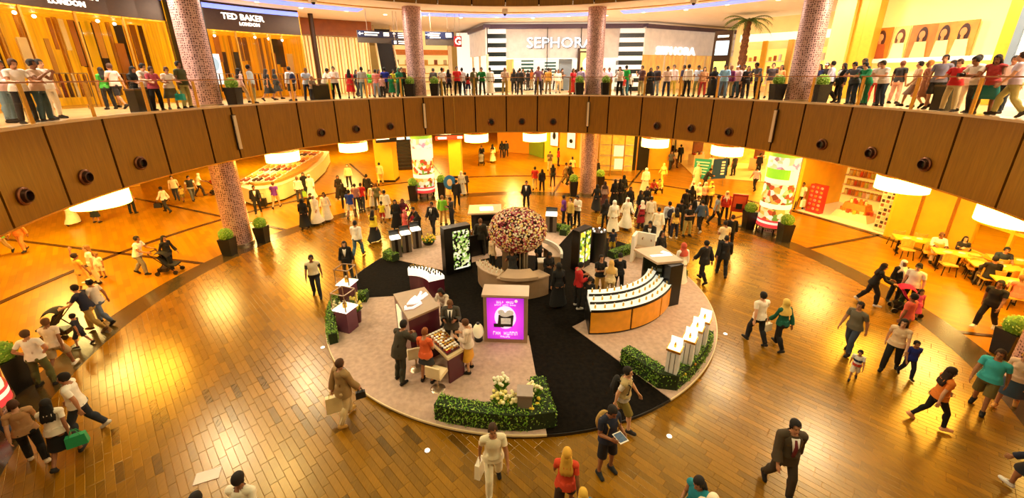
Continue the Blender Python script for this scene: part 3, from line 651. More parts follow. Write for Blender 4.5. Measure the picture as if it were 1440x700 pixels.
def person(pos, h, face, pose, top, bot, head, label, sex='m', group=None, skin=None, lod=1, shoes='#1d1712', mirror=False, cat='person', floorz=None, seat=None):
    """face: compass of the body, 0 looks to the camera side (-Y), 90 to +X, 180 away"""
    K = KITS[(sex, lod)]; T, hands, legs = pose_figure(K, pose, mirror)
    sc = h / 1.755; B = skin_pts(K['body'], T); z0 = B[:, 2].min()
    child = h < 1.35
    def fin(P):
        P = P.copy(); P[:, 2] -= z0 - .008
        if child:   # shorter limbs, larger head
            hz = B[:, 2].max() - z0
            top_ = P[:, 2] > 1.48 * hz / 1.755; k = np.where(P[:, 2:3] > .84 * hz, 1.18, 1.0); c = np.array((0, B[:, 1][B[:, 2] > z0 + .88 * hz].mean(), .84 * hz)); P = np.where(k > 1, (P - c) * np.array((1.22, 1.18, 1.16)) + c, P)
        return P * sc
    sk = skin or SKIN[len(PEOPLE) % 4]
    ms = [mat('skin_' + sk[1:], sk, .6, noise=.08, scale=10), M['black'], mat('lips', '#8a3c30', .5, noise=.02)]
    nb, (ne, na) = K['nbody'], K['nE']
    o = np_obj('person', fin(B), K['body'][1], ms, None, [0] * nb + [1] * ne + [2] * (na - ne))
    o.location = pos; o.rotation_euler = (0, 0, math.radians(face))
    tag(o, label, cat, group); PEOPLE.append(o)
    def part(name, key, color):
        return np_obj(name, fin(skin_pts(K[key], T)), K[key][1], [fab(color)], o)
    def drape(name, rings, color, extra=None):
        mb = MB().loft(rings, cap=False); V = np.array([tuple(p) for p in mb.v]); F = list(mb.f)
        if extra is not None:
            e = skin_pts(K[extra], T); F = F + [tuple(i + len(V) for i in f) for f in K[extra][1]]; V = np.concatenate([V, e])
        V = V.copy(); V[:, 2] = np.maximum(V[:, 2], z0 + .02)
        return np_obj(name, fin(V), F, [fab(color)], o)
    tk, tc = top.split(':')[0], top.split(':')[1]; t2 = top.split(':')[2] if top.count(':') > 1 else None
    if tk == 'ts': part('shirt', 'tee', tc)
    elif tk == 'ls': part('shirt', 'long', tc)
    elif tk == 'tk': part('top', 'tank', tc)
    elif tk == 'jk':
        part('jacket', 'jacket', tc); part('shirt_front', 'shirt_front', '#efe8dc')
        if t2: part('tie', 'tie', t2)
    elif tk == 'op':                                                # open jacket over a shirt
        part('jacket', 'jacket', tc); part('shirt_front', 'shirt_front', t2 or '#efe8dc')
    elif tk == 'vs': part('shirt', 'tee', t2 or '#e8e0d0'); part('waistcoat', 'tank', tc)
    elif tk == 'rb': drape('robe', skirt(legs, T, .97, .10), tc, 'long')
    elif tk == 'dr': drape('dress', skirt(legs, T, .62, .10), tc, 'tee')
    bk, bc = (bot.split(':') + ['#222222'])[:2]
    if bk == 'tr': part('trousers', 'trousers', bc)
    elif bk == 'lg': part('leggings', 'leggings', bc)
    elif bk == 'sh': part('shorts', 'shorts', bc)
    elif bk == 'sk': drape('skirt', skirt(legs, T, .52, .12, 1.05), bc)
    elif bk == 'ms': drape('skirt', skirt(legs, T, .34, .10, 1.05), bc)
    elif bk == 'lk': drape('skirt', skirt(legs, T, .95, .12, 1.05), bc)
    hk, hc = (head.split(':') + ['#1c130d'])[:2]
    hp = {'h': ('hair', 'hair'), 'l': ('hair', 'longhair'), 'v': ('headscarf', 'scarf'), 'c': ('cap', 'cap'), 'k': ('skullcap', 'skullcap')}[hk]
    if hk in 'ck': part('hair', 'hair', '#1c130d')
    part(hp[0], hp[1], hc)
    for s in (1, -1): part('shoe', 'shoe%d' % s, shoes)
    # world position of the hands, for things held
    R = Matrix.Rotation(math.radians(face), 3, 'Z')
    hw = {}
    for s in (1, -1):
        p = fin(hands[s][None, :])[0]; hw[s] = Vector(pos) + R @ Vector(p)
    o['_'] = 0; del o['_']
    return o, hw
# ================================================================ THE ROUND PODIUM AND ITS STANDS
def carpet(name, h, amt, sc=18):
    return mat(name, h, .95, noise=amt, scale=sc, bump=.3, spec=.1)
M['blackcarpet'] = carpet('black_carpet', '#15100a', .5, 9); M['pinkcarpet'] = carpet('rose_carpet', '#c4a692', .14, 7)
PZ = .10
pod = thing('podium', 'low round podium covered with black and rose carpet in the middle of the wooden floor', 'podium', (*CC, 0))
MB().cyl((0, 0, -.0), 7.0, PZ - .012, 120, m=0).build('base', mat('podium_edge', '#1a120c', .5, noise=.1), pod, True)
MB().cyl((0, 0, PZ - .012), 6.97, .012, 120).build('black_carpet', M['blackcarpet'], pod)
for a, b_ in ((-184, -97), (-64, 25), (55, 147.5)):
    MB().arc(3.15, 7.0, a, b_, PZ, PZ + .02, 40, c=(0, 0)).build('rose_carpet', M['pinkcarpet'], pod)
    MB().arc(6.98, 7.03, a, b_, PZ - .03, PZ + .018, 40, c=(0, 0)).build('edge_trim', M['cream'], pod)
PT = PZ + .02
def box_hedge(label, pts, w=.42, h=.5, dens=620):
    """clipped hedge along a polyline on the podium"""
    pts = [Vector((p[0], p[1], PT)) for p in pts]; o = thing('hedge', label, 'hedge', pts[0])
    core = MB(); lv = MB()
    L = []
    for i, p in enumerate(pts):
        t = (pts[min(i + 1, len(pts) - 1)] - pts[max(i - 1, 0)]).normalized(); n = Vector((-t.y, t.x, 0)); k = w / 2 - .03
        if 0 < i < len(pts) - 1:
            t0 = (p - pts[i - 1]).normalized(); k /= max(.5, abs(Vector((-t0.y, t0.x, 0)).dot(n)))
        q = p - pts[0]
        L.append([q + n * k, q + n * k + Vector((0, 0, h - .04)), q - n * k + Vector((0, 0, h - .04)), q - n * k])
    core.loft(L); core.build('branches', mat('hedge_core', '#20300a', .9, noise=.3, scale=20), o)
    for a, b_ in zip(L, L[1:]):
        ln = (b_[0] - a[0]).length
        for _ in range(int(ln * dens)):
            u, k = RND.random(), RND.random() * (2 * h + w); P = [a[j] * (1 - u) + b_[j] * u for j in range(4)]
            if k < h: c = P[0].lerp(P[1], k / h); nn = P[0] - P[3]
            elif k < h + w: c = P[1].lerp(P[2], (k - h) / w); nn = Vector((0, 0, 1))
            else: c = P[3].lerp(P[2], (k - h - w) / h); nn = P[3] - P[0]
            nn = nn.normalized(); s = RND.uniform(.018, .034); d1 = Vector((RND.gauss(0, 1), RND.gauss(0, 1), RND.gauss(0, 1))).normalized(); d2 = d1.cross(nn)
            if d2.length < .1: continue
            d2.normalize(); d1 = (d1 + nn * .5).normalized(); c = c + nn * RND.uniform(0, .045)
            lv.add([c - d1 * s - d2 * s * .55, c + d1 * s - d2 * s * .3, c + d1 * s * 1.4, c + d1 * s * .2 + d2 * s * .7], [(0, 1, 2, 3)], 1 if RND.random() < .3 else 0)
    lv.build('hedge_leaves', [M['leafgreen'], M['leaflight']], o, kind='stuff')
    return o
arcp = lambda r, a, b_, n: [pol(r, a + (b_ - a) * i / n) for i in range(n + 1)]
box_hedge('long clipped hedge on the podium rim below the flower pots', arcp(6.72, -161.5, -183, 9) + [pol(5.6, -183.5)])
box_hedge('low clipped hedge on the podium rim behind the glass vitrines', arcp(6.84, -121, -99, 7), w=.3, h=.4)
box_hedge('stub of clipped hedge at the carpet edge beside the vitrines', [pol(5.75, -98.5), pol(6.35, -98)], h=.35)
box_hedge('V-shaped clipped hedge enclosing the tall white display plinths', [pol(5.3, 146), pol(6.55, 145.7)] + arcp(6.72, 144, 122, 7))
box_hedge('short clipped hedge beside the three grey plinths', [pol(6.1, -65.2), pol(6.72, -64)] + arcp(6.72, -62, -57, 2), h=.35)
box_hedge('short clipped hedge next to the white corner cabinet', [pol(5.0, 57), pol(6.6, 57)], h=.35)
box_hedge('short clipped hedge behind the lit grey plinth', [pol(6.0, 23), pol(6.7, 23)] + arcp(6.72, 22, 12, 3), h=.35)
box_hedge('short clipped hedge behind the man in white robe', arcp(6.72, 76, 84, 3), h=.35)
# ---- purple light box stand
M['beige'] = mat('beige_lacquer', '#a98a6a', .4, noise=.05, scale=4); M['beigetop'] = mat('pale_lacquer', '#c4a688', .35, noise=.04, scale=4)
M['maroon'] = mat('maroon_lacquer', '#551b2a', .3, noise=.06, scale=3, coat=.3)
def aligned(p, q): return math.atan2(q[1] - p[1], q[0] - p[0])
def purple_material():
    m = bpy.data.materials.new('purple_screen'); m.use_nodes = True; nt = m.node_tree; b = nt.nodes['Principled BSDF']
    tc = nt.nodes.new('ShaderNodeTexCoord'); g = nt.nodes.new('ShaderNodeTexGradient'); g.gradient_type = 'SPHERICAL'; mp = nt.nodes.new('ShaderNodeMapping'); mp.inputs['Scale'].default_value = (.9, .0, .75); mp.inputs['Location'].default_value = (0, 0, -.62)
    nt.links.new(tc.outputs['Object'], mp.inputs[0]); nt.links.new(mp.outputs[0], g.inputs[0])
    r = nt.nodes.new('ShaderNodeValToRGB'); r.color_ramp.elements[0].color = (*lin('#6a0aa8'), 1); r.color_ramp.elements[1].color = (*lin('#e23ce8'), 1); r.color_ramp.elements[1].position = .8
    nt.links.new(g.outputs['Fac'], r.inputs[0]); nt.links.new(r.outputs[0], b.inputs['Emission Color']); nt.links.new(r.outputs[0], b.inputs['Base Color']); b.inputs['Emission Strength'].default_value = 1.0
    return m
p = G(711, 482, PT); t = thing('light_box', 'beige stand with a glowing purple advertising screen showing a perfume flask', 'display stand', (p.x, p.y + .0, PT), math.radians(-4))
MB().box((0, .32, .805), (1.34, .6, 1.61)).build('cabinet', M['beige'], t)
MB().box((0, .32, 1.645), (1.42, .68, .07)).build('cap', M['beigetop'], t)
sc_ = MB().box((0, .008, .86), (1.12, .03, 1.42)).build('screen', purple_material(), t)
silv = mat('printed_silver', '#cfc3b0', .4, emit=.5, noise=.3, scale=9); dark_print = mat('printed_black', '#2a2420', .5, noise=.1)
MB().ell((0, -.012, .92), (.33, .012, .40), 20, 12).build('printed_halo', mat('printed_halo', '#ffd9f6', .5, emit=.9, noise=.05), sc_)
MB().prism([(-.24, -.045), (.22, -.045), (.22, -.028), (-.24, -.028)], .62, 1.02, top=[(-.2, -.045), (.26, -.045), (.26, -.028), (-.2, -.028)]).build('printed_flask', dark_print, sc_)
MB().ell((-.12, -.04, 1.12), (.1, .02, .09), 10, 8).ell((.14, -.04, 1.1), (.12, .02, .1), 10, 8).ell((0, -.045, 1.04), (.16, .02, .08), 10, 8).build('printed_emblem', silv, sc_)
MB().box((.02, -.05, .82), (.3, .01, .2)).build('printed_label', silv, sc_)
MB().box((-.2, -.05, .66), (.3, .012, .12), 0).build('printed_cap', dark_print, sc_)
RX = Matrix.Rotation(math.pi / 2, 3, 'X'); WHT = glow('#fff0f4', .55)
def strokes(parent, x0, x1, z, h, y, mt, seed, gaps=()):
    """a line of print too blurred to read in the photograph: a row of letter-sized strokes"""
    R_ = random.Random(seed); mb = MB(); x = x0; k = 0
    while x < x1 - h * .3:
        w_ = h * R_.uniform(.4, .7)
        if k not in gaps:
            mb.box((x + w_ * .12, y, z), (w_ * .22, .012, h * R_.uniform(.8, 1))); mb.box((x + w_ * .5, y, z + h * R_.choice((-.36, .36, 0))), (w_ * .7, .012, h * .24))
            if R_.random() < .6: mb.box((x + w_ * .85, y, z - h * .05), (w_ * .22, .012, h * R_.uniform(.6, .9)))
        x += w_ * 1.25; k += 1
    return mb.build('lettering', mt, parent)
strokes(sc_, -.26, .24, 1.45, .085, -.015, WHT, 1, (4,)); strokes(sc_, -.32, .32, 1.35, .05, -.015, WHT, 2, (6, 12)); MB().ell((.33, -.012, 1.49), (.05, .01, .05), 10, 6).build('printed_flower', WHT, sc_)
strokes(sc_, -.38, .4, .36, .13, -.015, WHT, 3, (3,)); strokes(sc_, -.16, .16, .24, .06, -.015, WHT, 4)
# ---- flower tree on a finned trunk inside a ring counter
FT = G(728, 390, PT)
ft = thing('flower_tree', 'huge dome of red, pink and yellow roses on a fluted trunk inside the round counter', 'flower display', (FT.x, FT.y, PT))
MB().cyl((0, 0, 0), .30, 1.5, 20).build('trunk', M['darkmetal'], ft, True)
for i in range(14):
    a = 2 * math.pi * i / 14; MB().box((.34 * math.cos(a), .34 * math.sin(a), .75), (.16, .05, 1.5), a).build('fin', mat('trunk_fin', '#b7a58a', .4, .4, noise=.05), ft)
MB().ell((0, 0, 2.1), (1.07, 1.07, .8), 24, 14).build('core', mat('moss_core', '#3c1f14', .9, noise=.3), ft, True)
fcol = ['#7d1226', '#b23a4c', '#f0b884', '#f6e0a0', '#fbeed2', '#8f1f33', '#f0d068', '#f3dcb8', '#e08a8c']
fl = MB()
for i in range(3800):
    z = RND.uniform(-.85, 1); a = RND.uniform(0, 2 * math.pi); q = math.sqrt(1 - z * z); n = Vector((q * math.cos(a), q * math.sin(a), z)); c = Vector((n.x * 1.12, n.y * 1.12, 2.1 + n.z * .85)) * 1.0
    c = c + n * RND.uniform(-.02, .05); s = RND.uniform(.03, .052); u = n.orthogonal().normalized(); v = n.cross(u); m_ = RND.randrange(9)
    ring = [c + (u * math.cos(k * math.pi * .4) + v * math.sin(k * math.pi * .4)) * s for k in range(5)]; base = [c - n * s * .9 + (u * math.cos(k * math.pi * .4) + v * math.sin(k * math.pi * .4)) * s * .5 for k in range(5)]
    fl.add(base + ring + [c + n * s * .25], [(k, (k + 1) % 5, 5 + (k + 1) % 5, 5 + k) for k in range(5)] + [(5 + k, 5 + (k + 1) % 5, 10) for k in range(5)], m_)
fl.build('blossoms', [plas(h, .7) for h in fcol], ft, kind='stuff')
ctr = thing('ring_counter', 'curved beige sales counter with pale top around the flower tree', 'counter', (FT.x, FT.y, PT))
def counter_seg(a, b_, r0, r1, h, parent):
    MB().arc(r0 + .06, r1 - .06, a, b_, 0, h - .05, 14, c=(0, 0)).build('counter_front', M['beige'], parent)
    MB().arc(r0, r1, a, b_, h - .05, h, 14, c=(0, 0)).build('counter_top', M['beigetop'], parent)
counter_seg(140, 206, 1.25, 1.85, .84, ctr); counter_seg(206, 262, 1.2, 1.7, .86, ctr)
MB().arc(1.2, 1.95, 158, 200, .84, .96, 10, c=(0, 0)).build('raised_desk', M['beigetop'], ctr)
MB().box((-.46, .1, .6), (.34, .3, 1.2)).build('plinth', M['beige'], ctr); MB().box((-.46, .1, 1.22), (.4, .36, .05)).build('plinth_top', M['beigetop'], ctr)
ct2 = thing('curved_desk', 'curved white-topped desk behind the women in black beside the flower tree', 'counter', (FT.x, FT.y, PT))
counter_seg(52, 96, 1.35, 1.8, 1.0, ct2); MB().arc(1.72, 1.82, 40, 100, 1.0, 1.18, 14, c=(0, 0)).build('parapet', M['white'], ct2)
MB().box((1.0, -.55, .5), (.42, .36, 1.0)).build('drawer_unit', M['beige'], ct2); MB().box((1.0, -.55, 1.02), (.46, .4, .05)).build('drawer_top', M['white'], ct2)
# small goods standing on the ring counter
gold_b = mat('bottle_gold', '#d8a63a', .25, .6, noise=.05); amber = mat('bottle_amber', '#8a4a14', .2, noise=.05); clear_b = plas('#efe6d2', .2)
def bottle_mesh(h=.16, r=.03):
    n = 10; rg = lambda r_, z: [(r_ * math.cos(2 * math.pi * i / n), r_ * math.sin(2 * math.pi * i / n), z) for i in range(n)]
    return MB().loft([rg(r, 0), rg(r, h * .6), rg(r * .45, h * .72), rg(r * .4, h * .78)]), MB().loft([rg(r * .55, h * .78), rg(r * .55, h)])
def bottle(loc, m1, m2, label, group, h=.16, r=.03):
    a, b_ = bottle_mesh(h, r); t = thing('perfume_bottle', label, 'bottle', loc, 0, group); a.build('flask', m1, t, True); b_.build('stopper', m2, t, True); return t
proto = None
for i in range(14):
    a = math.radians(208 + i * 3.8); r = 1.42 + (.12 if i % 2 else -.08); loc = (FT.x + r * math.sin(a), FT.y + r * math.cos(a), PT + .861)
    if proto is None: proto = bottle(loc, clear_b, gold_b, 'clear gold-stoppered perfume flask on the round counter by the flower tree', 'flasks on the round counter')
    else: dup(proto, loc)
# ---- black totem with a lit flower picture, black bar behind it
def poster_material(name, cols, scale=6., emit=1.0, base=None):
    """printed or lit picture: patches of colour with their own shapes"""
    m = bpy.data.materials.new(name); m.use_nodes = True; nt = m.node_tree; b = nt.nodes['Principled BSDF']
    tc = nt.nodes.new('ShaderNodeTexCoord'); v = nt.nodes.new('ShaderNodeTexVoronoi'); v.inputs['Scale'].default_value = scale; nt.links.new(tc.outputs['Object'], v.inputs[0])
    sp = nt.nodes.new('ShaderNodeSeparateColor'); nt.links.new(v.outputs['Color'], sp.inputs[0])
    r = nt.nodes.new('ShaderNodeValToRGB'); r.color_ramp.interpolation = 'CONSTANT'; e = r.color_ramp.elements
    while len(e) < len(cols): e.new(.5)
    for i, c in enumerate(cols): e[i].position = i / len(cols); e[i].color = (*lin(c), 1)
    nt.links.new(sp.outputs[0], r.inputs[0]); nt.links.new(r.outputs[0], b.inputs['Base Color'])
    if emit: nt.links.new(r.outputs[0], b.inputs['Emission Color']); b.inputs['Emission Strength'].default_value = emit
    b.inputs['Roughness'].default_value = .4
    return m
MP_flower = poster_material('lit_flower_print', ['#0a0806', '#dfe8a0', '#9cc060', '#12100a', '#f2f2d0', '#6a8a30', '#0d0a08'], 11, .9)
a, b_ = G(628, 387, PT), G(664, 378, PT); rz = aligned(a, b_); L = (b_ - a).length
tt = thing('totem', 'tall black totem with a glowing green and white flower picture beside the flower tree', 'totem', ((a.x + b_.x) / 2, (a.y + b_.y) / 2, PT), rz)
MB().box((0, .22, 1.02), (L, .42, 2.04)).build('case', M['black'], tt); MB().box((.14, -.0, 1.02), (L * .62, .03, 1.7)).build('lit_picture', MP_flower, tt); MB().box((.14, -.02, .2), (L * .5, .012, .06)).build('caption_strip', glow('#f2f2e0', 1), tt)
bar = thing('tester_bar', 'black tester bar crowded with small goods behind the tall black totem', 'counter', (-1.9, 17.6, PT), math.radians(28))
MB().box((0, 0, .5), (1.9, .5, 1.0)).build('body', M['black'], bar); MB().box((0, 0, 1.02), (2.0, .6, .05)).build('top', M['darkmetal'], bar)
proto = None
for i in range(15):
    loc = bar.matrix_basis @ Vector((-.9 + i * .127, (-.14 if i % 2 else .1), 1.045))
    if proto is None: proto = bottle(loc, amber, clear_b, 'small amber tester flask on the black bar behind the totem', 'testers on the black bar', .18, .035)
    else: dup(proto, loc)
# ---- black kiosk with pale roof panel
a, b_ = G(664, 331, PT), G(700, 328, PT)
k = thing('sales_kiosk', 'black sales kiosk with a pale slanted roof bearing a white emblem behind the flower tree', 'kiosk', ((a.x + b_.x) / 2, a.y + .5, PT), math.radians(6))
MB().box((0, .35, .55), (1.45, .7, 1.1)).build('body', M['black'], k); MB().prism([(-.9, -.35), (.85, -.35), (.95, 1.15), (-.8, 1.15)], 1.1, 1.18).build('roof_panel', M['beigetop'], k); MB().box((.1, .35, 1.19), (.72, .7, .02)).build('emblem', WHT, k)
MB().box((.0, -.36, .45), (.9, .04, .6)).build('door', M['darkmetal'], k)
# ---- grey plinths with lit tops
def plinth(loc, rz, label, group=None, h=.9, w=.42, back=False):
    t = thing('display_plinth', label, 'plinth', loc, rz, group)
    MB().box((0, 0, h / 2), (w, w, h)).build('column', mat('graphite', '#6d6355', .35, .3, noise=.06), t)
    MB().box((0, 0, h / 2), (w * .3, w + .02, h * .96)).build('front_strip', M['darkmetal'], t)
    MB().box((0, -.02, h + .05), (w * 1.05, w * .9, .1), taper=.96).build('lit_top', glow('#fff4dc', 2.0), t)
    MB().box((0, w * .42, h + .17), (w * 1.05, .05, .34)).build('back_panel', M['black'], t); return t
for px, py in ((558, 360), (572, 353), (586, 347)):
    p = G(px, py, PT); plinth(p, math.radians(28), 'slim grey plinth with glowing white top in the row of three by the short hedge', 'row of three grey plinths')
plinth(G(775, 324, PT), math.radians(-8), 'grey plinth with glowing white top and black back board behind the flower tree', w=.58)
# dish of yellow flowers on the carpet beside the plinths
def flower_pot(label, loc, cols, n=40, r=.2, h=.35, hb=.25, pot='#4b4036', leaf=True, seed=0):
    R_ = random.Random(seed); t = thing('flower_pot', label, 'flower pot', loc)
    MB().cyl((0, 0, 0), r * .7, hb, 16, r2=r).build('pot', plas(pot, .5), t, True)
    lv = MB(); bl = MB()
    for i in range(n):
        a, q = R_.uniform(0, 6.28), math.sqrt(R_.random()) * r * 1.25; c = Vector((q * math.cos(a), q * math.sin(a), hb + R_.uniform(.4, 1) * h)); bl.ell(c, (.045, .045, .04), 7, 5)
        b0 = Vector((q * .4 * math.cos(a), q * .4 * math.sin(a), hb - .02)); d = Vector((-math.sin(a), math.cos(a), 0)) * .02; e = c + Vector((math.cos(a) * .06, math.sin(a) * .06, -.06))
        lv.add([b0 - d, b0 + d, c.lerp(b0, .4) + d * 2, e, c.lerp(b0, .4) - d * 2], [(0, 1, 2, 3, 4)])
    lv.build('leaves', M['leafgreen'], t); bl.build('petals', plas(cols, .7), t, kind='stuff'); return t
flower_pot('low dish of yellow flowers beside the three grey plinths', G(603, 343, PT), '#f0c928', 30, .3, .3, .12, '#1c1812', seed=3)
# ---- second black totem with green and yellow screens
a, b_ = G(812, 383, PT), G(832, 375, PT); rz = aligned(a, b_) + math.radians(8)
t = thing('totem', 'shorter black totem with two green and yellow lit screens at the right carpet'.replace(' at the right carpet', ' beside the man in red'), 'totem', ((a.x + b_.x) / 2, (a.y + b_.y) / 2 + .15, PT), rz)
MB().box((0, .2, .9), (.9, .38, 1.8)).build('case', M['black'], t); MPg = poster_material('lit_green_print', ['#dfe04a', '#88b03a', '#f2f0d2', '#3a5a1a', '#e8c83a'], 7, 1.0)
for s in (-1, 1): MB().box((s * .21, -.0, 1.0), (.3, .03, 1.4)).build('screen', MPg, t)
t = thing('round_stand', 'black round stand with small white lamps on top beside the totem with green screens', 'stand', (G(839, 366, PT)), 0)
MB().cyl((0, 0, 0), .36, 1.45, 20).build('drum', M['black'], t, True)
for i in range(5): MB().ell((.26 * math.cos(i * 1.25), .26 * math.sin(i * 1.25), 1.47), (.035, .035, .035), 8, 6).build('lamp', glow('#fff3d8', 4), t)
# ---- maroon kiosk with script emblem on a beige roof
def P2(px, py, z=PT): q = G(px, py, z); return (q.x, q.y)
top = [P2(553, 414, 1.45), P2(597, 404, 1.45), P2(618, 431, 1.45), P2(574, 450, 1.45)]
cx, cy = sum(p[0] for p in top) / 4, sum(p[1] for p in top) / 4
mk = thing('sales_kiosk', 'maroon sales kiosk whose beige roof carries a white script emblem', 'kiosk', (cx, cy, PT))
loc2 = lambda P, k=1.0: [((x - cx) * k, (y - cy) * k) for x, y in P]
MB().prism(loc2(top, .97), 0, 1.29).build('body', M['maroon'], mk); MB().prism(loc2(top), 1.29, 1.35).build('roof', M['beige'], mk)
e0, e1 = Vector(loc2(top)[3]), Vector(loc2(top)[2]); ang = math.atan2((e1 - e0).y, (e1 - e0).x)
def swash(pts, r=.045): return MB().tube([Vector((x, y, 0)) for x, y in pts], r, 6)
em = thing_e = swash([(-.42, -.1), (-.5, -.22), (-.3, -.32), (.02, -.25), (.05, -.12), (-.15, -.1), (-.3, -.02), (-.1, .12), (.1, .22)]); em.tube([(-.18, -.02, 0), (.1, .1, 0), (.34, .3, 0), (.38, .36, 0)], .04); em.tube([(-.08, -.06, 0), (.2, -.02, 0), (.45, .08, 0)], .035); em.tube([(.02, .02, 0), (.26, .12, 0), (.48, .2, 0)], .03)
o = em.build('script_emblem', WHT, mk, True); o.location = (0, 0, 1.37); o.rotation_euler = (0, 0, ang)
q = loc2(top, .98); f0, f1 = Vector((*q[0], 0)), Vector((*q[3], 0)); d = (f1 - f0)
MB().box((*(f0 + d * .35 - d.orthogonal().normalized() * 0).xy, .72), (.5, .06, .9), math.atan2(d.y, d.x)).build('lit_poster', mat('lit_cream', '#f3e2b4', .5, emit=.7, noise=.1), mk)
# curved white display counter behind the maroon kiosk
wc = thing('curved_display', 'small curved white display rack full of dark testers behind the maroon kiosk', 'display stand', G(596, 412, PT), math.radians(-32))
MB().arc(.95, 1.55, -32, 30, 0, .7, 10, c=(0, -1.0)).build('base', M['maroon'], wc)
for i, (r0, z) in enumerate(((.95, .98), (1.15, .9), (1.35, .82))):
    MB().arc(r0, r0 + .2, -34, 32, .7, z, 10, c=(0, -1.0)).build('shelf_tier', glow('#fff8ea', .9), wc)
proto = None
for i in range(3):
    for j in range(8):
        a = math.radians(-29 + j * 8); r = 1.05 + .2 * i; v = Vector((r * math.sin(a), -1.0 + r * math.cos(a), (.98, .9, .82)[i] + .001)); q = wc.matrix_basis @ v
        if proto is None: proto = bottle(q, M['black'], gold_b, 'tiny black tester on the curved white display rack', 'testers on the curved rack', .12, .03)
        else: dup(proto, q)
# tester table in front of the kiosk, tilted tray of bright goods, two stools
T_ = [P2(596, 474, .9), P2(622, 462, .9), P2(652, 493, .9), P2(630, 506, .9)]; cx, cy = sum(p[0] for p in T_) / 4, sum(p[1] for p in T_) / 4
tb = thing('tester_table', 'cream tester table with maroon end panel and rows of bright cosmetics', 'table', (cx, cy, PT)); q = [(x - cx, y - cy) for x, y in T_]
MB().prism([tuple(Vector(p) * .98) for p in q], .74, .82).build('top', M['cream'], tb)
vq = [Vector((*p, 0)) for p in q]
def leg_panel(a, b_, name, mt):
    d = b_ - a; MB().box((*((a + b_) / 2).xy, .37), (d.length, .06, .74), math.atan2(d.y, d.x)).build(name, mt, tb)
leg_panel(vq[2] * .95, vq[3] * .95, 'end_panel', M['maroon']); leg_panel(vq[0] * .95, vq[1] * .95, 'end_panel', M['maroon']); leg_panel(vq[1] * .95, vq[2] * .95, 'back_panel', M['maroon'])
MB().prism([tuple(Vector(p) * .82) for p in q], .82, .86).build('tray', M['maroon'], tb)
pc = ['#f3e3a0', '#f6f0e0', '#e2842a', '#d83a4a', '#f2d0a0', '#f7f2ea', '#2a1c18']; jars = [None] * 7
for i in range(9):
    for j in range(5):
        u, v = (i + .5) / 9, (j + .5) / 5; P = (vq[0].lerp(vq[3], u)).lerp(vq[1].lerp(vq[2], u), v) * .78; k_ = RND.randrange(7); lc = Vector((cx + P.x, cy + P.y, PT + .862))
        if jars[k_] is None:
            t = thing('cosmetic_jar', '%s cosmetic jar on the maroon tray of the tester table' % ('pale yellow', 'white', 'orange', 'red', 'peach', 'off-white glossy', 'black')[k_], 'jar', lc, 0, '%s jars on the tester table' % pc[k_][1:] if 0 else ('pale yellow', 'white', 'orange', 'red', 'peach', 'off-white', 'black')[k_] + ' jars on the tester table')
            MB().cyl((0, 0, 0), .038, .05, 10).build('pot', plas(pc[k_], .3), t, True); MB().cyl((0, 0, .05), .04, .025, 10).build('lid', M['gold'] if k_ % 2 else M['white'], t, True); jars[k_] = t
        else: dup(jars[k_], lc)
def stool(loc, rz, label):
    t = thing('stool', label, 'stool', loc, rz)
    MB().box((0, 0, .52), (.44, .42, .09), taper=.94).build('seat', M['cream'], t); MB().box((0, .2, .68), (.42, .05, .28)).build('low_back', M['cream'], t)
    MB().cyl((0, 0, .04), .025, .45, 10).build('post', M['steel'], t, True); MB().cyl((0, 0, 0), .2, .04, 20, r2=.15).build('foot', M['steel'], t, True)
stool(G(586, 518, PT), math.radians(200), 'cream swivel stool between the man in suit and the woman in orange'); stool(G(616, 546, PT), math.radians(160), 'cream swivel stool in front of the tester table')
# ---- glass vitrines with purple bases
def vitrine(loc, rz, label, h=.78):
    t = thing('vitrine', label, 'display case', loc, rz)
    MB().box((0, 0, h / 2), (.46, .46, h)).build('base', mat('plum_lacquer', '#6b3a4e', .3, noise=.06, scale=3), t); MB().box((0, 0, h + .02), (.56, .56, .04)).build('lit_floor', glow('#fff6e6', 1.6), t)
    for dx, dy in ((-1, -1), (1, -1), (1, 1), (-1, 1)): MB().box((dx * .26, dy * .26, h + .32), (.025, .025, .58)).build('corner_post', M['steel'], t)
    for dx, dy in ((0, -1), (1, 0), (0, 1), (-1, 0)): MB().box((dx * .262, dy * .262, h + .32), (.008 if dx else .5, .008 if dy else .5, .56)).build('glass_pane', M['glass'], t)
    for dx, dy in ((0, -1), (1, 0), (0, 1), (-1, 0)): MB().box((dx * .26, dy * .26, h + .62), (.03 if dx else .55, .03 if dy else .55, .025)).build('top_frame', M['steel'], t)
    b1, b2 = bottle_mesh(.24, .07); x = thing('perfume_bottle', 'golden perfume flask inside the %s' % label.split(' with')[0], 'bottle', Vector(loc) + Vector((0, 0, h + .042))); b1.build('flask', gold_b, x, True); b2.build('stopper', M['white'], x, True)
    return t
vitrine(G(490, 462, PT), math.radians(-20), 'front plum glass vitrine with golden flask next to the yellow flowers'); vitrine(G(492, 424, PT), math.radians(-12), 'rear plum glass vitrine with golden flask by the low hedge')
for i, (px, py) in enumerate(((503, 440), (504, 452), (476, 452))): flower_pot(('slender pot of pale yellow roses behind the front vitrine', 'maroon pot of yellow roses against the front vitrine', 'low pot of white roses between hedge and front vitrine')[i], G(px, py, PT), '#f1e06a' if i < 2 else '#f6efce', 16, .14, .3, .4, '#5a2534', seed=i)
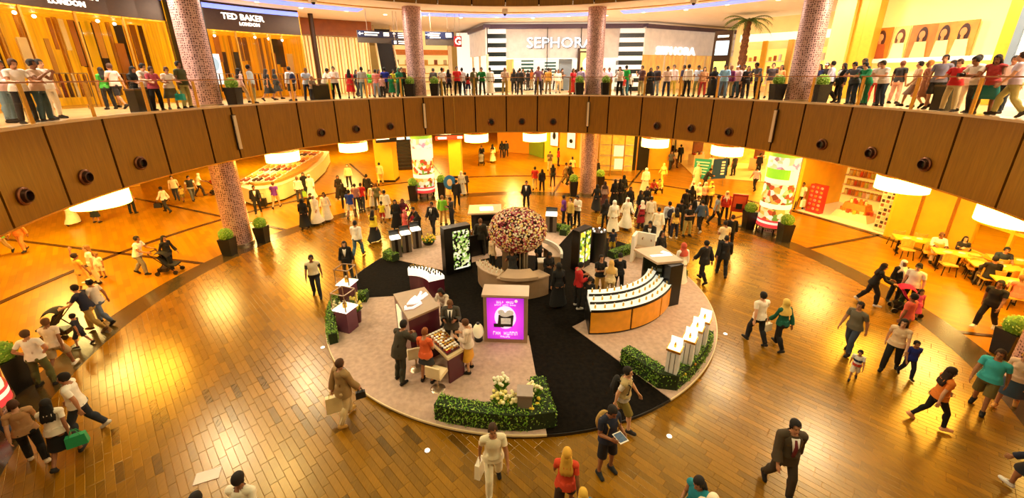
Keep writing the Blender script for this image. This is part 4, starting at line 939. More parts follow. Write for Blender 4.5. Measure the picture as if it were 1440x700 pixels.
# ---- orange curved counter with tiered white shelves
oc = thing('tiered_counter', 'curved orange counter with three glowing white tiers of gold perfume flasks', 'counter', (3.0, 15.0, PT)); oc.location = (2.62, 14.75, PT)
OC = (0, 0); rin, rout = 2.35, 3.5; ta, tb_ = 185, 100
A0 = 183; A1 = 113
MBo = mat('amber_panel', '#e0901c', .35, noise=.15, scale=3, emit=.12)
for i in range(3):
    a = A0 + (A1 - A0) * i / 3; b_ = A0 + (A1 - A0) * (i + 1) / 3
    MB().arc(rout - .04, rout, a - .6, b_ + .6, .08, .84, 8, c=OC).build('front_panel', MBo, oc)
MB().arc(rin + .05, rout - .04, A0, A1, 0, .84, 20, c=OC).build('carcass', M['black'], oc)
for i, z in enumerate((.90, 1.02, 1.14)):
    r1 = rout - i * .3; MB().arc(r1 - .3, r1, A0 - .4, A1 + .4, .84, z, 22, c=OC).build('shelf_tier', glow('#eeeedd', .5), oc); MB().arc(r1 - .005, r1 + .015, A0 - .4, A1 + .4, z - .07, z + .015, 22, c=OC).build('tier_edge', M['darkmetal'], oc)
proto = None
for i in range(3):
    for j in range(13):
        a = math.radians(A0 - 3 + (A1 - A0 + 6) * j / 12); r = rout - .15 - i * .3; q = oc.location + Vector((r * math.sin(a), r * math.cos(a), (.90, 1.02, 1.14)[i] + .001))
        if proto is None: proto = bottle(q, gold_b, M['white'], 'tiny golden perfume flask on the glowing tiers of the orange counter', 'flasks on the orange counter', .15, .032)
        else: dup(proto, q)
# the kiosk at the counter's end
a = G(916, 446, PT); ek = thing('sales_kiosk', 'tall black kiosk with beige roof and white emblem at the end of the orange counter', 'kiosk', (5.5, 13.7, PT), math.radians(20))
MB().box((0, 0, .8), (.55, 1.5, 1.6)).build('body', M['black'], ek); MB().prism([(-.62, -.45), (.36, -.62), (.5, .78), (-.66, .85)], 1.6, 1.68).build('roof', M['beigetop'], ek)
MB().box((-.1, 0, 1.69), (.8, .16, .02), math.radians(-12)).build('emblem', WHT, ek); MB().box((.2, .14, 1.69), (.2, .3, .02), .4).build('emblem', WHT, ek)
MB().box((-.32, .1, .95), (.05, 1.0, 1.1)).build('dark_mirror', mat('smoked_mirror', '#2a2c1a', .1, .5, noise=.1), ek); MB().box((.29, -.0, .9), (.03, 1.2, 1.2)).build('side_panel', mat('bronze_panel', '#5a3c1e', .4, .3, noise=.1), ek)
# white corner cabinet
cc_ = thing('corner_cabinet', 'white L-shaped display cabinet beside the short hedge and suited man', 'cabinet', G(890, 364, PT), math.radians(-30))
MB().box((0, 0, .62), (.12, .7, 1.24)).build('side_board', M['white'], cc_); MB().box((.42, .32, .62), (.8, .1, 1.24)).build('back_board', M['white'], cc_); MB().box((.4, .1, .6), (.7, .35, .06)).build('shelf', M['beigetop'], cc_)
# ---- tall white plinths behind the V hedge
for i, (px, py, hy) in enumerate(((942, 540, 490), (962, 527, 475), (972, 512, 462), (982, 500, 450))):
    p = G(px, py, PT); h = 1.12 + .03 * i; rz = math.radians(-35)
    t = thing('display_plinth', 'tall white plinth with gilded cap behind the V-shaped hedge, %s' % ('end one near the aisle', 'second from the aisle', 'third from the aisle', 'last and tallest')[i], 'plinth', p, rz, 'tall white plinths')
    MB().box((0, 0, h / 2), (.3, .3, h)).build('column', mat('white_lacquer', '#e9e6e4', .3, noise=.03), t)
    for s in (-1, 1): MB().box((s * .06, -.153, h / 2), (.012, .01, h * .92)).build('groove', M['darkmetal'], t)
    MB().box((0, 0, h + .03), (.36, .36, .06)).build('cap', M['gold'], t); MB().box((0, 0, h + .07), (.3, .3, .02)).build('lit_top', glow('#fff4d8', 2.2), t)
    MB().box((0, .14, h + .18), (.3, .02, .22)).build('back_plate', glow('#fff4d8', 1.0), t)
    b1, b2 = bottle_mesh(.14, .035); b1.build('flask', gold_b, t, True).location = (0, -.02, h + .08); o = b2.build('stopper', M['gold'], t, True); o.location = (0, -.02, h + .08)
for i, (px, py) in enumerate(((952, 540), (966, 528), (979, 514))): flower_pot(('tuft of yellow blooms between hedge and the end plinth', 'tuft of orange blooms in front of the second white plinth', 'tuft of cream blooms in front of the last white plinths')[i], G(px, py, PT), ('#f0d23c', '#e8932c', '#f6e6b0')[i], 14, .13, .3, .12, '#3a2a1c', seed=10 + i)
# ---- flowers and grey pillar by the long hedge
for i, (px, py, c, hb) in enumerate(((716, 588, '#f4eab0', .35), (704, 570, '#f6f0d0', .5), (725, 580, '#f0d648', .15), (750, 576, '#f3e9b4', .4), (751, 588, '#f0d23c', .15), (703, 584, '#f2e48a', .3))):
    flower_pot('pot of %s by the long hedge, %s' % (('cream roses', 'tall white roses', 'yellow roses', 'pale cream roses', 'golden roses', 'lemon roses')[i], ('beside the grey pillar', 'tallest of the group', 'low by the pillar foot', 'on the far side of the pillar', 'in the hedge corner', 'in the middle of the group')[i]), G(px, py, PT), c, 22, .17, .36, hb, '#8a7b4a', seed=20 + i)
t = thing('stone_pedestal', 'short grey pedestal between the flower pots in the hedge corner', 'pedestal', G(738, 588, PT), math.radians(-4)); MB().box((0, 0, .4), (.34, .34, .8)).build('column', mat('grey_lacquer', '#8b7a70', .5, noise=.06), t); MB().box((0, 0, .82), (.38, .38, .04)).build('cap', mat('grey_cap', '#a08e82', .5, noise=.06), t)
t = thing('container', 'round white lantern on a dark foot beside the purple screen', 'container', G(673, 478, PT)); MB().ell((0, 0, .34), (.17, .17, .26), 14, 10).build('shade', mat('container_white', '#f0dca8', .6, emit=.4, noise=.1), t, True); MB().cyl((0, 0, 0), .13, .1, 14).build('foot', M['black'], t, True); MB().cyl((0, 0, .58), .05, .06, 10).build('cap', M['black'], t, True)  # round white container, no lamp: shade is its body, the glow is added
# ================================================================ GROUND-FLOOR MALL UNDER THE GALLERY
def seg(p0, p1, z0, z1, th=.15, mb=None):
    p0, p1 = Vector((p0[0], p0[1], 0)), Vector((p1[0], p1[1], 0)); d = p1 - p0; c = (p0 + p1) / 2
    return (mb or MB()).box((c.x, c.y, (z0 + z1) / 2), (d.length, th, z1 - z0), math.atan2(d.y, d.x))
def frame_of(p0, p1):
    """local frame on a wall from p0 to p1 (as seen from the atrium, p0 on the left): x along, -y to the viewer"""
    d = Vector((p1[0] - p0[0], p1[1] - p0[1], 0)); return Vector((p0[0], p0[1], 0)), math.atan2(d.y, d.x), d.length
# drum lamps hanging below the gallery
dl = None
for px in (142, 398, 497, 670, 752, 921, 1022, 1268, 1425):
    p = on_ring(px, 15.3, 3.75); p.z = 0
    lab = 'big white drum lamp under the gallery edge, ' + {142: 'above the dark dress', 398: 'before the food bar', 497: 'past the end of the food bar', 670: 'beside the red direction sign', 752: 'before the orange wall', 921: 'before the logo panel', 1022: 'above the notice boards', 1268: 'beside the sweet shop', 1425: 'above the cafe tables'}[px]
    if dl is None:
        dl = thing('drum_lamp', lab, 'lamp', p, 0, 'drum lamps under the gallery')
        MB().cyl((0, 0, 3.62), .84, .55, 40).build('shade', M['lampwhite'], dl, True); MB().cyl((0, 0, 4.16), .86, .03, 40).build('rim', M['gold'], dl, True)
        MB().cyl((0, 0, 4.17), .03, ZS - 4.18, 8).build('stem', M['steel'], dl)
    else: dup(dl, p, None, lab)
far = lambda name, a, b_, r, z0, z1, mt: struct(MB().arc(r, r + .3, a, b_, z0, z1, 40), name, [mt])
far('wall_back', -60, 75, 52, 0, ZS + .1, M['orangewall'])
far('wall_back_left', -128, -60, 34, 0, ZS + .1, M['yellowwall']); far('wall_back_right', 75, 128, 30, 0, ZS + .1, M['yellowwall'])
# ---- lit poster wraps round three columns
M['lit_white'] = mat('lit_poster_white', '#fdf7e8', .4, emit=.75, ecol='#fff2d6', noise=.02)
food = poster_material('lit_food_print', ['#e8b04a', '#c8542a', '#f2e3b0', '#7da03a', '#e9d28a', '#9a4a20', '#f6efda'], 4.5, .65)
scrib = poster_material('lit_script_print', ['#fdf7ea', '#e9a8b8', '#fdf7ea', '#cfe0a0', '#fdf7ea', '#b8857a', '#fdf7ea'], 5.0, .7)
def poster_wrap(s, label, green):
    p = pol(14.95, s); t = thing('poster_wrap', label, 'advertisement', (p.x, p.y, 0)); a = s + 180
    R0, R1 = CR + .1, CR + .16
    for z0, z1, mt in ((.42, .60, glow('#e23a3a', 1)), (.60, .72, M['lit_white']), (.72, .82, glow('#e23a3a', 1)), (.82, 1.45, food), (1.45, 1.7, M['lit_white']), (1.7, 2.75, food), (2.75, 3.45, M['lit_white']), (3.45, 4.1, scrib), (4.1, 4.28, glow('#9ccf3a', .9))):
        MB().arc(R0, R1, a - 115, a + 115, z0, z1, 26, c=(0, 0)).build('lit_picture', mt, t, True)
    for k in (-116, 116): MB().arc(R0 - .02, R1 + .03, a + k - 3, a + k + 3, .3, 4.3, 2, c=(0, 0)).build('edge_frame', M['steel'], t)
    MB().arc(R0 - .02, R1 + .03, a - 116, a + 116, .36, .42, 26, c=(0, 0)).build('bottom_frame', M['steel'], t)
    for k in (-95, -45, 0, 45, 95):
        q = pol(0, 0); an = math.radians(a + k); MB().cyl((R0 * math.sin(an), R0 * math.cos(an), 0), .04, .38, 8).build('leg', M['darkmetal'], t)
    if green: MB().arc(R1, R1 + .01, a - 60, a + 40, 3.0, 3.5, 10, c=(0, 0)).build('green_swoosh', glow('#8fd02a', 1), t)
poster_wrap(-25.25, 'lit food advertisement wrapped round the column near the escalators', False)
poster_wrap(65.25, 'lit food advertisement with green swoosh round the column by the sweet shop', True)
poster_wrap(-115.75, 'lit food advertisement round the column beside the woman with green handbag', True)
# ---- planters with clipped balls
def planter(px, py, label, h=.85, z=0.0, loc=None, ball=.3):
    p = loc if loc is not None else G(px, py, z); t = thing('planter', label, 'planter', p)
    MB().prism([(-.22, -.22), (.22, -.22), (.22, .22), (-.22, .22)], 0, h, top=[(-.28, -.28), (.28, -.28), (.28, .28), (-.28, .28)]).build('pot', M['planter'], t)
    MB().ell((0, 0, h + ball * .6), (ball, ball, ball), 14, 10, noise=.05).build('clipped_ball', M['leafgreen'], t); lv = MB()
    for _ in range(170):
        n = Vector((RND.gauss(0, 1), RND.gauss(0, 1), RND.gauss(0, 1))).normalized(); c = Vector((0, 0, h + ball * .6)) + n * ball * 1.02; u = n.orthogonal().normalized() * .035; v = n.cross(u)
        lv.add([c - u, c + v * .6, c + u + n * .03, c - v * .6], [(0, 1, 2, 3)])
    lv.build('leaves', M['leaflight'], t, kind='stuff'); return t
planter(324, 358, 'black planter with green ball beside the bare perforated column'); planter(371, 340, 'black planter with green ball between column and the woman in black robe')
planter(582, 282, 'tall black planter with green ball before the lit wrap near the escalators', 1.1); planter(622, 277, 'tall black planter with green ball next to the blue round sign', 1.1)
planter(806, 275, 'black planter with green ball in front of the men with white shirt', 1.05); planter(843, 266, 'black planter with green ball behind the black-robed women', 1.0)
planter(1051, 321, 'black planter with green ball next to the red kiosk', 1.0); planter(1101, 339, 'black planter with green ball at the sweet shop corner', .95)
planter(1412, 500, 'black planter with green ball at the foot of the bare column by the walkers', .85); planter(24, 548, 'black planter with green ball behind the lit wrap and woman with handbag', 1.0)
# ---- cream oval food bar
poly = [(-18.0, 26.6), (-17.0, 25.9), (-16.2, 26.2), (-15.6, 27.2), (-15.5, 28.8), (-15.6, 31.5), (-16.4, 35.5), (-17.8, 40), (-21, 41), (-20.6, 35), (-19.4, 29.4)]
fb = thing('food_bar', 'long curved cream food bar with goods on its dark top', 'counter', (-17.8, 32, 0)); L0 = [(x + 17.8, y - 32) for x, y in poly]
MB().prism(L0, .1, 1.05).build('body', mat('cream_lacquer', '#f2dca0', .35, noise=.03, scale=2), fb); MB().prism([(x * .985, y * .985) for x, y in L0], 0, .1).build('kick_plate', M['darkmetal'], fb)
MB().prism([(x * 1.01, y * 1.01) for x, y in L0], 1.05, 1.12).build('top', M['cream'], fb); MB().prism([(x * .8, y * .86) for x, y in L0], 1.12, 1.3).build('raised_deck', mat('deck_brown', '#b8822a', .5, noise=.2), fb)
trc = ['#8a3a1c', '#f0e6c8', '#d9832a', '#4a2412', '#e8c060', '#a8542a']; trays = [None] * 6
for i in range(11):
    for j in range(3):
        u = i / 10; a = Vector((-16.6, 27.6, 0)).lerp(Vector((-18.1, 38.0, 0)), u); q = a + Vector((-.8 * j, -.1 * j, 1.305)); k_ = (i * 2 + j * 3) % 6
        if trays[k_] is None:
            t = thing('pastry_tray', 'white tray heaped with %s pastries on the cream food bar' % ('brown', 'cream', 'orange', 'chocolate', 'golden', 'reddish')[k_], 'tray', q, .2, ('brown', 'cream', 'orange', 'chocolate', 'golden', 'reddish')[k_] + ' pastry trays')
            MB().box((0, 0, .02), (.7, .8, .04)).build('tray', M['white'], t)
            for m_ in range(6): MB().ell(((m_ % 2 - .5) * .3, (m_ // 2 - 1) * .25, .09), (.13, .11, .09), 8, 6).build('pastry', plas(trc[k_], .6), t, True)
            trays[k_] = t
        else: dup(trays[k_], q)
# ---- yellow square pillars
for px, py, wd, lab in ((543, 256, 1.4, 'square yellow pillar beside the man in beige before the food bar'), (641, 250, 1.0, 'square yellow pillar behind the blue round sign'), (1108, 290, .9, 'square yellow pillar between lit wrap and sweet shop')):
    p = G(px, py); t = thing('pillar', lab, 'pillar', (p.x, p.y + wd / 2, 0), 0); MB().box((0, 0, 2.2), (wd, wd, 4.44)).build('shaft', M['yellowwall'], t); MB().box((0, 0, .08), (wd + .06, wd + .06, .16)).build('plinth', M['darkmetal'], t)
# ---- hanging direction signs of the ground floor
def sign_board(a, b_, z0, z1, r, mt, label, items, hang=True, cat='sign'):
    p, q = on_ring(a, r, (z0 + z1) / 2), on_ring(b_, r, (z0 + z1) / 2); o, ang, L = frame_of(p, q); t = thing('direction_sign', label, cat, (o.x, o.y, 0), ang)
    MB().box((L / 2, 0, (z0 + z1) / 2), (L, .16, z1 - z0)).build('board', mt, t)
    for x, z, w_, h_, mm in items: MB().box((x * L, -.09, z0 + (z1 - z0) * z), (w_ * L, .02, h_ * (z1 - z0))).build('pictogram', mm, t)
    if hang:
        for u in (.2, .8): MB().cyl((u * L, 0, z1), .02, hang - z1, 6).build('rod', M['steel'], t)
    return t, L
PW_ = glow('#fff6e4', 1.2)
def arrow(t, x, y, z, s, dirx, mt):
    """flat arrow: shaft and head"""
    m_ = MB().box((x, y, z), (s, .02, s * .16)); m_.add([(x + dirx * s * .62, y - .01, z), (x + dirx * s * .2, y - .01, z + s * .38), (x + dirx * s * .2, y - .01, z - s * .38)], [(0, 1, 2)] if dirx > 0 else [(0, 2, 1)]); m_.build('arrow', mt, t)
sb_black = M['black']; sb_red = mat('red_sign', '#c8281c', .4, emit=.6, noise=.03)
sign_board(528, 587, 3.32, 3.85, 19.4, sb_black, 'long black direction sign with white pictograms under the gallery by the escalators', [(.16, .6, .3, .34, PW_), (.58, .55, .18, .6, PW_), (.85, .45, .26, .5, glow('#8fd0f2', 1))], ZS)
sign_board(613, 651, 3.55, 3.85, 19.4, sb_black, 'short black direction sign above the red one', [(.35, .5, .4, .4, PW_)], ZS); sign_board(612, 651, 3.22, 3.52, 19.4, sb_red, 'red lit direction sign next to the yellow pillar', [(.25, .5, .3, .5, PW_), (.88, .5, .18, .6, PW_)], 3.55)
sign_board(905, 945, 3.35, 3.75, 22, mat('orange_sign', '#e2571c', .4, emit=.6, noise=.03), 'orange and white lit sign at the corridor mouth', [(.8, .5, .3, .8, PW_)], ZS)
# ---- escalators
def escalator(p0, p1, label, w_=1.5):
    p0, p1 = Vector(p0), Vector(p1); d = p1 - p0; L = d.length; ang = math.atan2(d.y, d.x); t = thing('escalator', label, 'escalator', p0, ang); n = 18; rise = 4.2
    mt = mat('escalator_step', '#3a3028', .4, .5, noise=.1)
    for i in range(n): MB().box((L * (i + .5) / n, 0, rise * (i + .5) / n + .02), (L / n, w_, rise / n)).build('step', mt, t)
    for s in (-1, 1):
        MB().add([(0, s * w_ / 2, 0), (L, s * w_ / 2, rise), (L, s * w_ / 2, rise + .2), (0, s * w_ / 2, 1.0), (0, s * (w_ / 2 + .18), 0), (L, s * (w_ / 2 + .18), rise), (L, s * (w_ / 2 + .18), rise + .2), (0, s * (w_ / 2 + .18), 1.0)], [(0, 1, 2, 3), (7, 6, 5, 4), (3, 2, 6, 7), (0, 3, 7, 4), (1, 5, 6, 2), (0, 4, 5, 1)]).build('side_panel', mat('escalator_glass', '#d8c8a8', .2, noise=.05), t)
        MB().tube([(-.3, s * (w_ / 2 + .09), .6), (-.1, s * (w_ / 2 + .09), 1.05), (L, s * (w_ / 2 + .09), rise + .25)], .06, 6).build('hand_rail', M['black'], t)
escalator((-9.6, 36.6, 0), (-11.2, 44, 0), 'dark escalator between the yellow pillar and the lit wrap'); escalator((14.6, 38.5, 0), (17.4, 46, 0), 'escalator with crowd at the corridor beside the yellow shop wall', 1.2)
# ---- far centre: orange and yellow walls, lit posters
struct(seg((-1.5, 46), (2.0, 44.5), 0, 3.9, .3), 'wall_orange_end', [M['orangewall']]); struct(seg((2.0, 44.4), (3.3, 41.8), 0, ZS, .3), 'wall_green_end', [mat('green_paint', '#7d9416', .5, noise=.08)])
struct(seg((3.3, 40.0), (6.3, 37.2), 0, ZS, .3), 'wall_yellow_shop', [M['yellowwall']]); struct(seg((6.3, 37.2), (7.2, 34.0), 0, ZS, .3), 'wall_cream_shop', [M['cream']])
for i, (u, lab) in enumerate(((.25, 'white lit poster with dark figure on the yellow shop wall'), (.72, 'white lit poster with landscape sketch on the yellow shop wall'))):
    o, ang, L = frame_of((3.3, 39.72), (6.3, 36.92)); p = o + Vector((math.cos(ang), math.sin(ang), 0)) * (L * u); t = thing('lit_poster', lab, 'poster', (p.x, p.y, 2.55), ang)
    MB().box((0, 0, 0), (.98, .1, 1.75)).build('frame', M['gold'], t); MB().box((0, -.05, 0), (.86, .03, 1.62)).build('lit_sheet', M['lit_white'], t)
    MB().ell((0, -.07, .1 - .3 * i), (.2, .01, .35 - .15 * i), 10, 8).build('printed_figure', M['black'], t)
# jewellery shop with glass front, black panel, yellow pier
o, ang, L = frame_of((7.2, 34.0), (10.3, 33.6)); js = thing('shop_front', 'golden shop front with glass shelves between the column and the black panel', 'shop', (o.x, o.y, 0), ang)
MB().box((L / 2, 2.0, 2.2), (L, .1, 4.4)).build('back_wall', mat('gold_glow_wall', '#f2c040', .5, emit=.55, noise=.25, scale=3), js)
for i in range(4): MB().box((L / 2, 1.2, .6 + i * .9), (L * .9, .5, .06)).build('shelf', M['cream'], js)
for i in range(4): MB().box((i * L / 3, 0, 2.2), (.09, .12, 4.4)).build('mullion', M['gold'], js)
for i in range(3): MB().box(((i + .5) * L / 3, 0, 2.2), (L / 3 - .1, .02, 4.3)).build('glass_pane', M['glass'], js)
for i in range(2): MB().box((L * .55 + i * .1, .6, 2.0 - 1.1 * i), (.8, .06, .9)).build('screen', M['lit_white'], js)
t = thing('logo_panel', 'tall black panel with a white curled calligraphic emblem', 'panel', (10.6, 36.0, 0), math.radians(6)); MB().box((.75, 0, 2.2), (1.5, .2, 4.4)).build('panel', M['black'], t)
cur = MB()
for k in range(3):
    cur.tube([(.45 + .3 * k + .26 * math.cos(a_) * (1 - a_ / 9), -.12, 3.35 + .12 * math.sin(k * 2) + .38 * math.sin(a_) * (1 - a_ / 9)) for a_ in np.linspace(0, 6, 12)], .028, 5)
cur.build('emblem_curls', PW_, t)
struct(seg((12.2, 36.4), (14.0, 36.4), 0, ZS, .4), 'wall_yellow_pier', [M['yellowwall']]); struct(seg((14.0, 36.4), (14.6, 52), 0, ZS, .3), 'wall_corridor', [mat('brown_wall', '#8a5018', .5, noise=.1)])
# department store opening
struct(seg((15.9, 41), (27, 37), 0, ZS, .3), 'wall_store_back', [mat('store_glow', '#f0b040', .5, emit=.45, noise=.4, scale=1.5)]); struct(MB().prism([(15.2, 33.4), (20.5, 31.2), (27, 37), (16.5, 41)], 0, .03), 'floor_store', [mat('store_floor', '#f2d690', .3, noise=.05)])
for i, (x, y) in enumerate(((17.2, 38), (19.5, 37), (21.8, 36))):
    t = thing('display_gondola', 'store display gondola with stacked goods, %s in the opening' % ('beside the corridor', 'in the middle', 'behind the shoppers')[i], 'shelf', (x, y, .03), .4)
    MB().box((0, 0, .5), (1.3, .7, 1.0)).build('carcass', M['cream'], t); MB().box((0, 0, 1.6), (1.2, .1, 1.2)).build('back_board', mat('brown_board', '#7a3f1c', .5, noise=.2), t)
    for k in range(5): MB().box((-.5 + k * .25, -.15, 1.08), (.18, .25, .16 + .1 * (k % 3))).build('carton', plas(['#b8402a', '#e8d8a0', '#5a2a48', '#d89030', '#f0e8d8'][k], .6), t)
for i, (px, py, rz) in enumerate(((984, 262, -.5), (1008, 262, .2))):
    p = G(px, py); t = thing('info_board', ('teal and white folding notice board in the queue', 'dark blue notice board with white lines in the queue')[i], 'notice board', p, rz)
    MB().box((0, 0, 1.35), (1.15, .06, 1.5)).build('panel', plas(('#2f9a8c', '#15456e')[i], .4), t)
    for k in range(5): MB().box((0 if i == 0 else .25, -.035, 1.85 - k * .22), (.9 - .1 * k if i == 0 else .3, .01, .07 if i == 0 else .13)).build('print_line', M['white'], t)
    for s in (-.45, .45): MB().cyl((s, 0, 0), .025, .62, 8).build('leg', M['steel'], t)
p = G(634, 284); t = thing('round_sign', 'blue round-topped sign stand beside the tall planter', 'sign', p); MB().cyl((0, 0, 0), .2, .03, 16).build('foot', M['darkmetal'], t); MB().cyl((0, 0, 0), .02, .9, 8).build('pole', M['steel'], t); MB().ell((0, 0, 1.35), (.42, .05, .5), 20, 12).build('disc', plas('#2a78c0', .4), t, True); MB().ell((0, -.04, 1.35), (.18, .03, .25), 12, 8).build('printed_sail', M['cream'], t)
p = G(1034, 317); t = thing('ticket_kiosk', 'red ticket kiosk with dark screen on slim legs beside the planter', 'kiosk', p, math.radians(-25)); MB().box((0, 0, 1.32), (.75, .16, 1.0)).build('case', plas('#b8301c', .4), t); MB().box((0, -.085, 1.4), (.6, .02, .62)).build('poster', plas('#e2572c', .4), t); MB().box((0, -.1, 1.15), (.3, .03, .3)).build('screen', M['black'], t)
for s in (-.33, .33): MB().box((s, 0, .42), (.06, .12, .84)).build('leg', M['darkmetal'], t)
MB().box((0, 0, .02), (.8, .4, .04)).build('foot', M['darkmetal'], t)
# ---- sweet shop
A, B_ = pol(20.0, 60.3), pol(20.0, 73.6); o, ang, L = frame_of(A, B_)
ss = thing('sweet_shop', 'bright yellow sweet shop with full shelves and red striped sign band', 'shop', (o.x, o.y, 0), ang)
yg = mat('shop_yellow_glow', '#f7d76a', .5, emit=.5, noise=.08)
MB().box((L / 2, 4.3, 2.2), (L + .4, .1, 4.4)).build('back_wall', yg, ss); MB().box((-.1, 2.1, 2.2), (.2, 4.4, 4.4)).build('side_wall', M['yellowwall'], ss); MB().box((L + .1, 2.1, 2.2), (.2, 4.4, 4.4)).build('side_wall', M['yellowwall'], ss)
MB().box((L / 2, 2.15, .02), (L, 4.3, .04)).build('shop_floor', mat('shop_floor', '#f6e6b4', .3, emit=.1, noise=.03), ss)
MB().box((L / 2, .1, 3.95), (L + .3, .25, .9)).build('sign_band', mat('sign_cream', '#f4cf70', .5, emit=.5, noise=.06), ss); MB().box((L / 2, -.04, 3.52), (L * .86, .03, .1)).build('red_stripe', sb_red, ss); MB().box((L * .8, -.04, 4.25), (L * .3, .03, .2)).build('pink_stripe', glow('#d8507a', .8), ss)
bt = plas('#5a2a10', .5); strokes(ss, L * .2, L * .44, 4.05, .26, -.04, bt, 11, (3,)); strokes(ss, L * .48, L * .76, 3.85, .3, -.04, bt, 12)
for k in range(4): MB().box((L / 2, 4.0, .7 + k * .62), (L * .92, .45, .05)).build('shelf', M['cream'], ss)
gc = ['#f2e2a0', '#e89a3a', '#f6f0e0', '#d85a3a', '#c8d060', '#e8c850', '#b8763a', '#f0b8a0']; jar = [None] * 8
for k in range(4):
    for j in range(20):
        q = ss.matrix_basis @ Vector((.4 + j * (L - .8) / 19, 3.95, .726 + k * .62)); c_ = (j * 3 + k * 5) % 8
        if jar[c_] is None:
            nm = ('pale yellow', 'orange', 'white', 'red', 'lime', 'golden', 'brown', 'peach')[c_]; t = thing('sweet_jar', '%s sweet jar on the back shelves of the yellow shop' % nm, 'jar', q, ang, nm + ' sweet jars'); MB().cyl((0, 0, 0), .09, .3, 10).build('jar', plas(gc[c_], .3), t, True); MB().cyl((0, 0, .3), .09, .07, 10).build('lid', M['gold'], t, True); jar[c_] = t
        else: dup(jar[c_], q)
def goods_table(loc, rz, label, cols, parent=None):
    t = thing('display_table', label, 'display table', loc, rz); MB().box((0, 0, .2), (1.9, 1.2, .4), taper=.8).build('base', M['cream'], t); MB().box((0, 0, .65), (1.3, .8, .5), taper=.8).build('tier', mat('tier_orange', '#d8892a', .5, noise=.1), t)
    for k in range(14):
        a_ = 2 * math.pi * k / 14; MB().box((.7 * math.cos(a_), .45 * math.sin(a_), .46), (.22, .16, .2), a_).build('sweet_packet', plas(cols[k % len(cols)], .4), t)
    for k in range(8):
        a_ = 2 * math.pi * k / 8; MB().cyl((.38 * math.cos(a_), .22 * math.sin(a_), .9), .07, .2, 8).build('sweet_tin', plas(cols[(k + 2) % len(cols)], .4), t)
goods_table(ss.matrix_basis @ Vector((L * .52, 1.5, .04)), ang, 'low display table piled with orange and yellow sweets inside the bright shop', ['#d8542a', '#f0b030', '#f6e6a0', '#b83a24', '#e88a2a'])
t = thing('gift_rack', 'red rack of round white-labelled tins at the sweet shop entrance', 'rack', ss.matrix_basis @ Vector((.75, .5, .04)), ang); MB().box((0, 0, .85), (.8, .4, 1.7)).build('carcass', plas('#c02a20', .4), t)
for i in range(3):
    for j in range(6): MB().cyl((-.26 + .26 * i, -.2, .25 + .26 * j), .085, .06, 12, ax='y').build('tin', M['white'] if (i + j) % 2 else plas('#f0c850', .4), t)
t = thing('postcard_rack', 'tall slanted rack of postcards at the yellow wall beside the sweet shop', 'rack', ss.matrix_basis @ Vector((L - .35, .3, .04)), ang); MB().box((0, 0, 1.2), (.6, .15, 2.3)).build('board', M['cream'], t)
for i in range(3):
    for j in range(9): MB().box((-.19 + .19 * i, -.09, .3 + .23 * j), (.13, .02, .15)).build('postcard', plas(['#3a2a20', '#8a4a2a', '#c8b080'][(i + 2 * j) % 3], .5), t)
t = thing('wall_menu', 'small red menu panel with rows of pictures on the yellow wall', 'sign', ss.matrix_basis @ Vector((L + .55, -.1, 3.2)), ang); MB().box((0, 0, 0), (1.1, .06, .8)).build('board', plas('#b8502a', .5), t)
for i in range(4):
    for j in range(2): MB().box((-.38 + .25 * i, -.035, -.18 + .36 * j), (.18, .02, .24)).build('picture', plas(['#f0c850', '#e8e0c0'][(i + j) % 2], .5), t)
# yellow wall and glass partition
C1, C2 = pol(20.0, 73.8), pol(21.6, 80.5); struct(seg(C1, C2, 0, ZS, .3), 'wall_yellow', [M['yellowwall']])
for u in (.35, .75): q = C1.lerp(C2, u); MB().box((q.x, q.y, 2.2), (.12, .42, 4.4), -math.radians(77)).build('pilaster', M['gold'], bpy.data.objects['wall_yellow'])
D1, D2 = pol(21.6, 80.6), pol(22.6, 112); o, ang, L = frame_of(D1, D2); gp = thing('glass_partition', 'yellow-framed glass partition behind the cafe tables', 'partition', (o.x, o.y, 0), ang); n = 8
for i in range(n + 1): MB().box((i * L / n, 0, 2.2), (.14, .16, 4.4)).build('mullion', M['yellowwall'], gp)
for z in (.1, 1.5, 4.3): MB().box((L / 2, 0, z), (L, .14, .12)).build('transom', M['yellowwall'], gp)
for i in range(n):
    for z0, z1 in ((.16, 1.44), (1.56, 4.24)): MB().box(((i + .5) * L / n, 0, (z0 + z1) / 2), (L / n - .16, .02, z1 - z0)).build('glass_pane', M['glass'], gp)
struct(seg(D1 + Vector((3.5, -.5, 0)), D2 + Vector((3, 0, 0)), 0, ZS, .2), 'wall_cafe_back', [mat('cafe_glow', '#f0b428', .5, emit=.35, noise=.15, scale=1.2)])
for i, (u, z) in enumerate(((.18, 3.1), (.42, 2.7))):
    strokes(gp, L * u - 1.0, L * u + 1.0, z, .34 - .08 * i, -.1, PW_, 15 + i)
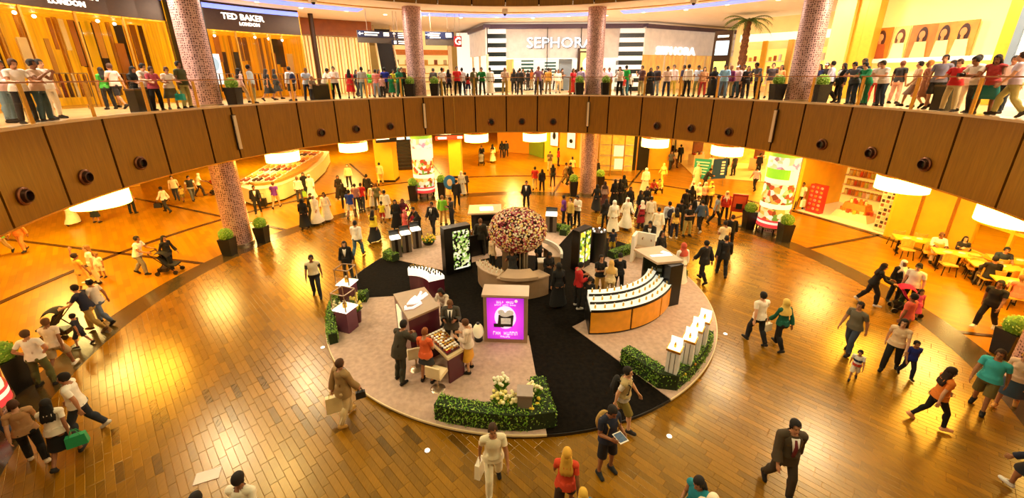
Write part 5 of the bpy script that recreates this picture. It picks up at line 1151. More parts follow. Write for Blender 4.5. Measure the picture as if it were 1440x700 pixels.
# ---- cafe tables and chairs
def cafe_chair(loc, rz, label):
    t = thing('cafe_chair', label, 'chair', loc, rz, None); mt = mat('cane_yellow', '#d9a23c', .5, noise=.15, scale=20)
    MB().box((0, 0, .45), (.46, .46, .05)).build('seat', mt, t); MB().arc(.2, .24, 100, 260, .5, .86, 8, c=(0, .02)).build('backrest', mt, t)
    bpy.context.view_layer.update()
    for dx, dy in ((-.19, -.19), (.19, -.19), (.19, .19), (-.19, .19)): MB().tube([(dx, dy, .44), (dx * 1.25, dy * 1.25, 0)], .018, 6).build('leg', M['darkmetal'], t)
    return t
def cafe_table(px, py, rz, label, sx=1.5, sy=.8):
    p = G(px, py, .75); p.z = 0; t = thing('cafe_table', label, 'table', p, rz); MB().box((0, 0, .73), (sx, sy, .05)).build('tabletop', mat('table_yellow', '#e8b830', .35, noise=.06, coat=.2), t)
    for s in (-.35, .35): MB().box((s * sx, 0, .36), (.08, .08, .7)).build('leg', M['darkmetal'], t); MB().box((s * sx, 0, .02), (.1, sy * .7, .04)).build('foot', M['darkmetal'], t)
    tag(MB().cyl((0, 0, 0), .11, .02, 16).build('plate', M['white'], loc=Vector((p.x + .2, p.y, .756))), 'white plate on the %s' % label.split(',')[0], 'plate'); tag(MB().box((0, 0, .01), (.3, .22, .02)).build('menu_card', M['cream'], loc=Vector((p.x - .3, p.y + .1, .757)), rz=.4), 'cream menu card on the %s' % label.split(',')[0], 'menu'); return p
TB = []
for px, py, rz, lab in ((1287, 336, -.55, 'empty yellow cafe table by the sweet shop'), (1346, 356, -.55, 'yellow cafe table of the man in white'), (1402, 374, -.5, 'yellow cafe table of the dark haired pair by the partition'), (1440, 398, -.5, 'yellow cafe table at the ring of dark stone'), (1428, 366, -.5, 'small yellow cafe table against the partition')):
    TB.append(cafe_table(px, py, rz, lab))
nm = ('empty table by the sweet shop', 'table of the man in white', 'table of the dark haired pair', 'table at the dark stone ring', 'table against the partition')
for k, p in enumerate(TB[:4]):
    for j, (dx, dy, r_) in enumerate(((-.4, -.75, 180), (.4, -.75, 180), (-.4, .8, 0), (.4, .8, 0))):
        v = Matrix.Rotation(-.52, 3, 'Z') @ Vector((dx, dy, 0)); cafe_chair((p.x + v.x, p.y + v.y, 0), -.52 + math.radians(r_ + (-8 if j % 2 else 10)), 'yellow cane cafe chair on the %s side of the %s' % ('atrium' if dy < 0 else 'wall', nm[k]))['group'] = 'chairs at the ' + nm[k]
# ================================================================ UPPER GALLERY: ceiling details, shops, signs
for a, b_ in ((-64, -34), (-22, 17), (24, 62)):
    MB().arc(17.0, 18.3, a, b_, ZC - .03, ZC + .02, 40).build('cove_light', M['blueglow'], bpy.data.objects['ceiling_gallery'])
for a, b_ in ((-120, 120),): MB().arc(15.9, 16.0, a, b_, ZC - .05, ZC + .02, 90).build('ceiling_trim', M['gold'], bpy.data.objects['ceiling_gallery'])
for i, px in enumerate((440, 710, 976, 160, 1100)):
    p = on_ring(px, 14.6, ZC - .3); t = thing('camera_box', 'small white ceiling camera with dark lens above the gallery, %s' % ('over the family at the rail', 'before the cosmetics shop', 'near the palm', 'over the clothing shop', 'beside the pinkish column')[i], 'camera', (p.x, p.y, ZC - .38), math.radians(-theta(p.x, p.y)))
    MB().box((0, 0, .23), (.34, .3, .26)).build('housing', M['white'], t); MB().ell((0, -.06, .08), (.1, .1, .1), 10, 8).build('lens', M['black'], t, True)
for i in range(26):
    t_ = -100 + i * 8; p = pol(18.4 + .5 * (i % 2), t_, ZC - .02); MB().cyl((p.x, p.y, p.z), .12, .03, 12).build('spot_lens', glow('#ffe9c0', 8), bpy.data.objects['ceiling_gallery'])
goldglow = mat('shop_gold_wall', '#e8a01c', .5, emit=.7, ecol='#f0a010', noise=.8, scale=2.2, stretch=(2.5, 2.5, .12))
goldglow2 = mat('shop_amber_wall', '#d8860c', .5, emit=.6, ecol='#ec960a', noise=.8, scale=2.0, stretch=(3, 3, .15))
brz = mat('shop_bronze', '#3a2412', .4, .4, noise=.1)
garc = ['#2a1a12', '#5a3418', '#8a5a24', '#c89a4a', '#e8d8b0', '#3a2a38', '#7a2a1c', '#b87a2a']
def garment_mesh(): return MB().loft([[(-.03, -.02, 0), (.03, -.02, 0), (.03, .02, 0), (-.03, .02, 0)], [(-.2, -.03, -.08), (.2, -.03, -.08), (.2, .03, -.08), (-.2, .03, -.08)], [(-.17, -.04, -.4), (.17, -.04, -.4), (.17, .04, -.4), (-.17, .04, -.4)], [(-.24, -.05, -1.0), (.24, -.05, -1.0), (.24, .05, -1.0), (-.24, .05, -1.0)]])
GARM = {}
def clothing_shop(a, b_, r, label, rows, nrack, racklab, gl):
    p, q = pol(r, a), pol(r, b_)
    sh = thing('clothing_shop', label, 'shop', (0, 0, 0)); D = 3.0; HB = 3.95 if a < -90 else 3.8
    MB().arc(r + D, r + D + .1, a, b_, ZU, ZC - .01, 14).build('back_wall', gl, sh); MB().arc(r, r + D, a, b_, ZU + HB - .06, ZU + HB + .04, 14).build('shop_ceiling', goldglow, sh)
    MB().arc(r - .06, r + .2, a, b_, ZU + HB, ZC - .01, 14).build('sign_band', brz, sh); MB().arc(r - .1, r - .05, a, b_, ZC - .36, ZC - .12, 14).build('blue_strip', M['blueglow'], sh)
    for t_ in (a, b_):
        w0, w1 = pol(r, t_), pol(r + D, t_); seg(w0, w1, ZU, ZC - .01, .15).build('side_wall', gl, sh)
    n = max(3, int((b_ - a) / 5))
    for i in range(n + 1):
        t_ = a + (b_ - a) * i / n; v = pol(r, t_, ZU + HB / 2); MB().box((0, 0, 0), (.08, .1, HB - .02)).build('mullion', M['gold'], sh, loc=v, rz=math.radians(-t_))
    for i in range(n): MB().arc(r, r + .012, a + (b_ - a) * (i + .03) / n, a + (b_ - a) * (i + .97) / n, ZU + .1, ZU + HB - .08, 3).build('glass_pane', M['glass'], sh)
    for i in range(n * 2):                                       # hanging golden rods of the fit-out
        t_ = a + (b_ - a) * (i + .5) / (n * 2); v = pol(r + 2.2 + .5 * (i % 2), t_); MB().cyl((v.x, v.y, ZU + .9), .09, HB - 1.0, 8).build('golden_rod', M['gold'], sh)
    for i in range(n * 5):                                       # dressed vertical panels of many tones
        t_ = a + (b_ - a) * (i + .5) / (n * 5) + RND.uniform(-.3, .3); v = pol(r + RND.uniform(1.7, 2.6), t_, 0); hh = RND.uniform(1.2, HB - 1.2); z_ = ZU + HB - .15 - hh / 2 - RND.choice((0, 0, .9)); MB().box((v.x, v.y, max(z_, ZU + hh / 2)), (RND.uniform(.12, .4), .05, hh), math.radians(-t_)).build('hanging_panel', plas(RND.choice(['#4a2a0c', '#8a5a1c', '#e8c878', '#c8922c', '#f2e2b0', '#2c1a0c', '#b07020']), .6), sh)
    for i in range(n * 2):
        t_ = a + (b_ - a) * (i + .5) / (n * 2); v = pol(r + 1.0 + (i % 3) * .6, t_); MB().ell((v.x, v.y, ZU + HB - .2), (.07, .07, .07), 8, 6).build('spot_bulb', glow('#fff0c8', 14), sh)
    for i, (s_, z, sz, off) in enumerate(rows):
        tt_ = off; v = pol(r - .12, tt_, z); text('lettering', s_, sz, glow('#fff2de', 2.5), sh, v, facing_rot(tt_), .02, bold=.008)
    for k in range(nrack):
        t_ = a + (b_ - a) * (k + .5) / nrack; v = pol(r + .9 + .5 * (k % 2), t_, ZU); rk = thing('clothes_rack', 'garment rail in the %s, %s' % (racklab, ('by the entrance', 'second along', 'third along', 'fourth along', 'fifth along', 'at the end')[k]), 'clothes rack', v, math.radians(-t_))
        for s in (-.8, .8): MB().cyl((s, 0, 0), .025, 1.45, 6).build('post', M['steel'], rk)
        MB().tube([(-.8, 0, 1.45), (.8, 0, 1.45)], .02, 6).build('rail', M['steel'], rk)
        for j in range(7):
            c_ = (j * 3 + k * 2) % 8; me = GARM.get(c_)
            if me is None: me = GARM[c_] = garment_mesh().mesh('garment', [fab(garc[c_])])
            w_ = rk.matrix_basis @ Vector((-.66 + j * .22, 0, 1.44)); nm_ = ('black', 'brown', 'ochre', 'camel', 'cream', 'plum', 'brick red', 'tan')[c_]
            tag(link('garment', me, None, loc=w_, rz=math.radians(-t_ + 65)), '%s garment hanging on a rail in the %s' % (nm_, racklab), 'garment', '%s garments in the %s' % (nm_, racklab))
    return sh
clothing_shop(-112, -64.5, 19.6, 'golden clothing shop front with bronze sign band on the gallery', [('TED BAKER', 11.38, .46, -75.6), ('LONDON', 11.0, .29, -75.6)], 6, 'long golden clothing shop', goldglow)
clothing_shop(-59.5, -43.5, 20.2, 'amber clothing shop front with two-line white lettering beyond the column', [('TED BAKER', 11.3, .44, -52.6), ('LONDON', 10.95, .25, -51.8)], 3, 'amber clothing shop beyond the column', goldglow2)
# black piers beside the shop fronts
for i, t_ in enumerate((-63.6, -60.3)):
    v = pol(19.4, t_, 0); tag(MB().box((0, 0, (ZU + ZC) / 2), (.42, .5, ZC - ZU - .02)).build('pier', M['black'], loc=v, rz=math.radians(-t_)), ('slim black pier at the end of the long golden shop front', 'slim black pier at the start of the amber shop front')[i], 'pier')
mm = thing('mannequin_screen', 'bright white window screen with pale blue picture inside the amber shop', 'screen', pol(21.2, -57.2, ZU), math.radians(57.2)); MB().box((0, 0, 1.7), (.75, .08, 1.7)).build('panel', mat('screen_white', '#f4f8ff', .4, emit=1.4, noise=.03), mm); MB().ell((0, -.05, 2.0), (.3, .02, .4), 12, 8).build('printed_shape', mat('screen_blue', '#a8c8e8', .4, emit=1.0, noise=.03), mm); MB().box((0, 0, .42), (.1, .08, .84)).build('leg', M['steel'], mm)
# ---- cream slatted shop between amber shop and escalator
cs = thing('slatted_shop', 'cream shop front with tall vertical slats and dark pole', 'shop', (0, 0, 0))
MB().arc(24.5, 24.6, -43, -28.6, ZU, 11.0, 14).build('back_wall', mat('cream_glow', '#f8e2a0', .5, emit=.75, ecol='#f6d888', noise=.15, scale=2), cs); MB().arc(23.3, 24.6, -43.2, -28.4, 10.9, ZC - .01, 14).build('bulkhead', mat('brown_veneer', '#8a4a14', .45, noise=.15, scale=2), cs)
for i in range(24):
    t_ = -42.6 + i * .58; v = pol(23.6, t_, ZU + 2.05); MB().box((0, 0, 0), (.07, .12, 4.1)).build('slat', (M['cream'], M['gold'], mat('slat_tan', '#c08a3a', .5, noise=.05))[i % 3], cs, loc=v, rz=math.radians(-t_))
v = pol(21, -40.6, 0); MB().cyl((v.x, v.y, ZU), .16, ZC - ZU - .01, 12).build('pole', brz, cs)
es = thing('escalator', 'dark upper escalator rising between cream slats and the column', 'escalator', pol(21.5, -26.4, ZU), math.radians(90 + 22)); n = 20
for i in range(n): MB().box((3.6 * (i + .5) / n, 0, 4.9 * (i + .5) / n), (3.6 / n, 1.2, 4.9 / n)).build('step', mat('escalator_dark', '#1c1410', .4, .4, noise=.1), es)
for s in (-.68, .68): MB().add([(0, s - .06, 0), (3.6, s - .06, 4.9), (3.6, s - .06, 5.2), (0, s - .06, 1), (0, s + .06, 0), (3.6, s + .06, 4.9), (3.6, s + .06, 5.2), (0, s + .06, 1)], [(0, 1, 2, 3), (7, 6, 5, 4), (3, 2, 6, 7), (0, 3, 7, 4), (1, 5, 6, 2), (0, 4, 5, 1)]).build('balustrade', M['cream'], es)
# ---- hanging direction signs
def hang_sign(a, b_, y0, y1, r, mt, label):
    z0 = [z for z in np.linspace(9, 12, 301) if PR(on_ring((a + b_) / 2, r, z))[1] <= y1][0]; z1 = [z for z in np.linspace(9, 12.5, 351) if PR(on_ring((a + b_) / 2, r, z))[1] <= y0][0]
    return sign_board(a, b_, z0, z1, r, mt, label, [], ZC) + (z0, z1)
navy = mat('sign_navy', '#1c2140', .4, noise=.05); greyb = mat('sign_grey', '#4a4038', .4, noise=.05)
def lines(t, L, x0, x1, zc, n, dz, mt):
    for k in range(n): MB().box(((x0 + x1) / 2 * L - (.02 * L if k % 2 else 0), -.095, zc - k * dz), ((x1 - x0) * L * (1 - .12 * (k % 2)), .02, dz * .5)).build('text_line', mt, t)
t, L, z0, z1 = hang_sign(502.5, 573, 44.5, 61, 17.2, greyb, 'long hanging direction sign with white arrows over the green-clad women'); MB().box((L / 2, -.085, z1 - (z1 - z0) * .27), (L, .02, (z1 - z0) * .52)).build('blue_field', navy, t)
zz = z1 - (z1 - z0) * .25; arrow(t, .07 * L, -.1, zz, .28, -1, PW_); lines(t, L, .14, .42, zz + .07, 2, .14, PW_); MB().box((.56 * L, -.1, zz), (.11 * L, .02, .22)).build('pictogram', PW_, t)
m_ = MB().box((.72 * L, -.1, zz - .04), (.045, .02, .2)); m_.add([(.72 * L - .11, -.11, zz + .03), (.72 * L + .11, -.11, zz + .03), (.72 * L, -.11, zz + .17)], [(0, 1, 2)]); m_.build('arrow', PW_, t); lines(t, L, .8, 1.0, zz + .08, 3, .12, PW_)
t, L, z0, z1 = hang_sign(551, 573, 56.5, 63.5, 17.0, navy, 'small blue toilet sign under the long hanging direction sign'); MB().box((.2 * L, -.095, (z0 + z1) / 2), (.16 * L, .02, .2)).build('pictogram', PW_, t); lines(t, L, .4, .95, (z0 + z1) / 2 + .06, 2, .12, PW_)
t, L, z0, z1 = hang_sign(598, 638, 45, 64, 17.2, greyb, 'hanging direction sign beside the red G board'); MB().box((L / 2, -.085, z1 - (z1 - z0) * .27), (L, .02, (z1 - z0) * .52)).build('blue_field', navy, t); zz = z1 - (z1 - z0) * .25; arrow(t, .07 * L, -.1, zz, .26, 1, PW_); lines(t, L, .16, .52, zz + .1, 3, .13, PW_); MB().box((.82 * L, -.1, zz), (.2 * L, .02, .28)).build('pictogram', PW_, t)
t, L, z0, z1 = hang_sign(638.5, 649, 51, 66, 17.0, mat('g_red', '#8c1c1c', .4, emit=.25, noise=.03), 'dark red hanging board with a white letter G'); text('lettering', 'G', .62, PW_, t, (L / 2, -.1, z0 + .33), RX, .015, bold=.012); MB().box((L * .6, -.1, z1 - .1), (L * .4, .02, .06)).build('text_line', PW_, t)
# ---- cosmetics shop with striped corner pillars
SY = 35.6
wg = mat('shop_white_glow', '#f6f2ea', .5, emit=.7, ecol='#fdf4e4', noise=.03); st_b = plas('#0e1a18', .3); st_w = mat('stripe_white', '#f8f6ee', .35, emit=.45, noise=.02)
cos = thing('cosmetics_shop', 'bright white cosmetics shop with black and white striped corner pillars', 'shop', (0, 0, 0))
x0, x1 = -1.9, 10.6
MB().box(((x0 + x1) / 2, SY + .4, 11.7), (x1 - x0 + .6, .5, .35)).build('cornice', mat('shop_violet', '#5a4a68', .4, noise=.05), cos)
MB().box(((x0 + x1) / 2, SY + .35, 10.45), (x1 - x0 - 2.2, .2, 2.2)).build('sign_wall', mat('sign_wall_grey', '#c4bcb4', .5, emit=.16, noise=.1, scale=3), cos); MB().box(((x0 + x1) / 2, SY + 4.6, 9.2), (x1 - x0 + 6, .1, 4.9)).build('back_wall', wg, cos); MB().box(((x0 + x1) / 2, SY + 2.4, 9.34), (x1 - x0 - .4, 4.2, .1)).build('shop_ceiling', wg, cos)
MB().box(((x0 + x1) / 2, SY + 2.6, ZU + .02), (x1 - x0, 4.4, .03)).build('shop_floor', mat('shop_floor_warm', '#e8cfa0', .3, noise=.05), cos)
def stripes(cx, w_, d=.9, y=SY):
    n = 14; h = (11.5 - ZU) / n
    for i in range(n): MB().box((cx, y + d / 2, ZU + h * (i + .5)), (w_, d, h)).build('stripe', st_b if i % 2 == 0 else st_w, cos)
stripes(x0 + .75, 1.5); stripes(x1 - .95, 1.9)
for xa, xb, za, zb, ny in ((.9, 2.0, 7.6, 10.0, 8), (3.0, 4.0, 7.9, 9.2, 5)):
    for i in range(ny): MB().box(((xa + xb) / 2, SY + 3.6, za + (zb - za) * (i + .5) / ny), (xb - xa, .2, (zb - za) / ny * .5)).build('inner_stripe', mat('stripe_teal', '#1c6a6a', .4, noise=.05), cos)
MB().box((4.55, SY + 1.2, 8.3), (1.1, .15, 3.0)).build('grey_panel', mat('grey_blue', '#8a96a0', .5, noise=.04), cos)
for i, xx in enumerate((x0 + .02, 2.9, 5.6)): MB().box((xx, SY + .02, 9.2), (.06, .08, 4.8)).build('mullion', M['darkmetal'], cos)
text('lettering', 'SEPHORA', 1.12, mat('letter_black', '#3c3630', .4, noise=.05), cos, (3.95, SY + .18, 10.42), RX, .02, sx=1.12, bold=.02); text('lettering', 'SEPHORA', 1.12, glow('#ffffff', 2.2), cos, (3.92, SY + .12, 10.45), RX, .02, sx=1.12, bold=.0)
t = thing('window_poster', 'dark-framed golden window poster with a round white lamp beside the column', 'poster', (6.2, SY - .25, ZU)); MB().box((0, 0, 1.65), (1.75, .14, 3.3)).build('frame', brz, t); MB().box((.05, -.08, 1.6), (1.4, .03, 2.7)).build('picture', mat('poster_gold', '#e8c070', .4, emit=.5, noise=.2, scale=2), t); MB().ell((.05, -.12, 2.1), (.5, .05, .55), 18, 12).build('printed_disc', glow('#fffaf0', 2), t, True); MB().box((0, -.09, 3.15), (1.4, .03, .16)).build('caption', M['cream'], t)
# receding sides
for (pa, pb, lab) in (((x1, SY), (26.5, 44.5), 'right'), ((-5.0, 44), (x0, SY), 'left')):
    seg(pa, pb, 9.6, 11.6, .3).build('side_sign_wall', mat('side_sign_grey', '#ded6cc', .5, emit=.25, noise=.1, scale=2), cos); seg(pa, pb, 11.5, 11.8, .6).build('side_cornice', bpy.data.materials['shop_violet'], cos)
    o, ang, L = frame_of(pa, pb); n = 7 if lab == 'right' else 4
    for i in range(1, n + 1):
        c_ = o + Vector((math.cos(ang), math.sin(ang), 0)) * (L * i / n); MB().box((0, 0, 0), (.12, .14, 2.9)).build('mullion', M['cream'], cos, loc=(c_.x, c_.y, ZU + 1.45), rz=ang)
    nrm = Vector((-math.sin(ang), math.cos(ang), 0)) * 2.2
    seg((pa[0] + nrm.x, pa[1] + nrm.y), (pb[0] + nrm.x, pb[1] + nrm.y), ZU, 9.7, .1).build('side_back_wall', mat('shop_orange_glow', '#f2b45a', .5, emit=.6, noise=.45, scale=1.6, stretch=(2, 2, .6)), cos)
    if lab == 'right':
        c_ = o + Vector((math.cos(ang), math.sin(ang), 0)) * (L * .2) - nrm.normalized() * .2; R_ = Matrix.Rotation(ang, 3, 'Z') @ RX; text('lettering', 'SEPHORA', .85, glow('#ffffff', 2.2), cos, (c_.x, c_.y, 9.85), R_, .03, sx=1.3, bold=.015)
        for i in range(9): q_ = o + Vector((math.cos(ang), math.sin(ang), 0)) * (L * .97); MB().box((q_.x, q_.y - .3, ZU + .25 + i * .5), (1.0, .4, .25), ang).build('stripe', st_b if i % 2 == 0 else st_w, cos)
# ---- directory totem
t = thing('directory_totem', 'tall dark directory totem with two lit screens on the gallery', 'totem', on_ring(1006, 17.6, ZU), math.radians(-38)); MB().box((0, 0, 1.85), (1.0, .3, 3.7)).build('case', brz, t); MB().box((0, -.16, 2.75), (.72, .02, .8)).build('screen', mat('screen_blue2', '#bcd8f0', .4, emit=1.0, noise=.3, scale=5), t); MB().box((0, -.16, 1.65), (.66, .02, .7)).build('screen', mat('screen_yel', '#e8d868', .4, emit=.9, noise=.3, scale=5), t); MB().box((0, -.16, 3.4), (.6, .02, .12)).build('caption', PW_, t)
MB().box((0, 0, .05), (1.2, .5, .1)).build('foot', M['black'], t)
# ---- palms
def palm(loc, h, label, seed=1, nf=19, fl=1.75):
    R_ = random.Random(seed); t = thing('palm_tree', label, 'palm', loc); n = 26; rings = []
    for i in range(n + 1):
        z = h * i / n; r = .26 - .07 * i / n + (.05 if i % 2 else 0); rings.append([(r * math.cos(2 * math.pi * k / 10 + i * .3), r * math.sin(2 * math.pi * k / 10 + i * .3), z) for k in range(10)])
    MB().loft(rings).build('trunk', mat('palm_bark', '#6a3c18', .8, noise=.4, scale=12), t)
    for k in range(nf):
        a = 2 * math.pi * k / nf + R_.uniform(-.2, .2); up = R_.uniform(.05, .75); mb = MB(); pts = []
        for j in range(9):
            u = j / 8; q = fl * u; pts.append(Vector((math.cos(a) * q * (1 - .15 * u), math.sin(a) * q * (1 - .15 * u), h + up * q - .62 * q * q * .5)))
        mb.tube(pts, .025, 4, r2=.008); sd = Vector((-math.sin(a), math.cos(a), 0))
        for j in range(1, 9):
            for s in (-1, 1):
                for e in (0, .5):
                    b0 = pts[j] if e == 0 else pts[j].lerp(pts[j - 1], .5); d = (pts[j] - pts[j - 1]).normalized(); tip = b0 + sd * s * (.42 - .03 * j) + d * .25 - Vector((0, 0, .15)); mb.add([b0 - d * .03, b0 + d * .03, tip], [(0, 1, 2)])
        mb.build('frond', mat('palm_frond', '#5f7a2a', .7, noise=.3), t)
palm(on_ring(1036, 23.5, ZU), 4.75, 'tall palm with braided trunk in front of the yellow shops'); palm(on_ring(1168, 30, ZU), 3.4, 'distant palm before the blue board beside the gallery', 5, 13, 1.8)
# ---- right hand shops: cream hall, yellow piers, photo wall
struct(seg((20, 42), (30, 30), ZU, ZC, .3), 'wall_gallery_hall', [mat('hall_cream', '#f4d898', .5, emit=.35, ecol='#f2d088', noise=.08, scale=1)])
for i in range(3): seg((20.2 + .05, 41.2), (29.6, 29.8), ZC - 1.0 - i * 1.1, ZC - .8 - i * 1.1, .35).build('ledge', M['ceil'], bpy.data.objects['wall_gallery_hall'])
t = thing('blue_board', 'blue lit board behind the distant palm', 'screen', on_ring(1168, 30.8, ZU + .4), math.radians(-56)); MB().box((0, 0, 1.3), (3.2, .1, 1.6)).build('panel', mat('board_blue', '#2a78d8', .4, emit=.8, noise=.1), t)
for s in (-1.2, 1.2): MB().box((s, 0, .25), (.1, .1, .5)).build('leg', M['darkmetal'], t)
MB().box((0, -.06, 1.3), (3.0, .02, .1)).build('caption', M['white'], t)
pw = thing('photo_shop', 'pale yellow shop front with a row of large framed portrait photos', 'shop', (0, 0, 0)); a, b_, r = 65.5, 81.0, 20.0
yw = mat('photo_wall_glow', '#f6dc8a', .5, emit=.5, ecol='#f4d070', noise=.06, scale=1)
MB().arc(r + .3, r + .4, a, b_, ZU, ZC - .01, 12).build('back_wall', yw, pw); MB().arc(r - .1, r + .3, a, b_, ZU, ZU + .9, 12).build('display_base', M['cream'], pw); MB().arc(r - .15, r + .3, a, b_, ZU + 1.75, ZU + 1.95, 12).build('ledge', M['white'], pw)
for i, t_ in enumerate((63.9, 65.4, 80.9)): v = pol(r - .35, t_, (ZU + ZC) / 2); MB().box((0, 0, 0), (.5, .6, ZC - ZU - .02)).build('pilaster', mat('gold_pilaster', '#d8a42c', .4, .2, noise=.06), pw, loc=v, rz=math.radians(-t_))
v = pol(r - .5, 62.0, (ZU + ZC) / 2); MB().box((0, 0, 0), (.9, .8, ZC - ZU - .02)).build('pilaster', mat('pale_gold_pilaster', '#eec668', .4, noise=.06), pw, loc=v, rz=math.radians(-62.0))
phc = [('#c8781c', '#4a200c', '#d08a50', '#a8501c'), ('#e0b860', '#5a3014', '#e0a068', '#e8cf9c'), ('#a86420', '#3a1a0a', '#c07c48', '#d8b478'), ('#b87c30', '#34180a', '#c07c44', '#e0c48c')]
for i, (px, w_) in enumerate(((1238, .8), (1265, .62), (1296, 1.0), (1340, 1.5))):
    v = on_ring(px, r + .1, ZU + 2.65); t_ = theta(v.x, v.y); bgc, hair, skn, clo = phc[i]; ph = thing('portrait_photo', ('amber portrait photo of a long haired sitter on the photo wall', 'narrow bright portrait photo of a sitter in white on the photo wall', 'portrait photo of a sitter with bent head on the photo wall', 'wide photo of two sitters at the end of the photo wall')[i], 'photo', (v.x, v.y, 0), math.radians(-t_)); z = ZU + 2.65
    MB().box((0, 0, z), (w_, .08, 1.5)).build('print', mat('photo_bg%d' % i, bgc, .5, emit=.12, noise=.3, scale=2), ph)
    for k in range(2 if i == 3 else 1):
        dx = (-.35 + .7 * k) if i == 3 else 0
        MB().ell((dx, -.06, z + .2), (.2, .02, .44), 14, 10).build('printed_hair', plas(hair, .6), ph); MB().ell((dx, -.11, z + .3), (.12, .02, .17), 14, 10).build('printed_face', plas(skn, .6), ph); MB().box((dx, -.1, z + .1), (.1, .03, .2)).build('printed_neck', plas(skn, .6), ph)
        MB().prism([(dx - .3, -.09), (dx + .3, -.09), (dx + .3, -.05), (dx - .3, -.05)], z - .74, z - .0, top=[(dx - .22, -.09), (dx + .22, -.09), (dx + .22, -.05), (dx - .22, -.05)]).build('printed_clothes', plas(clo, .6), ph)
v = pol(19.3, 86.4, ZU); bp = thing('large_poster', 'very large white poster of a dark haired sitter beside the gold pilaster', 'poster', v, math.radians(-86.4)); MB().box((0, .1, 2.0), (3.2, .1, 4.0)).build('sheet', mat('poster_white', '#f4efe6', .5, emit=.7, noise=.05), bp); MB().ell((-.1, 0, 3.0), (.62, .03, .8), 16, 10).build('printed_hair', plas('#3a2a22', .6), bp); MB().ell((0, -.03, 2.95), (.42, .03, .56), 16, 10).build('printed_face', plas('#c89a78', .6), bp)
MB().prism([(-1.2, -.03), (1.2, -.03), (1.2, .04), (-1.2, .04)], .3, 2.1, top=[(-.4, -.03), (.5, -.03), (.5, .04), (-.4, .04)]).build('printed_clothes', plas('#e8e2da', .6), bp); MB().box((-1.55, -.02, 2.0), (.25, .06, 4.0)).build('printed_edge', plas('#6a7a88', .5), bp)
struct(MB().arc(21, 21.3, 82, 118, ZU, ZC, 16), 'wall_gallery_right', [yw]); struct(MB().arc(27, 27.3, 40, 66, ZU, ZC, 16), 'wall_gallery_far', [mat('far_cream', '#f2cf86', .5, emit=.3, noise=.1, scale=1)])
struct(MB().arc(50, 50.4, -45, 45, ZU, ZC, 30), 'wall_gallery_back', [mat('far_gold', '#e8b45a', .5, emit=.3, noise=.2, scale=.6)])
# lit shops deep behind the hanging signs and behind the palm
lsp = thing('lit_shop', 'bright cream shop with glowing shelves deep behind the hanging signs', 'shop', (0, 0, 0)); cg = bpy.data.materials['cream_glow']
MB().arc(29.0, 29.1, -24.5, -12.5, ZU, ZC - .02, 12).build('back_wall', cg, lsp); MB().arc(27.6, 29.0, -24.5, -12.5, 9.9, 10.3, 12).build('orange_band', mat('orange_band', '#d0761c', .5, emit=.2, noise=.1), lsp)
for i in range(3): MB().arc(28.2, 28.9, -24, -12.8, ZU + .7 + i * .75, ZU + .78 + i * .75, 12).build('shelf', M['gold'], lsp)
for i in range(18):
    v = pol(28.5, -23.6 + i * .6, ZU + .78 + .75 * (i % 3)); MB().box((v.x, v.y, v.z + .22), (.3, .2, .42), .4).build('carton', plas(['#c8742a', '#f0e0b0', '#8a4a1c', '#e8b850'][i % 4], .5), lsp)
for i, t_ in enumerate((-24.5, -18.5, -12.6)): v = pol(27.6, t_, (ZU + ZC) / 2); MB().box((0, 0, 0), (.35, .35, ZC - ZU - .02)).build('pilaster', M['cream'], lsp, loc=v, rz=math.radians(-t_))
gsh = thing('gift_shop', 'golden gift shop with lit niches behind the palm', 'shop', (0, 0, 0)); nich = mat('niche_glow', '#f8dc7a', .5, emit=.9, ecol='#f8d060', noise=.1)
for i in range(6):
    t_ = 43.0 + i * 3.6; v = pol(26.8, t_, ZU + 1.7); MB().box((0, 0, 0), (1.25, .12, 2.6)).build('niche', nich, gsh, loc=v, rz=math.radians(-t_)); v = pol(26.6, t_ + 1.8, ZU + 1.9); MB().box((0, 0, 0), (.32, .3, 3.8)).build('pilaster', M['gold'] if i % 2 else M['yellowwall'], gsh, loc=v, rz=math.radians(-t_))
    for k in range(3):
        v = pol(26.55, t_, ZU + .55 + k * .8); MB().box((0, 0, 0), (1.1, .3, .05)).build('shelf', M['white'], gsh, loc=v, rz=math.radians(-t_))
        for j in range(3): w_ = pol(26.5, t_ - .7 + j * .7, ZU + .58 + k * .8); MB().cyl((w_.x, w_.y, w_.z), .1, .28 + .08 * ((i + j + k) % 3), 10).build('vase', plas(['#b8561c', '#f2e6c8', '#7a3a14', '#d8a03a'][(i + j + k) % 4], .4), gsh)
MB().arc(26.4, 27.0, 41.0, 64.0, ZU + 3.6, ZU + 4.1, 16).build('lit_cornice', glow('#fff0cc', 1.2), gsh)
# planters and litter bins on the gallery
for i, (px, lab) in enumerate(((302 + 30, 'black planter with green ball on the gallery beside the pinkish column'), (578, 'black planter with green ball by the hanging signs on the gallery'), (612, 'black planter with green ball on the far side of the gallery column'), (814, 'black planter with green ball before the cosmetics shop'), (851, 'black planter with green ball at the cosmetics shop column'), (1090, 'black planter with green ball before the palm'), (1150, 'black planter with green ball beside the men in robes'))):
    planter(0, 0, lab, .8, ZU, on_ring(px, 14.3, ZU), .26)
for i, (px, lab) in enumerate(((200, 'black litter bin at the rail by the woman with black scarf'), (452, 'wide black litter bin at the rail beside the men in white shirts'), (1323, 'black litter bin behind the man in grey shirt'))):
    v = on_ring(px, 14.3 + .6 * (i == 2), ZU); t = thing('litter_bin', lab, 'bin', v, math.radians(-theta(v.x, v.y))); w_ = .95 if i == 1 else .5; MB().box((0, 0, .4), (w_, .4, .8)).build('body', M['black'], t); MB().box((0, 0, .83), (w_ + .04, .44, .06)).build('lid', mat('bin_lid', '#5a3a1c', .4, noise=.05), t)
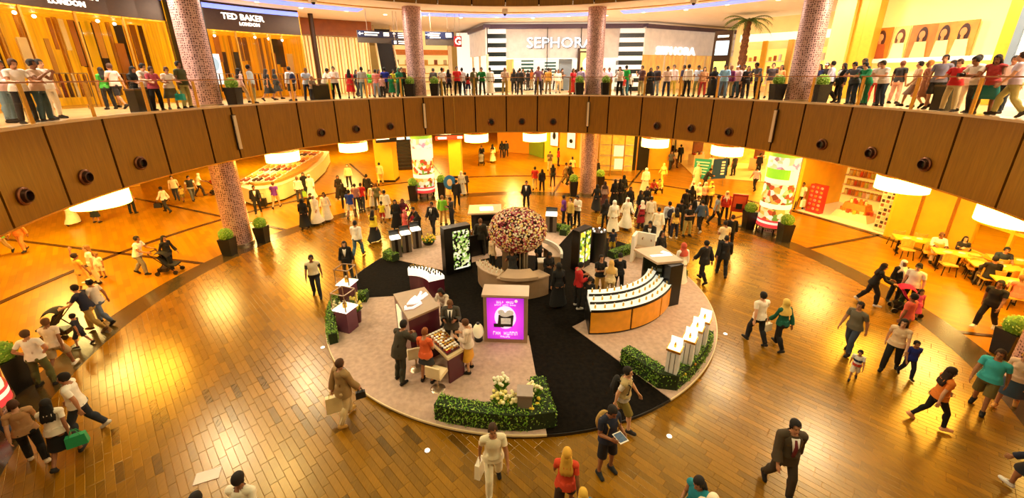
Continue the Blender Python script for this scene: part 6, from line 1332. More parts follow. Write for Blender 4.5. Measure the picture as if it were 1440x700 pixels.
# ================================================================ PEOPLE
def ppl(fx, fy, h, face, pose, top, bot, head, sex, label, z=0.0, loc=None, group=None, **kw):
    p = loc if loc is not None else G(fx, fy, z)
    h = h or (1.76 if sex == 'm' else 1.65)
    sc = FPX / max(1., p.y * math.cos(PITCH) + (CAMH - p.z) * math.sin(PITCH)) * h
    return person((p.x, p.y, p.z), h, face, pose, top, bot, head, label, sex, group, lod=1 if sc > 46 else 0, **kw)
def hand_bag(pos, color, label, kind='tote', rz=0., s=1.0):
    """a bag hanging from pos (the hand or shoulder)"""
    t = thing('shopping_bag' if kind == 'shop' else 'handbag', label, 'bag', pos, rz); w_, d, h = (.34, .13, .38) if kind == 'shop' else (.3, .13, .22); w_, d, h = w_ * s, d * s, h * s; dz = -.12 * s
    MB().prism([(-w_ / 2, -d / 2), (w_ / 2, -d / 2), (w_ / 2, d / 2), (-w_ / 2, d / 2)], dz - h, dz, top=[(-w_ * .45, -d * .4), (w_ * .45, -d * .4), (w_ * .45, d * .4), (-w_ * .45, d * .4)]).build('body', plas(color, .5), t)
    for y in (-d * .35, d * .35): MB().tube([(-w_ * .25, y, dz), (-w_ * .12, y * .4, -.01), (w_ * .12, y * .4, -.01), (w_ * .25, y, dz)], .008, 5).build('handle', plas(color, .5), t)
    return t
def backpack(o, color, label, h=1.76):
    R_ = Matrix.Rotation(o.rotation_euler.z, 3, 'Z'); k = h / 1.755; p = o.location + R_ @ Vector((0, .21 * k, 1.18 * k)); t = thing('backpack', label, 'backpack', p, o.rotation_euler.z)
    MB().ell((0, 0, 0), (.17, .10, .25), 12, 10).build('main_pouch', fab(color), t, True); MB().ell((0, .07, -.08), (.12, .06, .12), 10, 8).build('front_pocket', fab(color), t, True)
    for s in (-1, 1): MB().tube([(s * .11, -.06, .2), (s * .12, -.2, .27), (s * .125, -.36, .18), (s * .14, -.33, -.05), (s * .12, -.08, -.18)], .016, 5).build('strap', fab(color), t)
def stroller(loc, rz, color, label, canopy=None):
    t = thing('stroller', label, 'stroller', loc, rz)
    for x, y in ((-.25, -.38), (.25, -.38), (-.27, .3), (.27, .3)): MB().cyl((x - .03, y, .09), .09, .06, 14, ax='x').build('wheel', M['black'], t)
    for s in (-1, 1): MB().tube([(s * .25, -.38, .12), (s * .25, -.05, .45), (s * .25, .45, 1.0)], .018, 6).build('frame_tube', M['darkmetal'], t); MB().tube([(s * .26, .3, .1), (s * .25, -.02, .55)], .018, 6).build('frame_tube', M['darkmetal'], t)
    MB().tube([(-.25, .45, 1.0), (0, .5, 1.03), (.25, .45, 1.0)], .02, 6).build('push_bar', M['black'], t)
    MB().loft([[(-.2, -.42, .36), (.2, -.42, .36), (.2, -.42, .42), (-.2, -.42, .42)], [(-.21, -.05, .38), (.21, -.05, .38), (.21, -.05, .46), (-.21, -.05, .46)], [(-.21, .22, .82), (.21, .22, .82), (.21, .16, .86), (-.21, .16, .86)]]).build('seat', fab(color), t)
    n = 9; rg = [[Vector((x, .1 - .30 * math.cos(a) * k, .72 + .30 * math.sin(a) * k)) for a in np.linspace(.25, 2.4, n)] for x, k in ((-.23, .9), (-.1, 1.05), (.1, 1.05), (.23, .9))]
    MB().loft(rg, cap=False, closed=False).build('canopy', fab(canopy or color), t, True); MB().box((0, .15, .2), (.36, .36, .16)).build('basket', M['black'], t)
WH, BK = '#f2ece0', '#15110f'
def pushed(color, label, canopy=None, d=.98):
    """stroller in front of the person built last"""
    o = PEOPLE[-1]; R_ = Matrix.Rotation(o.rotation_euler.z, 3, 'Z'); stroller(o.location + R_ @ Vector((0, -d, 0)), o.rotation_euler.z, color, label, canopy)
# ---- walkers in the foreground and along the sides
suit, _ = ppl(1092, 690, 1.82, -8, 'walk2', 'jk:#4a3c28:#6a1c20', 'tr:#3c3020', 'h', 'm', 'person in brown suit and dark red tie walking alone over the wooden floor')
o, hw = ppl(851, 664, 1.82, 25, 'hold', 'ts:#1d2338', 'sh:#17161c', 'h', 'm', 'person in navy T-shirt and black shorts studying a white tablet beside the podium', shoes='#1a1a1a')
backpack(o, '#b08c4a', 'tan backpack on the person in navy T-shirt', 1.82)
mid = (hw[1] + hw[-1]) / 2; t = thing('tablet', 'white tablet in the hands of the person in navy T-shirt', 'tablet', mid + Vector((0, 0, .03)), math.radians(25)); MB().box((0, 0, 0), (.2, .26, .012)).build('case', M['white'], t); MB().box((0, 0, .008), (.17, .21, .006)).build('screen', mat('tablet_screen', '#4a5a6a', .2, emit=.3, noise=.3, scale=20), t)
o, hw = ppl(873, 600, 1.74, 60, 'walk', 'vs:#b7a06c:#e8e0d0', 'sh:#7a6a2a', 'h', 'm', 'person in beige vest and khaki shorts with a black backpack at the carpet edge'); backpack(o, '#1a1816', 'black backpack on the person in beige vest', 1.74)
o, hw = ppl(695, 690, 1.75, 10, 'walk', 'ts:#efe2bc', 'tr:#efe2bc', 'h:#3a2412', 'm', 'person in cream shirt and trousers carrying a white bag past the long hedge'); hand_bag(hw[-1], '#f4ead0', 'white carrier bag of the person in cream shirt and trousers', 'shop', 1.2, .9)
o, hw = ppl(490, 590, 1.76, 150, 'walk2', 'jk:#9a7a4a', 'tr:#cbb07c', 'h:#4a2c14', 'm', 'person in tan jacket and beige trousers carrying a cream shopping bag beside the podium', shoes='#b8883a'); hand_bag(hw[1], '#ecd9a4', 'cream paper shopping bag of the person in tan jacket', 'shop', .4, 1.15); hand_bag(hw[-1], '#1a1714', 'small black bag of the person in tan jacket', 'tote', .4, .8)
ppl(793, 727, 1.68, 170, 'walk', 'ts:#d2421c', 'sh:#3a2414', 'l:#d9a436', 'f', 'person with long blond hair in orange-red top below the long hedge')
ppl(815, 762, 1.28, 185, 'stand', 'ts:#2f6a8a', 'sh:#2a3a5a', 'l:#dcae3c', 'f', 'child with long blond hair in blue beside the person in orange-red top')
ppl(968, 765, 1.66, -60, 'hold', 'tk:#16808e', 'tr:#222018', 'l', 'f', 'person in teal sleeveless top with dark hair next to the cream hat')
ppl(985, 790, 1.64, -40, 'hold', 'ls:#efe2c8', 'tr:#cbb890', 'v:#f0e0c0', 'f', 'person in cream top and head cover next to the teal top')
o, hw = ppl(362, 772, 1.78, 178, 'walk', 'ts:#efe6cc', 'tr:#2a2a30', 'h', 'm', 'person in white jersey with a black number 2 on the back')
text('lettering', '2', .3, M['black'], o, (0, .158, 1.28), Matrix.Rotation(math.pi, 3, 'Z') @ RX, .004, bold=.004)
ppl(308, 800, 1.74, 180, 'walk2', 'ts:#f2ead8', 'tr:#2a2a30', 'h', 'm', 'person with dark hair just behind the white numbered jersey')
t = tag(MB().box((0, 0, .006), (.46, .3, .012)).build('paper_sheet', plas('#f0dcd0', .6), loc=G(292, 669, .012), rz=.4), 'pinkish paper sheet lying on the wooden floor near the numbered jersey', 'paper')
o, hw = ppl(1434, 700, 1.7, 200, 'walk', 'ls:#1c2238', 'ms:#15161c', 'l:#2a1a10', 'f', 'person in navy top, black skirt and white shoes beyond the café walkers'.replace('é', 'e'), shoes='#f0ece4')
# lower left group
ppl(127, 612, 1.78, -60, 'walk2', 'ts:#f4ede0', 'tr:#2a2e36', 'h', 'm', 'person in white polo shirt and dark jeans with sunglasses pushed up', shoes='#d8ccb8')
o, hw = ppl(100, 648, 1.66, 205, 'walk', 'ts:#efe3cc', 'sk:#12100e', 'l:#15100c', 'f', 'person with long black hair, cream top and wide black skirt'); hand_bag(hw[-1] + Vector((.1, 0, .12)), '#1f9a5c', 'bright green handbag of the person in wide black skirt', 'tote', .6, 1.15)
ppl(57, 648, 1.64, 230, 'walk2', 'ts:#b88a5a', 'tr:#14110f', 'h:#4a2a14', 'f', 'person in patterned tan blouse and black trousers beside the wide black skirt', shoes='#e0cfae')
ppl(4, 630, 1.68, 220, 'walk', 'ts:#8a8a86', 'tr:#3a4a66', 'h', 'm', 'person in grey top and blue jeans next to the lit wrap')
ppl(68, 541, 1.76, 195, 'hips', 'ts:#f3ece0', 'tr:#5a5a2a', 'h:#5a3a1c', 'm', 'person in white T-shirt and olive trousers walking behind the stroller group')
ppl(92, 521, 1.72, 200, 'walk', 'ts:#efdccc', 'sh:#b8a078', 'h:#6a4420', 'f', 'person in pale pink top and beige shorts with a dark shoulder strap', shoes='#e8e0d4')
ppl(136, 466, 1.78, -75, 'push', 'ts:#1c2440', 'tr:#b0904a', 'h', 'm', 'person in navy T-shirt and khaki trousers pushing a dark stroller', shoes='#5a3a1c'); pushed('#1c1a1a', 'dark stroller pushed by the person in navy T-shirt')
ppl(149, 456, 1.72, -80, 'walk', 'ts:#e8dccc', 'tr:#6a7c98', 'c:#efe6d4', 'm', 'person in white cap and pale jeans behind the person pushing a stroller')
ppl(119, 487, 1.15, -70, 'walk2', 'ts:#2a2c3a', 'sh:#2a2a30', 'h', 'm', 'small child in dark clothes walking beside the dark stroller')
ppl(124, 410, 1.66, 160, 'raise', 'dr:#e8a840', '-', 'h:#2a160a', 'f', 'person in orange patterned dress raising an arm'); ppl(139, 398, 1.68, -40, 'stand', 'ts:#f2e6cc', 'tr:#e6d2a4', 'l:#8a5a24', 'f', 'person in cream clothes beside the orange patterned dress'); ppl(146, 390, 1.1, 0, 'stand', 'ts:#f0dfc0', 'sh:#e0c898', 'h:#8a5a24', 'm', 'child in cream behind the orange patterned dress')
ppl(8, 358, 1.66, 20, 'walk', 'ts:#6fae3a', 'tr:#c8a860', 'h', 'f', 'person in green top and khaki trousers under the gallery edge'); ppl(36, 354, 1.7, 10, 'walk2', 'ls:#e0842a', 'tr:#d88a3a', 'h:#8a1c14', 'm', 'person in orange clothes with red cap beside the green top')
ppl(105, 316, 1.74, 200, 'walk', 'rb:#e8d2a0', '-', 'h', 'm', 'person in pale robe half hidden by the gallery drum lamp'); ppl(137, 313, 1.64, 180, 'stand', 'dr:#1e2016', '-', 'l', 'f', 'person in dark dress below the drum lamp'); ppl(188, 300, 1.72, 185, 'stand', 'ts:#7ea83a', 'tr:#171a12', 'h', 'm', 'person in green shirt and black trousers beside the drum lamp')
o, hw = ppl(236, 299, 1.68, -90, 'walk', 'ls:#f0d9c4', 'tr:#2a2622', 'h', 'f', 'person in pale pink top striding with a big black bag'); hand_bag(hw[1], BK, 'big black bag of the striding person in pale pink', 'tote', .3, 1.3)
ppl(250, 282, 1.74, 30, 'walk2', 'ts:#e6d8b0', 'tr:#3a3a44', 'h', 'm', 'person in beige shirt and dark jeans behind the striding one'); ppl(259, 284, 1.1, 60, 'walk', 'ts:#d8c060', 'sh:#8a7a3a', 'h', 'm', 'child in yellow beside the person in beige shirt'); ppl(273, 283, 1.78, 60, 'walk', 'vs:#2a2620:#efe6d6', 'tr:#5a5a5a', 'h', 'm', 'person in dark waistcoat over white sleeves striding alone')
ppl(283, 276, 1.66, 140, 'push', 'ts:#f0e6cc', 'tr:#3a2a20', 'v:#f0e2b8', 'f', 'person in cream headscarf pushing a red stroller'); pushed('#b02a1e', 'red stroller next to the bare column'); ppl(309, 273, 1.78, 30, 'stand', 'ts:#f2ecde', 'tr:#15130f', 'h', 'm', 'person in white T-shirt and black trousers by the red stroller')
ppl(203, 386, 1.78, 100, 'push', 'ts:#f4ece0', 'tr:#8a8270', 'h', 'm', 'person in white T-shirt and grey trousers pushing a small buggy'); pushed('#2a2622', 'small black buggy pushed by the person in white T-shirt'); ppl(243, 381, 1.66, 80, 'walk', 'ls:#1c1814', 'tr:#15120f', 'l', 'f', 'person all in black striding beside the small buggy', shoes='#d8822a')
# behind the bare column, before the food bar
ppl(364, 300, 1.78, 30, 'walk', 'jk:#1e1a18', 'tr:#1a1716', 'h', 'm', 'person in dark suit walking away from a black suitcase'); t = thing('suitcase', 'black suitcase standing near the person in dark suit', 'suitcase', G(371, 290)); MB().box((0, 0, .3), (.4, .24, .5)).build('shell', M['black'], t)
for s in (-.15, .15): MB().cyl((s, -.08, .0), .04, .06, 8).build('wheel', M['darkmetal'], t); MB().tube([(s * .6, .08, .55), (s * .6, .08, .85)], .012, 5).build('handle_tube', M['steel'], t)
MB().tube([(-.09, .08, .85), (.09, .08, .85)], .015, 5).build('grip', M['black'], t)
ppl(390, 293, 1.74, 190, 'walk', 'ts:#6a2a9a', 'sh:#e0bc80', 'h:#5a3418', 'm', 'person in purple T-shirt and beige shorts with a dark shoulder bag'); o, hw = ppl(423, 284, 1.76, 185, 'stand', 'ls:#f0e2cc', 'tr:#4a4a50', 'h:#6a4424', 'm', 'person in white shirt and grey trousers holding a lime bag'); hand_bag(hw[-1], '#8fc23a', 'lime green bag of the person in white shirt', 'shop', 0, .9)
ppl(431, 276, 1.7, 20, 'stand', 'rb:#15120f', '-', 'v:#15120f', 'f', 'person in black robe behind the lime bag'); ppl(440, 281, 1.78, 10, 'walk', 'rb:#f3ead6', '-', 'v:#f5eedd', 'm', 'person in white robe and head cloth near the food bar'); ppl(430, 320, 1.68, 200, 'walk', 'rb:#120f0d', '-', 'v:#120f0d', 'f', 'person in flowing black robe walking away beside the planter'); ppl(442, 311, 1.68, 0, 'stand', 'rb:#171310', '-', 'v:#171310', 'f', 'person in black robe beside two white robes')
ppl(447, 316, 1.78, -10, 'walk', 'rb:#f4ecdc', '-', 'v:#f6f0e2', 'm', 'person in white robe and dark beard next to the black robe'); ppl(461, 311, 1.74, 10, 'walk2', 'rb:#efe4cc', '-', 'l:#15100c', 'f', 'person with dark hair in cream robe beside the bearded white robe')
ppl(492, 263, 1.76, 0, 'stand', 'ls:#f0dca0', 'tr:#2a2420', 'k:#f0e0b0', 'm', 'person in cream shirt and cap standing before the food bar'); ppl(479, 280, 1.66, 20, 'stand', 'rb:#1e1612', '-', 'v:#1e1612', 'f', 'person in black robe at the edge of the crowd by the food bar'); ppl(486, 293, 1.66, 190, 'stand', 'ls:#181412', 'tr:#181412', 'l', 'f', 'person in black with dark hair behind the blue shirt')
ppl(495, 307, 1.76, 185, 'walk', 'ts:#1c3a9a', 'sh:#e6d8b8', 'h', 'm', 'person in blue T-shirt and cream shorts seen from behind'); ppl(503, 296, 1.74, 180, 'stand', 'ts:#9a6a6a', 'tr:#2a3440', 'h', 'm', 'person in mauve T-shirt and jeans next to the red shirt'); ppl(511, 295, 1.74, 185, 'walk2', 'ts:#c01c1c', 'tr:#2a3444', 'h', 'm', 'person in red T-shirt and jeans seen from behind'); ppl(519, 281, 1.8, 180, 'stand', 'ls:#14120f', 'tr:#1a1714', 'h', 'm', 'tall person in black shirt beyond the red shirt')
ppl(526, 291, 1.5, 190, 'stand', 'rb:#f3ecd8', '-', 'k:#f6f0e0', 'm', 'boy in white robe and skullcap among the crowd'); ppl(532, 294, 1.68, 200, 'stand', 'ts:#6a643a', 'tr:#5a5230', 'h:#6a4420', 'f', 'person in olive clothes beside the boy in robe'); ppl(544, 308, 1.78, 190, 'stand', 'rb:#efe4c8', '-', 'k:#f6efdc', 'm', 'person in cream robe and white cap above the yellow T-shirt child'); ppl(528, 340, 1.68, 170, 'walk', 'ls:#e2c42a', 'lk:#120f0d', 'l', 'f', 'person in yellow wrap and long black skirt'); ppl(539, 313, 1.25, 180, 'stand', 'ts:#e6d21e', 'sh:#b02a1c', 'h', 'm', 'child in yellow T-shirt and red shorts')
ppl(536, 260, 1.76, 190, 'walk', 'ls:#d0b070', 'tr:#e0c070', 'h', 'm', 'person in beige leaning at the square yellow pillar'); ppl(505, 361, 1.78, 178, 'walk', 'ls:#f4ecdc', 'tr:#4a6a7c', 'h', 'm', 'person in white shirt and blue jeans walking away across the open floor', shoes='#6a3a1c')
ppl(559, 322, 1.68, 10, 'stand', 'rb:#0f0d0c', '-', 'v:#0f0d0c', 'f', 'person in black robe and veil behind the grey plinths'); ppl(569, 320, 1.66, 0, 'hips', 'rb:#7a1428', '-', 'v:#4a1020', 'f', 'person in maroon robe behind the grey plinths'); ppl(571, 327, 1.25, -20, 'stand', 'dr:#e0605c', '-', 'v:#e8706c', 'f', 'child in coral dress and scarf behind the grey plinths'); ppl(581, 326, 1.1, 20, 'stand', 'dr:#b81c34', '-', 'h:#8a4a20', 'f', 'child in red dress between coral and black clothes'); ppl(589, 329, 1.66, -30, 'bend', 'ls:#1c1816', 'tr:#15120f', 'h', 'f', 'person in black bending over the last grey plinth')
ppl(610, 329, 1.78, -20, 'walk2', 'jk:#1a1715:#15110f', 'tr:#171412', 'h', 'm', 'person in black suit walking by the dish of yellow flowers'); ppl(624, 316, 1.74, 170, 'stand', 'ls:#7ec42a', 'tr:#d0a050', 'h:#8a5a2a', 'm', 'person in lime green shirt talking to one in black'); ppl(636, 318, 1.7, -60, 'hold', 'ls:#2a2420', 'tr:#1a1a22', 'h', 'f', 'person in black and white top facing the lime green shirt'); ppl(643, 291, 1.8, 185, 'walk', 'jk:#191512', 'tr:#15120f', 'h', 'm', 'person in black suit walking away beside the blue round sign')
ppl(650, 274, 1.72, 170, 'stand', 'rb:#d8d0bc', '-', 'v:#e4dcc8', 'f', 'person in pale grey cloak by the square yellow pillar'); ppl(655, 271, 1.5, 180, 'stand', 'ls:#4a4038', 'tr:#3a3028', 'h', 'm', 'young person in dark clothes beside the pale grey cloak')
# far corridor
ppl(678, 229, 1.72, 0, 'push', 'ls:#1a1614', 'tr:#1a1614', 'h', 'm', 'distant person in black pushing a pushchair up the corridor'); pushed('#8a8070', 'distant grey pushchair in the corridor'); ppl(693, 228, 1.74, 180, 'walk', 'rb:#ecd89a', '-', 'v:#1a1512', 'f', 'distant person in cream robe and dark scarf'); ppl(706, 222, 1.74, 180, 'stand', 'ls:#15120f', 'tr:#15120f', 'l', 'f', 'distant person all in black beside the cream robe'); ppl(712, 221, 1.7, 175, 'walk', 'ls:#2a2622', 'tr:#1c1816', 'h', 'm', 'distant person in dark coat at the corridor end')
for i, (px, py) in enumerate(((718, 210), (725, 207), (733, 209), (741, 206))): ppl(px, py, 1.7, 30 * i, 'stand', ('ts:#c8a040', 'ls:#3a2a1c', 'ts:#e8d8b0', 'ls:#7a3a1c')[i], 'tr:#3a2c20', 'h', 'm', 'tiny far shopper in %s at the end of the corridor' % ('mustard', 'brown', 'cream', 'rust')[i])
ppl(752, 267, 1.74, 180, 'walk', 'ts:#c0261c', 'tr:#d8c080', 'h', 'm', 'person in red T-shirt and khaki trousers near the dark ring'); ppl(762, 270, 1.68, 180, 'walk2', 'ls:#15110f', 'tr:#1a1614', 'l', 'f', 'person in black next to the red T-shirt and khaki trousers'); ppl(777, 262, 1.7, 175, 'stand', 'tk:#14110f', 'lg:#14110f', 'l', 'f', 'slim person in black leggings standing alone before the yellow shop wall'); ppl(773, 240, 1.74, 0, 'hold', 'ts:#6a5a34', 'tr:#c8b078', 'h', 'm', 'person in olive top before the white lit posters'); ppl(785, 233, 1.68, 90, 'stand', 'ls:#c8241c', 'tr:#3a1c14', 'l', 'f', 'person in red coat under the white lit posters'); ppl(740, 292, 1.76, -10, 'stand', 'jk:#15120f', 'tr:#15120f', 'h', 'm', 'person in black jacket standing behind the rose dome')
ppl(795, 259, 1.7, 60, 'walk', 'ts:#b89858', 'tr:#6a5a3a', 'h', 'm', 'person in tan shirt passing the planter'); ppl(801, 260, 1.74, 90, 'walk2', 'ls:#171310', 'tr:#171310', 'h', 'm', 'person in black passing the planter'); ppl(804, 249, 1.7, 180, 'stand', 'ts:#d8b868', 'tr:#b89048', 'h', 'm', 'person in yellowish clothes by the cream shop wall'); ppl(838, 255, 1.76, 20, 'stand', 'ls:#1a1512', 'tr:#15120f', 'h', 'm', 'person in black standing close behind the gallery column')
ppl(792, 316, 1.74, 80, 'hips', 'ts:#6a2a8a', 'tr:#1c1818', 'h', 'm', 'person in purple shirt chatting behind the rose dome'); ppl(801, 319, 1.68, -60, 'stand', 'ls:#d8b050', 'tr:#15120f', 'h', 'm', 'person in mustard shirt between purple and white shirts'); ppl(811, 317, 1.78, -50, 'hold', 'ls:#f0e6d0', 'tr:#141110', 'h', 'm', 'person in white shirt and black trousers chatting with the purple shirt')
# crowd of robes
ppl(838, 297, 1.7, 190, 'walk', 'rb:#100d0c', '-', 'v:#100d0c', 'f', 'tall black robe beside the column foot'); ppl(849, 290, 1.64, 170, 'stand', 'ls:#a88878', 'lk:#5a3028', 'v:#3a2420', 'f', 'person in patterned pink top and brown skirt behind the black robe'); ppl(863, 288, 1.7, 185, 'stand', 'rb:#120f0d', '-', 'v:#120f0d', 'f', 'black robe of the close pair under the logo panel'); ppl(870, 287, 1.68, 160, 'stand', 'rb:#16110f', '-', 'v:#16110f', 'f', 'second black robe of the close pair under the logo panel'); ppl(875, 283, 1.78, 190, 'stand', 'rb:#110e0c', '-', 'v:#110e0c', 'f', 'taller black robe behind the close pair'); ppl(884, 300, 1.66, 0, 'stand', 'rb:#15110f', '-', 'v:#15110f', 'f', 'black robe facing outwards behind the white robes')
o, hw = ppl(850, 321, 1.68, 180, 'stand', 'ls:#141110', 'tr:#141110', 'l', 'f', 'person in black trousers holding a yellow bag beside a white robe'); hand_bag(hw[1], '#e8c050', 'yellow carrier bag at the edge of the robed crowd', 'shop', 0, 1.0)
ppl(861, 327, 1.8, 190, 'stand', 'rb:#f2e8cc', '-', 'v:#f6f0e0', 'm', 'white robe and head cloth beside the yellow bag'); ppl(879, 322, 1.8, 20, 'walk', 'rb:#f4ecd6', '-', 'v:#f8f2e4', 'm', 'white robe and head cloth in mid stride'); ppl(898, 306, 1.66, 30, 'stand', 'rb:#14100e', '-', 'v:#14100e', 'f', 'black robe between two white head covers'); ppl(907, 300, 1.68, -20, 'stand', 'rb:#181210', '-', 'v:#181210', 'f', 'black robe at the back of the robed crowd'); ppl(900, 321, 1.6, 200, 'stand', 'dr:#9a1c24', 'tr:#3a2420', 'v:#efe2cc', 'f', 'person in red dress and white headscarf'); ppl(912, 320, 1.8, 180, 'stand', 'rb:#efe2c4', '-', 'k:#f8f2e2', 'm', 'cream robe with white skullcap seen from behind'); ppl(906, 318, 1.7, 180, 'stand', 'ls:#1c1614', 'tr:#1c1614', 'h', 'm', 'person in black squeezed beside the cream robe'); ppl(922, 339, 1.78, 170, 'walk', 'rb:#f3e9cf', '-', 'h', 'm', 'bare headed person in white robe beside the corner cabinet')
ppl(860, 356, 1.2, 180, 'stand', 'ts:#1e2030', 'sh:#e0b42a', 'h', 'm', 'boy in navy T-shirt and yellow shorts at the carpet aisle', shoes='#e8e4dc'); ppl(906, 270, 1.76, 180, 'stand', 'rb:#f4eedd', '-', 'v:#f6f0e2', 'm', 'white robe further back beside the kneeling pair'); ppl(916, 272, 1.66, 10, 'squat', 'ls:#8a1c1c', 'tr:#1a1412', 'h', 'f', 'kneeling person in dark red at the crowd edge'); ppl(926, 271, 1.66, -20, 'squat', 'ls:#e0cc5a', 'tr:#5a4a2a', 'h', 'f', 'kneeling person in yellow at the crowd edge')
o, hw = ppl(937, 328, 1.76, 180, 'stand', 'ls:#c8cad4', 'tr:#1c1a1c', 'h', 'm', 'person in pale grey shirt with a navy backpack'); backpack(o, '#1c2036', 'navy backpack on the pale grey shirt')
ppl(947, 335, 1.66, 180, 'stand', 'ts:#d8b04a', 'tr:#22263a', 'l', 'f', 'person with long dark hair in yellow top and jeans', shoes='#e8d8c0'); ppl(954, 323, 1.74, 150, 'stand', 'ls:#141210', 'tr:#1a2a2a', 'h', 'm', 'person in black shirt and dark teal trousers'); ppl(965, 332, 1.76, 10, 'cross', 'ts:#15120f', 'tr:#b0a05a', 'h', 'm', 'person in black T-shirt and khaki trousers with folded arms'); ppl(961, 305, 1.72, 190, 'stand', 'ls:#181412', 'tr:#181412', 'h', 'm', 'person in black at the rear of the queue'); ppl(969, 300, 1.74, 170, 'stand', 'ls:#201a16', 'tr:#15120f', 'l', 'f', 'person in black with long hair in the queue'); ppl(977, 318, 1.76, -20, 'stand', 'op:#1a1614:#e8e0d0', 'tr:#171412', 'h', 'm', 'person in open black jacket and white shirt in the queue'); ppl(983, 326, 1.78, 185, 'walk', 'ls:#4a5f80', 'tr:#1c1a1c', 'h', 'm', 'person in denim blue shirt seen from behind', shoes='#e0d8cc')
ppl(971, 291, 1.68, 0, 'stand', 'rb:#e8d8b4', '-', 'v:#f4ead4', 'f', 'person in cream robe and scarf under the teal board'); ppl(979, 294, 1.7, 30, 'stand', 'rb:#f0e6cc', '-', 'v:#f6eedc', 'f', 'person in white robe and scarf under the teal board'); ppl(996, 293, 1.74, 20, 'point', 'ls:#ecc860', 'tr:#3a2c20', 'v:#e8c050', 'f', 'person in yellow top and scarf reading a map'); ppl(988, 292, 1.66, 10, 'stand', 'ls:#e8b4a8', 'lk:#2a2018', 'v:#e8c0b0', 'f', 'person in pink beside the yellow scarf'); ppl(1004, 317, 1.78, 80, 'walk', 'ts:#8a949c', 'tr:#17171c', 'h', 'm', 'person in grey T-shirt and black trousers beside the red kiosk'); ppl(1017, 308, 1.68, -20, 'stand', 'op:#c0301c:#f0e8dc', 'tr:#1c1a1c', 'v:#ecd8b0', 'f', 'person in red jacket and beige scarf beside the red kiosk')
ppl(1013, 362, 1.78, 180, 'hold', 'ts:#efdcae', 'tr:#15130f', 'h', 'm', 'person in cream shirt and black trousers before the red kiosk'); ppl(1023, 350, 1.74, 170, 'stand', 'ls:#171412', 'tr:#171412', 'h:#3a2414', 'm', 'person in black close beside the cream shirt'); ppl(986, 396, 1.8, 200, 'walk', 'jk:#14110f', 'tr:#14110f', 'h', 'm', 'person in black suit walking away from the podium'); ppl(1013, 388, 1.8, 160, 'walk2', 'jk:#171310', 'tr:#14110f', 'h', 'm', 'person in black suit facing the cream shirt'); ppl(954, 400, 1.8, 195, 'stand', 'rb:#f4e9d2', '-', 'v:#c8543c', 'm', 'white robe with red checked head cloth at the podium rim')
# mall behind, right of the column
ppl(931, 260, 1.68, 190, 'walk', 'ls:#e8c050', 'tr:#e0b84a', 'v:#ecc860', 'f', 'person in yellow robe walking towards the corridor'); ppl(955, 229, 1.76, 180, 'stand', 'ls:#14110e', 'tr:#14110e', 'h', 'm', 'person in black in the escalator corridor'); ppl(942, 239, 1.7, 0, 'walk', 'ts:#5a5a5a', 'tr:#2a2622', 'h', 'm', 'person in grey in the escalator corridor'); ppl(948, 236, 1.68, 20, 'walk2', 'ts:#c8b898', 'tr:#4a2a1c', 'l', 'f', 'person in beige top in the escalator corridor'); ppl(978, 262, 1.74, 0, 'stand', 'rb:#f0e0b0', '-', 'v:#f4e8c4', 'm', 'cream robe beside the teal notice board'); ppl(990, 268, 1.72, 60, 'lean', 'ls:#171310', 'tr:#1a1614', 'h', 'm', 'person in black stooping at the notice boards'); ppl(1018, 247, 1.74, 180, 'stand', 'ls:#2a2420', 'tr:#1c1814', 'h', 'm', 'person in dark clothes at the store opening'); ppl(1030, 247, 1.74, 200, 'stand', 'ts:#3a3430', 'tr:#2a2420', 'h', 'm', 'person in charcoal shirt at the store opening'); ppl(998, 246, 1.7, 0, 'stand', 'ls:#f4eedd', 'tr:#c8b48a', 'h', 'm', 'person in white behind the notice boards'); ppl(1065, 245, 1.76, 10, 'stand', 'ls:#2a1c1c', 'tr:#1c1614', 'h', 'm', 'person in dark red and black in the store'); ppl(1060, 268, 1.74, 180, 'walk', 'ts:#b8a8c4', 'tr:#171518', 'h', 'm', 'person in lilac T-shirt and black trousers beside the lit wrap')
o, hw = ppl(1122, 295, 1.76, -50, 'walk', 'ts:#f0e2c8', 'tr:#2a1c14', 'h', 'm', 'person in white T-shirt leaving the sweet shop'); hand_bag(hw[1], '#f4e0d0', 'round white bag carried out of the sweet shop', 'shop', .5, 1.1)
# right hand side of the floor
ppl(1060, 482, 1.78, 190, 'walk2', 'ts:#f4e6cc', 'tr:#1c1a1e', 'h', 'm', 'person in white shirt and dark trousers walking away beside the green top'); o, hw = ppl(1092, 489, 1.68, 190, 'walk', 'ls:#0f5a44', 'tr:#14100e', 'v:#e0bc5a', 'f', 'person in dark green top and yellow headscarf'); hand_bag(hw[1], '#efe2c8', 'white bag of the person in yellow headscarf', 'tote', .4, 1.1)
ppl(1220, 428, 1.7, 60, 'push', 'ls:#17130f', 'tr:#17130f', 'l:#2a1a10', 'f', 'person in black with hands on the pink stroller', shoes='#e8e0d4'); pushed('#c41c50', 'pink stroller with pink canopy among the family', '#d81c58'); ppl(1254, 424, 1.66, -10, 'stand', 'op:#14110f:#f0e8dc', 'tr:#15120f', 'v:#f4ecd8', 'f', 'person in black coat and white headscarf beside the pink stroller'); ppl(1272, 434, 1.78, -60, 'stand', 'ts:#f4ead6', 'tr:#2a4a1c', 'c:#14120f', 'm', 'person in white polo, green trousers and black cap'); ppl(1283, 448, 1.1, -20, 'stand', 'dr:#e0507a', '-', 'l:#2a1a10', 'f', 'child in pink dress beside the black cap')
